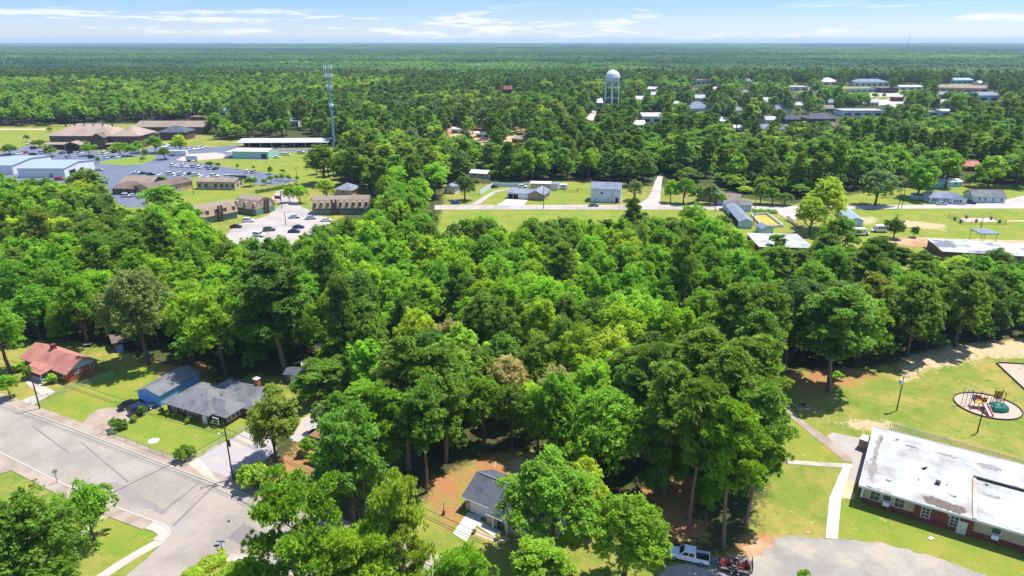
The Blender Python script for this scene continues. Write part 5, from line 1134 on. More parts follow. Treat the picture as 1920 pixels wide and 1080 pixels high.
def mower(dx, dy, rot, body, label):
    p = Vector((tc2.x, tc2.y)) + d_*dx + n_*dy; g = empty('ride_on_mower', (p.x, p.y, .65), ang + rot, label, 'mower', 'mowers on the trailer')
    loft([ring(x, w, z0, z1, .08) for x, w, z0, z1 in ((-.75,.36,.3,.8),(-.5,.42,.25,.9),(.0,.40,.25,.62),(.5,.3,.25,.5))]).build('body', body, g)
    MB().box(-.35,.1,-.25,.25,.7,.8).box(-.42,-.33,-.25,.25,.75,1.2).build('seat', M['black'], g); MB().box(.0,.75,-.6,.6,.12,.28).build('deck', body, g)
    for x, r in ((-.55,.3),(.75,.17)):
        for y in (-.45,.45): MB().tube((x,y-.1,r),(x,y+.1,r),r,r,12).build('wheel', M['black'], g)
    for y in (-.25,.25): MB().tube((.1,y,.6),(.02,y,1.1),.025,.025,6).build('lever', M['chrome'], g)
    MB().tube((-.6,-.4,.6),(-.6,-.4,1.6),.03,.03,6).tube((-.6,.4,.6),(-.6,.4,1.6),.03,.03,6).tube((-.6,-.4,1.6),(-.6,.4,1.6),.03,.03,6).build('roll_bar', M['gunmetal'], g)
RM = mat('dull_red_metal', rgb(112,36,36), .5, .08, 2.0)
mower(1.2,.05,0,RM,'red ride on mower at the front of the trailer'); mower(-1.1,-.1,.2,RM,'red ride on mower at the back of the trailer by the gate'); mower(.1,.35,1.4,M['gunmetal'],'dark mower wedged between the two red ones on the trailer')
# shuttle vans
def van(u, v, rot, label):
    t = empty('shuttle_van', (*G(u,v),0), rot, label, 'van', 'white shuttle vans'); loft([ring(*s, .2) for s in ((-3.0,1.05,.45,2.7),(-2.9,1.1,.4,2.85),(1.3,1.1,.4,2.85),(1.6,1.05,.4,2.6))]).build('body', PAINT['white'], t)
    loft([ring(*s) for s in ((1.4,1.0,.45,1.9),(2.0,.98,.45,1.7),(2.3,.96,.45,1.25),(3.1,.85,.5,1.05))]).build('cab', PAINT['white'], t)
    for s in (-1,1):
        for k in range(4): MB().box(-2.6+k*.95, -1.85+k*.95, s*1.1-.02, s*1.1+.02, 1.55, 2.3).build('side_window', M['glass_car'], t)
        MB().box(1.55,2.05,s*1.0-.03,s*1.0+.03,1.2,1.65).build('side_window', M['glass_car'], t)
        for x in (-1.7,2.1): MB().tube((x,s*.95-.12,.4),(x,s*.95+.12,.4),.4,.4,14).build('wheel', M['black'], t)
    MB().box(2.0,2.28,-.85,.85,1.3,1.7).build('windscreen', M['glass_car'], t); MB().box(-3.04,-2.98,-.7,.7,1.4,2.3).build('rear_window', M['glass_car'], t)
van(1613, 441, 0, 'white shuttle van facing right on the grass under the trees'); van(1648, 435, math.pi, 'white shuttle van facing left beside the dark juniper')
# lorry trailer and camper by the office lot
for u, v, L, lb, nm, ct2 in ((334,292,12,'long white box trailer parked under the pale tree in the office lot','box_trailer','trailer'),(361,302,7,'small white box trailer at the edge of the office lawn','box_trailer','trailer')):
    t = empty(nm, (*G(u,v),0), .03, lb, ct2); MB().box(-L/2,L/2,-1.2,1.2,.9,3.4).build('box', M['white'], t)
    for x in (-L*.35,-L*.25): 
        for y in (-1,1): MB().tube((x,y-.15,.5),(x,y+.15,.5),.5,.5,12).build('wheel', M['black'], t)
    MB().box(-L/2,L/2,-.4,.4,.7,.9).box(L*.3,L*.33,-.8,.8,0,.9).build('chassis', M['gunmetal'], t)
car('suv', PAINT['white'], 'white pickup parked before the pale garden wall', (*G(980,352),0), 0, name='parked_car', detail=False)
t = empty('camper_trailer', (*G(1056,354.5),0), 0, 'small pale blue camper trailer behind the garden plot', 'trailer'); loft([ring(*s, .3) for s in ((-1.9,1.0,.5,2.3),(-1.6,1.1,.45,2.6),(1.5,1.1,.45,2.6),(1.9,1.0,.6,2.2))]).build('body', M['paleblue'], t); MB().box(-.9,.5,-1.12,-1.09,1.4,2.0).build('side_window', M['glass'], t); [MB().tube((0,y-.1,.33),(0,y+.1,.33),.33,.33,10).build('wheel', M['black'], t) for y in (-.9,.9)]
fence('picket_fence', GP([(1057,361),(1082,361),(1084,356)]), 1.2, 1.0, 'grey picket fence of the little garden plot on the bright lawn', M['wood'], None, (.9,.4), pr=.06)
# cars far off in the office lots: one mesh each, several paints
def far_car(pn, kind):
    m = MB(); secs, cb_, zr = CARS[kind]; q = loft([ring(*s) for s in secs]); m.add(q.v, q.f, 0)
    zb = secs[3][3]-.06; wb, wt = secs[3][1]-.06, secs[3][1]-.22; a, b, c, d = cb_
    v = [(a,-wb,zb),(d,-wb,zb),(d,wb,zb),(a,wb,zb),(b,-wt,zr),(c,-wt,zr),(c,wt,zr),(b,wt,zr)]
    m.add(v, [(0,1,5,4),(2,3,7,6),(1,2,6,5),(3,0,4,7)], 1); m.add([(p[0],p[1],p[2]+(.004 if i > 3 else 0)) for i, p in enumerate(v)], [(4,5,6,7)], 0)
    for x in (-1.4,1.42):
        for y in (-.82,.82): m.tube((x,y-.1,.33),(x,y+.1,.33),.34,.34,10,2)
    return m.mesh('far_car', [PAINT[pn], M['glass_car'], M['black']])
FC = {}
ORD = ('first','second','third','fourth','fifth','sixth','seventh','eighth','ninth','tenth','eleventh','twelfth','thirteenth','fourteenth')
ROWS = [
 ('in the white bollard row', 1.45, [(325,312,'white'),(335.5,312.8,'white'),(345.5,312.8,'white'),(354.5,314,'white'),(364,314,'silver'),(374,315.5,'white'),(394,317.5,'silver'),(404.5,318,'navy'),(464.5,324,'white'),(476,324.5,'silver')]),
 ('above the pink beige office', .45, [(255,326,'white'),(269,326.5,'teal'),(283,328.5,'black'),(319.5,328,'white'),(340,328.5,'white'),(358,327.5,'black'),(367,330,'white'),(402,332,'white'),(429,333.5,'white'),(439,333.5,'silver'),(450,335,'black'),(459,335,'black')]),
 ('beside the hip roofed brown office', .4, [(238,369,'white'),(251,369,'white'),(269,371,'white')]),
 ('left of the large office porch', 1.3, [(36,289.5,'white'),(47,287.5,'red'),(62.5,291.5,'black'),(55,270.5,'white'),(64,279.5,'maroon'),(80,287.5,'silver'),(92,296,'black')]),
 ('before the large office porch', 1.5, [(117,288.5,'blue'),(129,296,'silver'),(132,287.5,'black'),(151,289,'white'),(172,296.5,'black'),(187,289,'white'),(197,289,'white'),(201,297,'white'),(221,296,'white'),(215,286.5,'maroon')]),
 ('right of the large brown office', .9, [(307,277,'white'),(315,274,'white'),(357,282,'white'),(366,281,'white'),(375,279.5,'white'),(380,277.5,'white')]),
 ('around the green metal workshop', .3, [(519,296.5,'white'),(531,291,'white'),(539,292,'white'),(564,287,'white'),(532,275.5,'silver'),(546,275,'black'),(587,275,'teal')]),
 ('by the white metal shed bay', .5, [(185,320.5,'silver'),(112,338,'red')]),
]
CN = dict(white='white', silver='silver', navy='dark blue', teal='teal', black='black', red='red', maroon='dark red', blue='blue')
for where, rot, row in ROWS:
    row = sorted(row); cnt = {}
    tot = {}
    for r_ in row: tot[r_[2]] = tot.get(r_[2], 0) + 1
    for i, (u, v, c) in enumerate(row):
        kd = 'suv' if (i * 7 + int(u)) % 3 else 'sedan'
        if (c, kd) not in FC: FC[(c, kd)] = far_car(c, kd)
        o = bpy.data.objects.new('parked_car', FC[(c, kd)]); COL.objects.link(o); o.location = (*G(u, v), .05); o.rotation_euler = (0, 0, rot + (i % 3 - 1) * .06)
        cnt[c] = cnt.get(c, 0) + 1
        tag(o, (f"{ORD[cnt[c]-1]} {CN[c]} car from the left parked " if tot[c] > 1 else f"the only {CN[c]} car parked ") + where, 'car', 'cars parked ' + where)

# leafless shrub by the pavement
def bare_shrub(u, v, H, seed, label):
    r = random.Random(seed); t = empty('bare_shrub', (*G(u, v), 0), 0, label, 'shrub'); m = MB()
    def grow(p, d, L, rad, k):
        e = p + d * L; m.tube(p, e, rad, rad * .6, 4)
        if k:
            for _ in range(3): grow(e, (d + Vector((r.uniform(-.7,.7), r.uniform(-.7,.7), r.uniform(-.2,.5)))).normalized(), L * r.uniform(.6,.8), rad * .55, k - 1)
    for _ in range(5): grow(Vector((r.uniform(-.3,.3), r.uniform(-.3,.3), 0)), Vector((r.uniform(-.6,.6), r.uniform(-.6,.6), 1)).normalized(), H * .36, .06, 3)
    m.build('twigs', mat('bare_twigs', rgb(150,138,126), .9, .1, 2), t)
bare_shrub(508, 912, 5.5, 3, 'leafless grey shrub between the bright shrub and the magnolia'); bare_shrub(590, 955, 3.5, 5, 'leafless grey shrub at the foot of the tall magnolia')
# power lines along the far street
FSP = [G(1019,392), G(1188,396), G(1341,396), G(1416,390), G(1684,391)]
for a, b in zip(FSP, FSP[1:]):
    for z in (8.2, 9.0): wire((*a, z), (*b, z), 'overhead wire between poles along the far street', .6, .04, 'overhead wires along the far street')
# ------------------------------------------------------------------ trees named one by one: (kind, foot u, foot v, top v, radius px, colour, label, group)
SPECIALS = [
 ('b', 78, 1165, 930, 108, 'dark', 'large dark leafed tree filling the bottom left corner beside the corner lawn'),
 ('o', 178, 1020, 918, 44, 'mid', 'small tree leaning over the pavement beside the bottom left tree'),
 ('q', 575, 1185, 932, 105, 'mid', 'fluffy pine tree overhanging the street junction at the bottom edge', None, 'tree', None, 1),
 ('q', 757, 1165, 915, 72, 'yellow', 'yellowing pine tree at the bottom edge beside the new concrete drive', None, 'tree', None, 0),
 ('q', 872, 1215, 1046, 66, 'bright', 'bright green pine at the bottom edge right of the yellowing pine'),
 ('q', 690, 1215, 1010, 80, 'bright', 'bright green pine cut by the bottom edge between two taller pines'),
 ('q', 480, 1190, 1058, 60, 'bright', 'low bright pine cut by the bottom edge right of the side street hedge'),
 ('p', 1005, 1165, 1034, 62, 'bright', 'round topped pine cut by the bottom edge below the front yard oak'),
 ('b', 1034, 1045, 862, 100, 'mid', 'spreading oak standing in front of the grey roofed house with garage', None, 'tree', None, 1),
 ('b', 1168, 1100, 928, 74, 'mid', 'bushy oak beside the white pickup truck at the bottom edge', None, 'tree', None, 3),
 ('b', 1095, 985, 862, 50, 'lime', 'pale flowering tree behind the front yard oak'),
 ('m', 665, 1000, 762, 66, 'dark', 'tall dark magnolia left of the wooden pole near the bottom', None, 'tree', None, 0),
 ('m', 520, 872, 726, 50, 'olive', 'magnolia with rusty flecks beside the gravel yard', None, 'tree', None, 1),
 ('m', 612, 748, 672, 52, 'dark', 'round glossy magnolia behind the gravel yard', None, 'tree', None, 0),
 ('b', 690, 800, 715, 46, 'bright', 'bright young tree right of the gravel drive behind the magnolia'),
 ('b', 640, 810, 735, 30, 'mid', 'small green tree leaning over the back gravel drive'),
 ('p', 532, 700, 485, 76, 'pined', 'tall lone pine with a broad olive crown behind the grey hip roofed house', None, 'tree', None, 1),
 ('b', 425, 703, 540, 60, 'bright', 'bright green tree directly behind the blue garage'),
 ('b', 280, 682, 498, 66, 'grey', 'greyish green oak standing over the backyard shed'),
 ('b', 20, 700, 560, 46, 'mid', 'dark bushy tree at the left edge beside the red roofed house'),
 ('b', 165, 648, 520, 44, 'mid', 'leafy tree with a bare trunk behind the red roofed house'),
 ('p', 1552, 732, 548, 74, 'pine', 'lone pine with a long shadow on the playground lawn', None, 'tree', None, 1),
 ('b', 1470, 690, 528, 62, 'deep', 'dark oak at the wood edge left of the lone playground pine'),
 ('b', 1700, 668, 520, 58, 'dark', 'dark oak at the wood edge right of the lone playground pine'),
 ('b', 1790, 650, 505, 52, 'dark', 'dark oak over the sandy strip at the wood edge'),
 ('b', 745, 765, 655, 40, 'blossom', 'small tree with faded tan blossom in the middle of the wood'),
 ('b', 955, 790, 668, 44, 'blossom', 'tan blossomed tree above the front yard oak'),
 ('b', 1040, 800, 690, 40, 'blossom', 'tan blossomed tree left of the tall right hand pines'),
 ('b', 840, 700, 598, 40, 'blossom', 'tan tinged tree right of the round topped green oak'),
 ('p', 1293, 993, 720, 52, 'pine', 'tall pine with a bare straight trunk left of the leaning pine', 'tall pines beside the truck', 'tree', None, 3),
 ('p', 1352, 1029, 760, 60, 'bright', 'tall leaning pine nearest the trailer with a bare trunk', 'tall pines beside the truck', 'tree', None, 3),
 ('p', 1400, 985, 728, 60, 'pine', 'tall pine at the edge of the school lawn beside the leaning pine', 'tall pines beside the truck', 'tree', None, 1),
 ('p', 1242, 930, 690, 60, 'pine', 'broad pine left of the two bare trunked pines', None, 'tree', None, 0),
 ('p', 1345, 925, 660, 72, 'pine', 'broad crowned pine behind the leaning pine', None, 'tree', None, 2),
 ('p', 1400, 880, 640, 66, 'pine', 'broad pine overhanging the old path across the school lawn', None, 'tree', None, 0),
 ('p', 1300, 850, 625, 64, 'pine', 'fluffy pine at the centre of the right hand pine group', None, 'tree', None, 2),
 ('b', 1120, 915, 735, 80, 'mid', 'broad leafy tree behind the front yard oak', None, 'tree', None, 5),
 ('b', 1045, 865, 700, 50, 'mid', 'green tree between the orange yard and the right hand pines'),
 ('b', 908, 832, 705, 40, 'mid', 'leafy tree at the back of the orange yard, left one of three'),
 ('b', 960, 838, 715, 38, 'dark', 'leafy tree at the back of the orange yard, middle one of three'),
 ('b', 1008, 852, 725, 40, 'mid', 'leafy tree at the back of the orange yard, right one of three'),
 ('b', 648, 900, 800, 40, 'mid', 'leafy tree between the brown roofed cottage and the pines'),
 ('o', 1225, 945, 880, 26, 'dark', 'small shaded tree left of the bare trunked pines'),
 ('o', 1262, 915, 850, 26, 'mid', 'small understorey tree behind the bare trunked pines'),
 ('o', 1325, 960, 900, 22, 'mid', 'small understorey tree between the two bare trunked pines'),
 ('o', 1405, 950, 880, 24, 'pine', 'small tree at the pine edge beside the school lawn path'),
 ('o', 850, 855, 800, 22, 'dark', 'small shaded tree behind the pines left of the orange yard'),
 ('p', 770, 880, 640, 66, 'pine', 'fluffy pine in the group left of the orange yard', 'pines left of the orange yard', 'tree', None, 2),
 ('p', 838, 868, 650, 58, 'pine', 'rightmost pine of the group left of the orange yard', 'pines left of the orange yard', 'tree', None, 0),
 ('p', 725, 930, 730, 56, 'mid', 'nearest pine of the group left of the orange yard', 'pines left of the orange yard', 'tree', None, 4),
 ('p', 800, 925, 720, 52, 'pine', 'pine casting its shadow on the orange yard', 'pines left of the orange yard', 'tree', None, 3),
 ('b', 1545, 430, 335, 40, 'lime', 'yellow green tree left of the blue roofed shed', None, 'tree', None, 4),
 ('b', 1518, 440, 372, 30, 'lime', 'lower yellow green tree beside the far street'),
 ('b', 1568, 480, 402, 40, 'mid', 'bushy green tree in front of the blue roofed shed'),
 ('b', 1640, 385, 318, 34, 'grey', 'round greyish tree beside the far street left of the twin poles'),
 ('b', 1720, 372, 302, 38, 'mid', 'tree behind the small white sheds beside the far street'),
 ('b', 1765, 345, 281, 30, 'mid', 'tall oak behind the pale blue houses'),
 ('b', 1853, 352, 292, 29, 'bright', 'round bright tree behind the long pale blue house'),
 ('b', 1905, 350, 286, 34, 'mid', 'oak at the right edge behind the long pale blue house'),
 ('b', 1440, 512, 466, 30, 'mid', 'leafy tree in front of the bright white flat roof, left one of three'),
 ('b', 1490, 515, 468, 30, 'dark', 'leafy tree in front of the bright white flat roof, middle one of three'),
 ('b', 1530, 500, 452, 24, 'mid', 'leafy tree in front of the bright white flat roof, right one of three'),
 ('b', 1800, 530, 476, 30, 'pine', 'dark tree in front of the patchy flat roof, left one of two'),
 ('b', 1862, 520, 464, 28, 'dark', 'dark tree in front of the patchy flat roof, right one of two'),
 ('m', 1675, 446, 406, 17, 'deep', 'dark conical juniper beside the white shuttle vans'),
 ('m', 1713, 445, 423, 8, 'deep', 'small dark conifer on the grass right of the juniper'),
 ('m', 1182, 397, 378, 7, 'deep', 'small dark conifer at the far street fence near the side road'),
 ('b', 872, 376, 330, 20, 'deep', 'dark round tree in the front yard left of the curved drive'),
 ('b', 1188, 375, 335, 16, 'grey', 'grey green tree right of the tall white block building'),
 ('b', 1257, 380, 338, 14, 'bright', 'first of the street trees right of the side road'),
 ('b', 1281, 382, 335, 19, 'mid', 'second of the street trees right of the side road'),
 ('b', 1306, 380, 345, 14, 'grey', 'third of the street trees right of the side road'),
 ('b', 1331, 383, 346, 18, 'grey', 'fourth of the street trees right of the side road'),
 ('b', 1353, 384, 362, 10, 'bright', 'smallest of the street trees right of the side road'),
 ('b', 1398, 362, 350, 18, 'lime', 'yellow green bush left of the shrub row along the far street'),
 ('b', 1425, 382, 345, 16, 'mid', 'leftmost leafy shrub of the row along the far street'),
 ('b', 1448, 384, 352, 18, 'mid', 'middle leafy shrub of the row along the far street'),
 ('b', 1470, 385, 362, 16, 'dark', 'rightmost leafy shrub of the row along the far street'),
 ('b', 610, 345, 272, 34, 'dark', 'big dark oak at the edge of the office lawn'),
 ('b', 650, 350, 285, 26, 'dark', 'dark oak right of the big one on the office lawn'),
 ('b', 612, 372, 334, 20, 'lime', 'yellow green tree behind the right hand apartment block'),
 ('o', 543, 380, 352, 12, 'mid', 'left one of two small trees at the apartment entrance'),
 ('o', 563, 381, 350, 15, 'bright', 'right one of two small trees at the apartment entrance'),
 ('b', 172, 395, 318, 38, 'olive', 'feathery olive tree left of the brown roofed offices'),
 ('b', 138, 405, 345, 30, 'grey', 'greyish tree below the blue white metal sheds'),
 ('b', 310, 395, 345, 38, 'bright', 'bright tree in front of the brown roofed offices', None, 'tree', None, 2),
 ('o', 272, 344, 330, 12, 'mid', 'left small tree between the office roofs'), ('o', 301, 345, 331, 11, 'mid', 'right small tree between the office roofs'),
 ('b', 339, 286, 253, 16, 'lime', 'pale yellow green tree right of the large brown roofed offices'),
 ('b', 310, 299, 277, 13, 'dark', 'dark round tree at the lot entrance right of the brown roofed offices'),
 ('o', 18, 290, 272, 15, 'dark', 'leftmost round tree of the big parking lot'),
 ('o', 75, 276, 263, 12, 'dark', 'round tree at the left end of the large brown roofed offices'),
 ('o', 97, 294, 275, 13, 'dark', 'round tree among the parked cars left of the porch'),
 ('o', 166, 279, 265, 13, 'mid', 'tree in front of the porch of the large brown roofed offices'),
 ('o', 168, 292, 272, 13, 'mid', 'tree in the car row right of the porch'),
 ('o', 226, 293, 269, 17, 'mid', 'largest tree in front of the office right wing'),
 ('o', 246, 293, 273, 11, 'mid', 'tree right of the largest one before the office right wing'),
 ('o', 261, 287, 266, 12, 'mid', 'tree at the corner of the office right wing'),
 ('o', 292, 287, 258, 15, 'mid', 'tall round tree before the dark hip roof'),
 ('o', 274, 298, 279, 6, 'olive', 'thin palm like tree on the grass island'), ('o', 268, 303, 294, 4, 'olive', 'tiny tree on the grass island'),
 ('o', 184, 306, 295, 4, 'dark', 'tiny tree at the left tip of the grass island'),
 ('o', 94, 247, 239, 5, 'olive', 'palm at the corner of the bright field'), ('o', 52, 266, 253, 5, 'olive', 'thin young tree on the bright field'),
 ('o', 446, 318, 307, 3, 'mid', 'first young lawn tree in front of the green metal workshop'), ('o', 476, 318, 311, 3, 'mid', 'second young lawn tree behind the bollards'),
 ('o', 508, 327, 313, 6, 'dark', 'dark round young tree at the bollard row end'), ('o', 531, 326, 317, 5, 'mid', 'young tree right of the dark round one on the lawn'),
 ('o', 394, 313, 304, 9, 'deep', 'wide dark shrub behind the parked white cars'), ('o', 410, 315, 305, 5, 'dark', 'round shrub right of the wide dark shrub'),
 ('o', 469, 350, 333, 9, 'dark', 'dark round tree at the right end of the beige office'), ('o', 478, 347, 333, 5, 'mid', 'narrow tree beside the dark round one'),
 ('o', 496, 347, 335, 5, 'mid', 'first tree of the verge row along the lot'), ('o', 508, 343, 330, 6, 'mid', 'second tree of the verge row along the lot'),
 ('o', 519, 338, 328, 4, 'mid', 'third tree of the verge row along the lot'), ('o', 530, 339, 327, 5, 'mid', 'fourth tree of the verge row along the lot'),
 ('o', 542, 340, 328, 5, 'mid', 'fifth tree of the verge row along the lot'), ('o', 558, 341, 330, 4, 'mid', 'last tree of the verge row along the lot'),
 ('o', 20, 748, 706, 20, 'mid', 'small round tree on the verge beside the street at the left edge'),
 # shrubs
 ('s', 40, 695, 683, 11, 'bright', 'round clipped shrub left of the red roofed house porch', None, 'bush'),
 ('s', 56, 711, 688, 9, 'mid', 'tall shrub at the porch corner of the red roofed house', None, 'bush'),
 ('s', 99, 718, 704, 11, 'lime', 'clipped shrub at the porch front of the red roofed house', None, 'bush'),
 ('s', 217, 808, 788, 11, 'dark', 'left one of the two large shrubs beside the short drive', None, 'bush'),
 ('s', 230, 804, 788, 10, 'dark', 'right one of the two large shrubs beside the short drive', None, 'bush'),
 ('s', 268, 779, 763, 8, 'dark', 'shrub at the tail of the second parked car', None, 'bush'),
 ('s', 252, 790, 780, 7, 'olive', 'low shrub on the lawn beside the parked cars', None, 'bush'),
 ('s', 213, 814, 807, 6, 'mid', 'little shrub below the two large ones', None, 'bush'),
 ('s', 349, 862, 839, 17, 'dark', 'wide dark shrub at the front fence of the hip roofed house', None, 'bush'),
 ('s', 480, 915, 874, 27, 'lime', 'bright yellow green shrub behind the wooden street pole', None, 'bush'),
 ('s', 448, 900, 886, 9, 'dark', 'dark weedy shrub at the foot of the street pole', None, 'bush'),
 ('s', 576, 852, 826, 15, 'mid', 'round clipped shrub left of the brown roofed cottage', None, 'bush'),
 ('s', 590, 868, 852, 12, 'mid', 'low shrub below the brown roofed cottage', None, 'bush'),
 ('s', 606, 808, 762, 20, 'grey', 'tall loose shrub behind the brown roofed cottage', None, 'bush'),
 ('s', 545, 925, 895, 20, 'mid', 'weedy shrub along the pavement left of the tall magnolia', None, 'bush'),
 ('s', 575, 940, 905, 24, 'grey', 'scruffy grey green shrub beside the tall magnolia', None, 'bush'),
 ('s', 932, 1012, 1003, 5, 'yellow', 'small golden shrub at the end of the front walk', None, 'bush'),
 ('s', 889, 1000, 993, 4, 'mid', 'tiny green shrub beside the new drive', None, 'bush'),
 ('s', 1569, 712, 699, 10, 'bright', 'green shrub under the lone playground pine', None, 'bush'),
 ('s', 1505, 1090, 1072, 12, 'mid', 'shrub cut by the bottom edge in front of the gravel road', None, 'bush'),
] + [('s', u, v, v - 9, 5, c, f'{o} clipped shrub along the hip roofed house front', None, 'bush') for u, v, c, o in
     ((304,775,'dark','first'),(318,780,'mid','second'),(330,783,'mid','third'),(342,784,'mid','fourth'),(354,793,'bright','fifth'),(368,790,'mid','sixth'),(402,797,'mid','seventh'),(421,797,'bright','last'))]

# photo outlines that stay open: no wood tree may stand in or rise across them
KEEP = [
 [(-80,240),(92,240),(96,234),(150,234),(190,232),(252,240),(256,231),(388,231),(392,262),(440,272),(447,260),(618,260),(622,278),(585,300),(575,338),(520,352),(520,372),(590,362),(692,362),(694,392),(640,410),(600,412),(560,440),(450,446),(428,432),(372,404),(374,385),(340,380),(300,372),(268,386),(228,386),(205,362),(196,350),(185,334),(125,336),(40,334),(-80,310)],
 [(815,382),(1050,384),(1190,383),(1340,385),(1400,388),(1480,386),(1490,392),(1485,412),(1440,412),(1452,440),(1412,446),(1392,430),(1352,396),(1330,398),(1200,394),(1160,404),(1000,400),(950,430),(938,398),(890,396),(862,412),(820,436)],
 [(880,384),(930,347),(990,338),(1050,338),(1062,346),(1110,346),(1108,340),(1172,340),(1174,384)],
 [(835,343),(860,343),(862,384),(835,384)], [(883,320),(912,320),(912,334),(883,334)],
 [(1192,386),(1238,386),(1238,362),(1219,362)], [(1222,345),(1240,345),(1240,322),(1226,322)],
 [(1305,337),(1334,337),(1334,348),(1305,348)], [(1345,352),(1378,360),(1378,386),(1345,386)], [(1380,378),(1412,374),(1412,386),(1380,386)],
 [(1422,449),(1522,449),(1530,466),(1430,466)],
 [(1600,388),(1740,392),(1980,382),(1980,486),(1890,484),(1766,471),(1745,458),(1690,450),(1600,442)],
 [(1690,348),(1695,392),(1720,362),(1812,350),(1895,354),(1960,362),(1960,392),(1640,392),(1650,388)], [(1600,362),(1690,345),(1710,360),(1650,385),(1600,388)],
 [(1808,300),(1840,300),(1840,322),(1808,328)], [(1745,340),(1803,338),(1803,350),(1745,350)],
 [(1528,323),(1547,323),(1547,331),(1528,331)], [(1601,326),(1617,326),(1617,334),(1601,334)],
 [(45,648),(190,670),(200,690),(340,640+58),(470,700),(545,690),(560,715),(560,760),(520,800),(480,850),(500,920),(560,970),(480,1090),(-80,1090),(-80,720),(35,690)],
 [(555,770),(592,774),(640,762),(645,772),(600,800),(612,815),(580,830),(545,860),(560,900),(530,910),(500,850)],
 [(864,888),(950,905),(1000,990),(950,1020),(845,1005)], [(815,900),(862,880),(860,990),(820,960)], [(925,858),(1000,858),(1000,885),(960,890),(925,880)],
 [(1255,1025),(1420,1030),(1420,1090),(1255,1090)], [(1290,930),(1450,985),(1440,1040),(1290,1040)],
 [(1420,1000),(1455,900),(1470,790),(1470,745),(1490,720),(1640,700),(1700,690),(1790,655),(1980,630),(1980,1090),(1410,1090)],
 [(1118,190),(1130,190),(1130,200),(1118,200)], [(1098,213),(1116,211),(1116,224),(1098,224)], [(1204,218),(1242,218),(1242,229),(1204,229)],
 [(845,240),(875,244),(860,258),(836,252)], [(890,246),(922,246),(912,266),(886,258)], [(955,254),(986,254),(984,270),(955,270)],
 [(1375,243),(1400,243),(1400,248),(1375,248)], [(1472,216),(1566,213),(1567,226),(1472,228)], [(1292,196),(1332,196),(1332,208),(1292,208)],
 [(1577,202),(1660,202),(1660,216),(1577,216)], [(1740,208),(1786,206),(1786,217),(1740,217)],
 [(1480,160),(1516,160),(1516,171),(1480,171)],[(1540,150),(1572,150),(1572,160),(1540,160)],[(1602,152),(1666,152),(1666,161),(1602,161)],[(1582,162),(1648,162),(1648,173),(1582,173)],[(1686,160),(1731,160),(1731,168),(1686,168)],[(1760,160),(1852,160),(1852,171),(1760,171)],[(1834,177),(1873,177),(1873,188),(1834,188)],[(1640,187),(1700,184),(1700,193),(1645,197)],[(1650,166),(1684,166),(1684,173),(1650,173)],
 [(1783,147),(1824,147),(1824,156),(1783,156)], [(1306,149),(1330,149),(1330,158),(1306,158)], [(942,166),(960,166),(960,175),(942,175)], [(853,123),(870,123),(870,130),(853,130)],
 [(410,208),(425,208),(425,216),(410,216)], [(356,222),(386,222),(386,230),(356,230)], [(545,226),(560,226),(560,238),(545,238)], [(548,247),(580,247),(580,258),(548,258)],
]
KEEP_TALL = [(1126,1162,120,194,G(1146,204)[1]), (602,634,118,274,G(628,284)[1])]
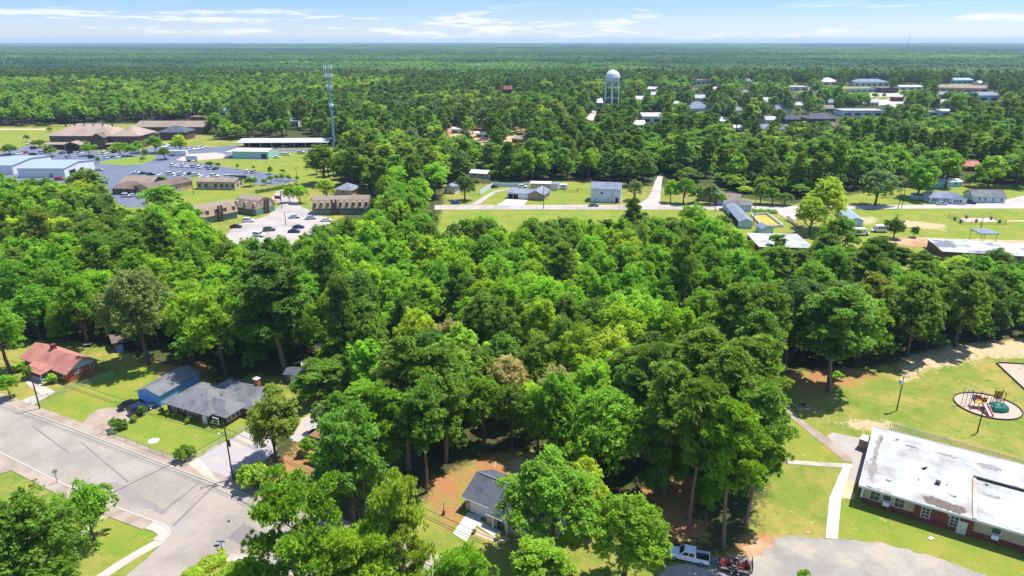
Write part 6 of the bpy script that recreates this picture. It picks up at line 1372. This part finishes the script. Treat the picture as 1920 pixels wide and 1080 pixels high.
WOODS = [
 # zone, outline of the foot points (photo pixels), spacing, seed, pine share, extras
 ('in the middle of the central wood', [(560,490),(640,440),(700,420),(815,450),(900,470),(1300,470),(1400,530),(1440,600),(1430,690),(1300,780),(1150,790),(1000,770),(870,770),(700,740),(640,690),(560,700),(480,690),(470,560)], 6.9, 11, .07, dict(hb=(13, 18))),
 ('around the orange yard', [(640,700),(700,740),(870,770),(1000,770),(1150,790),(1250,800),(1200,900),(1060,840),(880,840),(820,880),(740,960),(690,960),(640,800)], 6.6, 12, .30, dict(hb=(12, 17))),
 ('under the tall pines', [(1150,790),(1300,780),(1430,690),(1440,820),(1400,960),(1290,960),(1210,950)], 8.5, 13, .85, dict(hp=(18, 24))),
 ('in the wood behind the red roofed house', [(-120,640),(60,640),(200,640),(330,690),(480,690),(470,560),(560,490),(440,480),(350,450),(280,430),(220,420),(100,410),(-140,380)], 7.6, 14, .10, dict(hb=(14, 19))),
 ('below the blue roofed sheds', [(-140,420),(-140,340),(60,362),(130,372),(195,395),(260,400),(360,412),(372,450),(280,440),(100,425)], 8.6, 15, .25, dict(hb=(12, 17))),
 ('along the wood edge by the playground', [(1440,600),(1480,690),(1660,680),(1760,650),(1990,625),(1990,560),(1700,570),(1500,560)], 8.2, 16, .25, dict(hb=(13, 18), cols=('dark','dark','mid','deep','mid'))),
 ('in the wood before the flat white roofs', [(1300,470),(1420,500),(1600,500),(1700,520),(1990,540),(1990,565),(1700,575),(1500,565),(1440,600),(1400,530)], 8.4, 17, .45, dict(hb=(11, 15), hp=(14, 18))),
 ('at the back edge of the wood by the meadow', [(830,455),(880,438),(960,455),(1100,440),(1200,425),(1330,425),(1420,460),(1400,490),(1200,480),(1000,478),(850,478)], 7.6, 18, .35, dict(hb=(10, 14), hp=(12, 16))),
 ('between the apartments and the meadow', [(600,440),(640,415),(700,395),(700,360),(760,345),(830,350),(830,390),(815,430),(800,460),(650,480),(580,490),(560,470)], 8.8, 19, .12, dict(hb=(12, 17))),
 ('behind the far street on the left', [(640,345),(700,300),(900,290),(1100,305),(1110,330),(1040,336),(920,340),(830,345),(760,345),(690,358)], 8.0, 20, .35, dict(hb=(12, 17), hp=(16, 22))),
 ('behind the far street in the centre', [(1100,340),(1105,300),(1300,290),(1500,300),(1520,330),(1530,372),(1440,360),(1310,335),(1240,330),(1190,352)], 8.0, 21, .25, dict(hb=(12, 17), hp=(16, 21))),
 ('behind the far street on the right', [(1500,300),(1990,270),(1990,350),(1900,345),(1740,355),(1660,350),(1600,370),(1560,370),(1520,330)], 8.2, 22, .18, dict(hb=(12, 18))),
 ('beside the office lawn', [(590,350),(575,330),(600,300),(630,285),(700,300),(690,350),(640,365)], 8.5, 23, .3, dict(hb=(12, 17))),
 ('in the tree belt behind the carport', [(395,262),(400,236),(640,236),(650,275),(625,275),(620,260),(447,262)], 8.5, 24, .3, dict(hb=(10, 15))),
 ('low among the trees behind the red roofed house', [(-100,660),(200,655),(330,690),(480,700),(560,705),(620,730),(690,740),(560,640),(300,600),(-100,600)], 6.0, 41, 0, dict(hb=(5, 9), rb=(.8,1.1), cols=('dark','mid','mid','deep'))),
 ('low along the shaded wood edge by the playground', [(1440,640),(1470,700),(1530,690),(1680,680),(1770,652),(1990,628),(1990,600),(1700,620)], 5.5, 42, 0, dict(hb=(5, 9), rb=(.8,1.1), cols=('dark','mid','deep'))),
 ('across the town beyond', [(640,300),(650,236),(560,236),(400,236),(392,225),(560,200),(1990,190),(2050,275),(1500,300),(1300,295),(1100,302),(900,290),(700,300)], 7.8, 25, .24, dict(ts=45, ps=60, hb=(10, 19), rb=(.85, 1.4), hp=(16, 23), cols=('mid','mid','bright','dark','dark','lime','grey','deep'))),
 ('in the bright hardwood stand beyond the offices', [(-160,236),(95,236),(100,232),(390,228),(470,214),(600,198),(760,180),(760,158),(-300,166)], 8.6, 26, .12, dict(ts=70, ps=90, hb=(11, 20), rb=(.85, 1.35), hp=(16, 22), cols=('mid','mid','bright','bright','lime','mid','dark'))),
 ('in the far woods', [(470,214),(560,202),(2050,192),(2050,150),(-300,150),(-300,166),(760,158),(760,180),(600,198)], 8.8, 27, .45, dict(ts=80, ps=110, hb=(9, 19), rb=(.85, 1.4), hp=(15, 23), cols=('dark','mid','mid','bright','lime','deep','deep'))),
 ('in the shrubby gardens behind the far street', [(690,358),(760,345),(830,345),(930,340),(1105,336),(1190,345),(1240,330),(1310,345),(1420,362),(1500,372),(1560,375),(1600,365),(1740,352),(1990,347),(1990,300),(1500,308),(1100,305),(700,320)], 6.6, 43, 0, dict(hb=(4, 9), rb=(.8, 1.15), cols=('dark','mid','mid','bright','deep')))
]
def FAR_OPEN(u, v):
    return (1783 < u < 1825 and 147 < v < 158) or (1300 < u < 1332 and v > 148 and v < 160)
FAR_Y = 1330
# ------------------------------------------------------------------ trees
def unit(a): return a / np.maximum(np.linalg.norm(a, axis=-1, keepdims=True), 1e-9)
def leaf_mesh(name, pos, nrm, size, asp, rng, m, tint, long=None, trunk=None):
    """one small face per leaf clump; trunk = (MB, material) joined in for the far copies"""
    n = len(pos)
    if long is None:
        a = unit(np.cross(nrm, rng.normal(size=(n, 3))))
    else: a = unit(long)
    b = unit(np.cross(nrm, a))
    s = (size * rng.uniform(.65, 1.35, n))[:, None]
    w = s * asp
    V = np.empty((n, 4, 3)); bend = unit(nrm) * s * .18
    V[:, 0] = pos - a * s; V[:, 1] = pos - b * w + bend; V[:, 2] = pos + a * s; V[:, 3] = pos + b * w + bend
    nv, nf = n * 4, n
    tv = np.array(trunk[0].v) if trunk else np.zeros((0, 3)); tf = trunk[0].f if trunk else []
    me = bpy.data.meshes.new(name)
    me.vertices.add(nv + len(tv)); me.vertices.foreach_set('co', np.concatenate([V.reshape(-1, 3), tv]).astype(np.float32).ravel())
    tl = [len(f) for f in tf]; nl = nf * 4 + sum(tl)
    me.loops.add(nl); idx = np.concatenate([np.arange(nv), np.array([i + nv for f in tf for i in f], int)]).astype(np.int32)
    me.loops.foreach_set('vertex_index', idx)
    me.polygons.add(nf + len(tf)); tot = np.concatenate([np.full(nf, 4), np.array(tl, int)]).astype(np.int32)
    st = np.concatenate([[0], np.cumsum(tot)[:-1]]).astype(np.int32)
    me.polygons.foreach_set('loop_start', st); me.polygons.foreach_set('loop_total', tot)
    me.materials.append(m)
    if trunk:
        me.materials.append(trunk[1])
        me.polygons.foreach_set('material_index', np.concatenate([np.zeros(nf), np.ones(len(tf))]).astype(np.int32))
    at = me.attributes.new('tint', 'FLOAT', 'FACE'); at.data.foreach_set('value', np.concatenate([tint, np.zeros(len(tf))]).astype(np.float32))
    me.update(calc_edges=True); me.validate(); return me
def sphere_dirs(rng, n, zmin=-1.0, up=0.0):
    d = unit(rng.normal(size=(n * 4 + 40, 3)) + np.array((0, 0, up))); d = d[d[:, 2] > zmin]; return d[:n]
def broadleaf(seed, R_=6.0, H=16.0, base=.22, nl=42, ns=20, nlf=15, leaf=.34, m=LEAF, far=False, lobe=(.24, .40), droop=0, name='crown', asp=.55, top=.22):
    rng = np.random.default_rng(seed)
    zb = H * base; zc = zb + (H - zb) * .5; rv = (H - zb) * .5
    d = sphere_dirs(rng, nl, -.62, .25)
    rr = rng.uniform(.45, .92, nl)[:, None]
    wob = 1 + .18 * np.sin(3 * np.arctan2(d[:, 1], d[:, 0]) + seed) + .1 * np.sin(5 * np.arctan2(d[:, 1], d[:, 0]) + seed * 2)
    wid = np.where(d[:, 2] > 0, 1 - top * d[:, 2], 1.0) * wob
    lc = d * rr * np.array((R_, R_, rv)); lc[:, :2] *= wid[:, None]; lc[:, 2] += zc
    lr = R_ * rng.uniform(lobe[0], lobe[1], nl)
    ltint = rng.uniform(.3, .7, nl)
    sd = sphere_dirs(rng, nl * ns, -.45, .5).reshape(-1, 3); k = len(sd) // nl; sd = sd[:k * nl].reshape(nl, k, 3)
    sc_ = lc[:, None] + sd * (lr[:, None] * rng.uniform(.72, 1.08, (nl, k)))[..., None] * np.array((1, 1, 1.15))
    sc_[..., 2] -= droop * np.linalg.norm(sd[..., :2], axis=-1) * lr[:, None]
    st = np.clip(ltint[:, None] + rng.normal(0, .2, (nl, k)), 0, 1)
    off = rng.normal(size=(nl, k, nlf, 3)) * (lr[:, None, None, None] * .17) * np.array((1.1, 1.1, .7))
    p = (sc_[:, :, None] + off).reshape(-1, 3)
    out_ = np.broadcast_to(sd[:, :, None], (nl, k, nlf, 3)).reshape(-1, 3)
    nr = unit(out_ * .42 + np.array((.18, .08, .85)) + rng.normal(size=p.shape) * .52)
    ti = np.clip(np.broadcast_to(st[:, :, None], (nl, k, nlf)).reshape(-1) + rng.normal(0, .12, len(p)), 0, 1)
    tr = MB(); r0 = .028 * H
    tr.path([(0,0,-.2),(0,0,zb*.5),(R_*.03,0,zb),(0,R_*.04,zc),(0,0,zc+rv*.45)], [r0*1.35, r0*.95, r0*.8, r0*.45, r0*.15], 7)
    for i in rng.choice(nl, min(nl, 5 if far else 10), replace=False):
        s = np.array((0, 0, rng.uniform(zb * .8, zc))); e = lc[i]; mid = (s + e) / 2 + np.array((0, 0, -.06 * R_))
        tr.path([s, mid, e], [r0*.42, r0*.28, r0*.08], 5)
    cm = leaf_mesh(name, p, nr, leaf, asp, rng, m, ti, None, (tr, M['bark']) if far else None)
    return cm if far else (cm, tr.mesh('trunk', M['bark']))
def pine(seed, R_=4.6, H=24.0, base=.46, nlev=15, psz=(.20, .33), npuff=2, ntuft=22, nneed=12, need=.30, m=NEEDLE, far=False, name='crown', spread=1.0):
    rng = np.random.default_rng(seed); zb = H * base
    tr = MB(); r0 = .0125 * H; lean = rng.normal(0, .012, 2)
    def ax(z): return np.array((lean[0] * z + .25 * math.sin(z * .25 + seed), lean[1] * z + .2 * math.cos(z * .3 + seed), z))
    zs = np.linspace(0, H * .97, 9); pts = [ax(z) for z in zs]; pts[0][2] = -.2
    tr.path(pts, [r0 * (1.15 - 1.05 * z / H) for z in zs], 7)
    P, D, S, T = [], [], [], []
    for lv in range(nlev):
        z = zb + (H - zb) * (lv + rng.uniform(-.3, .3)) / nlev; tt = np.clip((z - zb) / (H - zb), 0, 1)
        rad = R_ * (.55 + .9 * tt - 1.25 * tt ** 2.2) * spread if tt < .95 else R_ * .2
        for k in range(rng.integers(3, 6)):
            a = rng.uniform(0, 2 * math.pi); L = max(.5, rad * rng.uniform(.6, 1.15)); el = rng.uniform(-.15, .45) + .3 * tt
            s = ax(z); e = s + np.array((math.cos(a) * L, math.sin(a) * L, L * el))
            if not far or rng.random() < .4: tr.path([s, (s + e) / 2 - np.array((0, 0, .03 * L)), e], [r0 * .26, r0 * .18, r0 * .07], 4)
            for j in range(npuff):
                f = 1 - j * (.36 if npuff < 3 else .24) + rng.uniform(-.08, .08); c = s + (e - s) * f + rng.normal(0, .22, 3) * R_ * .2
                P.append(c); S.append(R_ * rng.uniform(*psz) * (1 - .15 * j)); T.append(rng.uniform(.3, .7))
    for k in range(5): P.append(ax(H * rng.uniform(.93, 1.0)) + rng.normal(0, .35, 3)); S.append(R_ * .2); T.append(.6)
    P, S, T = np.array(P), np.array(S), np.array(T); n = len(P)
    td = sphere_dirs(rng, n * ntuft, -.35, .4); k = len(td) // n; td = td[:n * k].reshape(n, k, 3)
    tc_ = P[:, None] + td * (S[:, None] * rng.uniform(.55, 1.0, (n, k)))[..., None] * np.array((1, 1, .62))
    tt_ = np.clip(T[:, None] + rng.normal(0, .14, (n, k)), 0, 1)
    nd = unit(td[:, :, None] * .8 + np.array((0, 0, .35)) + rng.normal(size=(n, k, nneed, 3)) * .65)
    p = (tc_[:, :, None] + nd * need * .8).reshape(-1, 3); nd = nd.reshape(-1, 3)
    nr = unit(np.cross(nd, np.cross(rng.normal(size=nd.shape) * .45 + np.array((0, 0, 1.0)), nd)))
    ti = np.clip(np.repeat(tt_.ravel(), nneed) + rng.normal(0, .1, len(p)), 0, 1)
    cm = leaf_mesh(name, p, nr, need, .26 if not far else .5, rng, m, ti, nd, (tr, M['bark_pine']) if far else None)
    return cm if far else (cm, tr.mesh('trunk', M['bark_pine']))

BL = [broadleaf(100 + i, nl=105 + 12 * (i % 8), ns=14, nlf=15, leaf=.20, lobe=((.11, .22), (.13, .25), (.10, .19), (.12, .23))[i % 4], base=(.10, .16, .07, .2)[i % 4]) for i in range(12)]
NPN = [pine(340 + i, 6.0, 16.0, .10, nlev=17, npuff=3, ntuft=22, nneed=16, need=.26, psz=(.15, .25), spread=1.25) for i in range(3)]
PN = [pine(300 + i, base=(.30, .42, .28, .50)[i % 4], R_=4.6, psz=(.15, .27), npuff=3, spread=(1, 1.15, .95, 1.2)[i % 4]) for i in range(6)]
MAG = [broadleaf(500 + i, 4.7, 14, .05, 56, 24, 20, .20, lobe=(.2, .32), asp=.6) for i in range(2)]
BUSH = [broadleaf(520 + i, 1.0, 1.6, .05, 16, 12, 12, .13, lobe=(.3, .5)) for i in range(3)]
ORN = [broadleaf(540 + i, 3.0, 6.0, .18, 30, 18, 16, .17, lobe=(.24, .4)) for i in range(3)]
KIND = dict(q=(NPN, 6.0, 16.0), b=(BL, 6.0, 16.0), p=(PN, 4.6, 24.0), m=(MAG, 4.7, 14.0), s=(BUSH, 1.0, 1.6), o=(ORN, 3.0, 6.0))
GREENS = dict(mid=(124,168,42), bright=(146,186,46), dark=(112,146,46), lime=(166,194,54), olive=(134,156,60), pine=(126,160,56), pined=(112,144,56),
              yellow=(160,186,60), blossom=(182,180,122), grey=(132,158,90), deep=(98,130,50), night=(66,104,54))
TRNG = random.Random(77)
def tree(kind, x, y, H, Rr, colour, label, group=None, name=None, cat='tree', var=None, jit=.10):
    ms, r0, h0 = KIND[kind]
    cm, tm = ms[TRNG.randrange(len(ms)) if var is None else var]
    t_ = empty(name or {'b':'broadleaf_tree','p':'pine_tree','q':'pine_tree','m':'magnolia_tree','s':'bush','o':'small_tree'}[kind], (x, y, 0), TRNG.uniform(0, 6.28), label, cat, group)
    q_ = TRNG.uniform(.88, 1.12); t_.scale = (Rr / r0 * q_, Rr / r0 / q_, H / h0)
    if kind == 'b': t_.rotation_euler = (TRNG.uniform(-.05, .05), TRNG.uniform(-.05, .05), t_.rotation_euler[2])
    cr = bpy.data.objects.new('crown', cm); COL.objects.link(cr); cr.parent = t_
    j = 1 + TRNG.uniform(-jit, jit); g = GREENS[colour]
    c_ = rgb(*g); cr.color = (c_[0] * j * (1 + TRNG.uniform(-jit, jit)), c_[1] * j, c_[2] * j, 1)
    tk = bpy.data.objects.new('trunk', tm); COL.objects.link(tk); tk.parent = t_
    return t_
def hgt(u, v_base, v_top):
    """height of an upright thing from its foot and top rows in the photo"""
    x, y = G(u, v_base); lo, hi = 0.0, 120.0
    for _ in range(40):
        m_ = (lo + hi) / 2
        if PX(x, y, m_)[1] > v_top: lo = m_
        else: hi = m_
    return lo
def hedge(name, pts, w, h, colour, label):
    rng = np.random.default_rng(int(pts[0][0]*10)%1000); P, Nn, T = [], [], []
    for (a, b) in zip(pts, pts[1:]):
        d = np.array(b)-np.array(a); L = np.linalg.norm(d); n = int(L*w*h*95)+60; s = rng.random(n); ang = rng.uniform(0, math.pi, n); rr = rng.uniform(.75,1.05,n)
        nrm = np.array((-d[1], d[0]))/L; bump = 1+.15*np.sin(s*L*2.1)+.1*np.sin(s*L*5.3)
        off = np.cos(ang)*w/2*rr*bump; z = (np.sin(ang)**.6)*h*rr*bump
        P.append(np.stack([a[0]+d[0]*s+nrm[0]*off-pts[0][0], a[1]+d[1]*s+nrm[1]*off-pts[0][1], np.maximum(z,.05)],1)); Nn.append(unit(np.stack([nrm[0]*np.cos(ang), nrm[1]*np.cos(ang), np.sin(ang)],1)+rng.normal(size=(n,3))*.4)); T.append(np.clip(rng.normal(.5,.2,n),0,1))
    me = leaf_mesh('hedge', np.concatenate(P), np.concatenate(Nn), .13, .6, rng, LEAF, np.concatenate(T)); o = bpy.data.objects.new(name, me); COL.objects.link(o); o.location = (*pts[0], 0); o.color = rgb(*GREENS[colour]); tag(o, label, 'hedge')
for h_ in HEDGES: hedge(*h_)
PLACED = []
def special(kind, u, vb, vt, rad_px, colour, label, group=None, cat='tree', name=None, var=None):
    x, y = G(u, vb); H = hgt(u, vb, vt); sc_ = FPX / (y * CP + (CAM_H - H * .6) * SP)
    Rr = rad_px / sc_; PLACED.append((x, y, Rr))
    return tree(kind, x, y, H, Rr, colour, label, group, name, cat, var)
for a in SPECIALS: special(*a)

# ---- the woods: foot points spread evenly over outlines, kept off everything the photo shows open
def inside(pts, poly): return poly_sd(np.atleast_2d(pts), poly) > 0
KEEPW = [np.array(k, float) for k in KEEP + TOWN_KEEP]
def hits_keep(us, vs):
    P = np.stack([us, vs], 1); h = np.zeros(len(P), bool)
    for k in KEEPW:
        sel = (P[:, 0] > k[:, 0].min()) & (P[:, 0] < k[:, 0].max()) & (P[:, 1] > k[:, 1].min()) & (P[:, 1] < k[:, 1].max())
        if sel.any(): h[sel] |= poly_sd(P[sel], k) > 0
    return h
def scatter(poly, dmin, seed, near=None):
    rng = np.random.default_rng(seed); P = np.array(GP(poly) if near is None else poly)
    x0, y0 = P.min(0); x1, y1 = P.max(0)
    n = int((x1 - x0) * (y1 - y0) / dmin ** 2 * 9) + 10
    c = rng.uniform((x0, y0), (x1, y1), (n, 2)); c = c[poly_sd(c, P) > 0]
    grid = {}; out_ = []
    for p in c:
        k = (int(p[0] // dmin), int(p[1] // dmin)); ok = True
        for i in (-1, 0, 1):
            for j in (-1, 0, 1):
                for q in grid.get((k[0]+i, k[1]+j), ()):
                    if (q[0]-p[0])**2 + (q[1]-p[1])**2 < dmin * dmin: ok = False; break
                if not ok: break
            if not ok: break
        if ok: grid.setdefault(k, []).append(p); out_.append(p)
    return np.array(out_)
def clump(x, y, s, ph): return (np.sin(x / s + ph) + np.sin(y / s * 1.3 + ph * 2.1) + np.sin((x + y) / s * .7 + ph * .6)) / 3
ALL = []     # (x, y, kind, H, R, colour, zone)
def wood(zone, poly, dmin, seed, pine_share, hb=(13, 19), rb=(.95, 1.25), hp=(18, 25), cols=('mid',)*4 + ('bright',)*3 + ('dark',)*2 + ('lime',), pcols=('pine','pine','pined','olive'), world_poly=False, check=True, ts=17, ps=23):
    P = scatter(poly, dmin, seed, True if world_poly else None)
    if not len(P): return
    rng = np.random.default_rng(seed + 1)
    n = len(P); pk = rng.random(n) < np.clip(pine_share + .9 * clump(P[:, 0], P[:, 1], ps, seed) * min(pine_share, 1 - pine_share) * 2, 0, 1)
    H = np.where(pk, rng.uniform(*hp, n), rng.uniform(*hb, n)); Rr = np.where(pk, dmin * .56 * rng.uniform(.8, 1.15, n), dmin * .68 * rng.uniform(*rb, n))
    for shrink in (1.0, .72, .5):
        bad = np.zeros(n, bool)
        if len(PLACED):
            for q in PLACED: bad |= (P[:, 0]-q[0])**2 + (P[:, 1]-q[1])**2 < (.58 * (q[2] + Rr)) ** 2
        if check:
            for fx, fz in ((0,1.0),(0,.75),(-.7,.7),(.7,.7),(0,.45),(-.5,.95),(.5,.95),(-.95,.55),(.95,.55),(0,0),(-.5,.3),(.5,.3)):
                u, v = PX(P[:, 0] + fx * Rr, P[:, 1], H * fz); bad |= hits_keep(u, v)
                for (u0, u1, v0, v1, yb) in KEEP_TALL: bad |= (u > u0) & (u < u1) & (v > v0) & (v < v1) & (P[:, 1] < yb)
        if shrink > .5: H = np.where(bad, H * .72, H); Rr = np.where(bad, Rr * .74, Rr)
    tone = clump(P[:, 0], P[:, 1], ts, seed + 3) + rng.normal(0, .35 if ts < 30 else .22, n)
    for i in np.nonzero(~bad)[0]:
        if pk[i]: c = pcols[int(np.clip((tone[i] + 1) / 2, 0, .999) * len(pcols))]
        else: c = cols[int(np.clip((tone[i] + 1) / 2, 0, .999) * len(cols))]
        ALL.append((P[i, 0], P[i, 1], 'p' if pk[i] else 'b', H[i], Rr[i], c, zone))
for w in WOODS: wood(*w[:5], **w[5])
# trees that show largest are things, the others make up two masses
def shown_size(a):
    u, v = PX(a[0], a[1], a[3]); vis = -60 < u < 1980 and v < 1130
    return (a[4] * math.sqrt(a[3] / 16) / math.hypot(a[1], a[0])) if vis else 0
ALL.sort(key=shown_size, reverse=True)
n_ = {'b': 0, 'p': 0}; LIM = {'b': 285, 'p': 170}; rest = []
TONE = dict(mid='mid green', bright='bright green', dark='dark green', lime='yellow green', olive='olive green', pine='green', pined='dark green', deep='deep green', grey='grey green', yellow='yellowish')
for a in ALL:
    if not shown_size(a): continue
    if n_[a[2]] < LIM[a[2]]:
        n_[a[2]] += 1
        lab = f"{TONE[a[5]]} {'leafy broadleaf' if a[2] == 'b' else 'pine'} tree {a[6]}"
        tree(a[2], a[0], a[1], a[3], a[4], a[5], lab, f"{TONE[a[5]]} {'broadleaf' if a[2]=='b' else 'pine'} trees {a[6]}")
    else: rest.append(a)

# ---- masses: instanced on points by geometry nodes
def scatter_stuff(name, label, pts, rots, scl, pick, meshes, mat_note=None):
    me = bpy.data.meshes.new(name); n = len(pts); me.vertices.add(n); me.vertices.foreach_set('co', np.asarray(pts, np.float32).ravel())
    for nm, ty, d in (('rot', 'FLOAT_VECTOR', rots), ('scl', 'FLOAT_VECTOR', scl)):
        at = me.attributes.new(nm, ty, 'POINT'); at.data.foreach_set('vector', np.asarray(d, np.float32).ravel())
    at = me.attributes.new('pick', 'INT', 'POINT'); at.data.foreach_set('value', np.asarray(pick, np.int32))
    o = bpy.data.objects.new(name, me); COL.objects.link(o); tag(o, label, 'woods', None, 'stuff')
    ng = bpy.data.node_groups.new(name + '_nodes', 'GeometryNodeTree')
    ng.interface.new_socket('Geometry', in_out='INPUT', socket_type='NodeSocketGeometry')
    ng.interface.new_socket('Geometry', in_out='OUTPUT', socket_type='NodeSocketGeometry')
    N, L = ng.nodes, ng.links
    gi, go = N.new('NodeGroupInput'), N.new('NodeGroupOutput'); iop = N.new('GeometryNodeInstanceOnPoints'); jn = N.new('GeometryNodeGeometryToInstance')
    for ms in meshes[::-1]:
        so = bpy.data.objects.new(name + '_part', ms)
        oi = N.new('GeometryNodeObjectInfo'); oi.inputs['Object'].default_value = so; oi.inputs['As Instance'].default_value = False
        L.new(oi.outputs['Geometry'], jn.inputs[0])
    def attr(nm, ty):
        a = N.new('GeometryNodeInputNamedAttribute'); a.data_type = ty; a.inputs['Name'].default_value = nm; return a.outputs['Attribute']
    L.new(gi.outputs[0], iop.inputs['Points']); L.new(jn.outputs[0], iop.inputs['Instance']); iop.inputs['Pick Instance'].default_value = True
    L.new(attr('pick', 'INT'), iop.inputs['Instance Index']); L.new(attr('rot', 'FLOAT_VECTOR'), iop.inputs['Rotation']); L.new(attr('scl', 'FLOAT_VECTOR'), iop.inputs['Scale'])
    L.new(iop.outputs[0], go.inputs[0])
    md = o.modifiers.new('scatter', 'NODES'); md.node_group = ng
    return o
def fl(name, c, needle=False): return leafmat('far_' + name, rgb(*[x * .94 for x in GREENS[c]]), .2 if needle else .35)
FLM = {c: fl(c, c, c in ('pine', 'pined', 'olive', 'night')) for c in GREENS}
fkinds = []; FB = {}; FP = {}
bcols = ['mid', 'bright', 'dark', 'lime', 'deep', 'grey', 'yellow']; pcols_ = ['pine', 'pined', 'olive']
fb_meshes = []
for i, c in enumerate(bcols):
    for k in range(2):
        FB.setdefault(c, []).append(len(fb_meshes)); fb_meshes.append(broadleaf(700 + i * 2 + k, nl=46, ns=11, nlf=11, leaf=.44, lobe=(.16, .3), m=FLM[c], far=True, name='far_crown'))
fp_meshes = []
for i, c in enumerate(pcols_):
    for k in range(2):
        FP.setdefault(c, []).append(len(fp_meshes)); fp_meshes.append(pine(760 + i * 2 + k, nlev=10, npuff=1, ntuft=10, nneed=7, need=.62, m=FLM[c], far=True, name='far_crown', base=.35, spread=1.1))
rs = random.Random(5)
for kd, nm, lab, tab, ms in (('b', 'distant_broadleaf_woods', 'mass of green broadleaf treetops spreading over the town to the far woods', FB, fb_meshes),
                             ('p', 'distant_pine_woods', 'dark green pine treetops mixed through the far woods', FP, fp_meshes)):
    sel = [a for a in rest if a[2] == kd]; r0, h0 = KIND[kd][1:]
    scatter_stuff(nm, lab, [(a[0], a[1], 0) for a in sel], [(0, 0, rs.uniform(0, 6.28)) for a in sel],
                  [(a[4] / r0, a[4] / r0, a[3] / h0) for a in sel], [rs.choice(tab[a[5]]) for a in sel], ms)
# ---- beyond about a kilometre: patches of treetops, tens of metres across, to the horizon
def patch(seed, size, cols, n, leaf, Hr, m_):
    rng = np.random.default_rng(seed); P, Nn, T = [], [], []
    for i in range(n):
        c = rng.uniform(-size / 2, size / 2, 2); H = rng.uniform(*Hr); Rr = rng.uniform(4.5, 8); tn = rng.uniform(.3, .7)
        d = sphere_dirs(rng, 90, -.1, .4); p = d * np.array((Rr, Rr, H * .42)) * rng.uniform(.75, 1.05, (len(d), 1)) + np.array((c[0], c[1], H * .58))
        P.append(p); Nn.append(unit(d * .5 + np.array((.15, .06, .8)) + rng.normal(size=d.shape) * .3)); T.append(np.clip(tn + rng.normal(0, .1, len(d)), 0, 1))
    P, Nn, T = np.concatenate(P), np.concatenate(Nn), np.concatenate(T)
    return leaf_mesh('patch', P, Nn, leaf, .8, rng, m_, T)
pm = [patch(900 + i, 84, None, 100, 1.35, (12, 20), leafmat('far_patch', rgb(*c), .3)) for i, c in enumerate([(70,104,58),(54,88,54),(96,134,56),(80,116,54),(64,98,54),(50,82,54),(118,152,58),(86,114,56)])]
pts, rots, scl, pick = [], [], [], []
rg = np.random.default_rng(31)
def patches(y0, y1, step, s):
    for y in np.arange(y0, y1, step):
        half = y * .80 + 160
        for x in np.arange(-half, half, step):
            px_, py_ = x + rg.uniform(-.2, .2) * step, y + rg.uniform(-.2, .2) * step
            u, v = PX(px_, py_, 0.0)
            if FAR_OPEN(u, v): continue
            g = .9 * clump(px_, py_ * 1.5, 240 + y * .02, 1.7) + .8 * clump(px_ * .45, py_ * 1.4, 95 + y * .02, 4.0) + .25 * clump(px_, py_, 45, 2.0) + rg.normal(0, .10)
            far_f = min(1, max(0, (y - 1400) / 2500))
            w = g + .25 * far_f * 0
            k = (6 if w > .75 else 2 if w > .38 else 3 if w > .12 else 7 if w > 0 else 0 if w > -.35 else 1 if w > -.7 else 4)
            if far_f > .3 and k == 6 and rg.random() < .6: k = 2
            pts.append((px_, py_, -1.0 if s == 1 else 0)); rots.append((0, 0, rg.integers(0, 4) * math.pi / 2 + rg.uniform(-.2, .2)))
            scl.append((s, s, rg.uniform(.85, 1.1) * (1 + .15 * g))); pick.append(k)
patches(FAR_Y, 4200, 72, 1.0); patches(4200, 14500, 150, 2.1)
scatter_stuff('distant_woods', 'bluish green unbroken woods reaching to the flat horizon', pts, rots, scl, pick, pm)

# ------------------------------------------------------------------ the air
mb = MB().box(-15900, 15900, -50, 16500, -2, 95)
hz = mb.build('haze', []); tag(hz, kind='stuff'); hm = bpy.data.materials.new('haze_air'); hm.use_nodes = True
ht = hm.node_tree; ht.nodes.remove(ht.nodes['Principled BSDF']); pv = ht.nodes.new('ShaderNodeVolumePrincipled')
pv.inputs['Color'].default_value = (.56, .78, 1.0, 1); pv.inputs['Density'].default_value = 7e-5; pv.inputs['Anisotropy'].default_value = 0.0
ht.links.new(pv.outputs[0], ht.nodes['Material Output'].inputs['Volume']); hz.data.materials.append(hm)
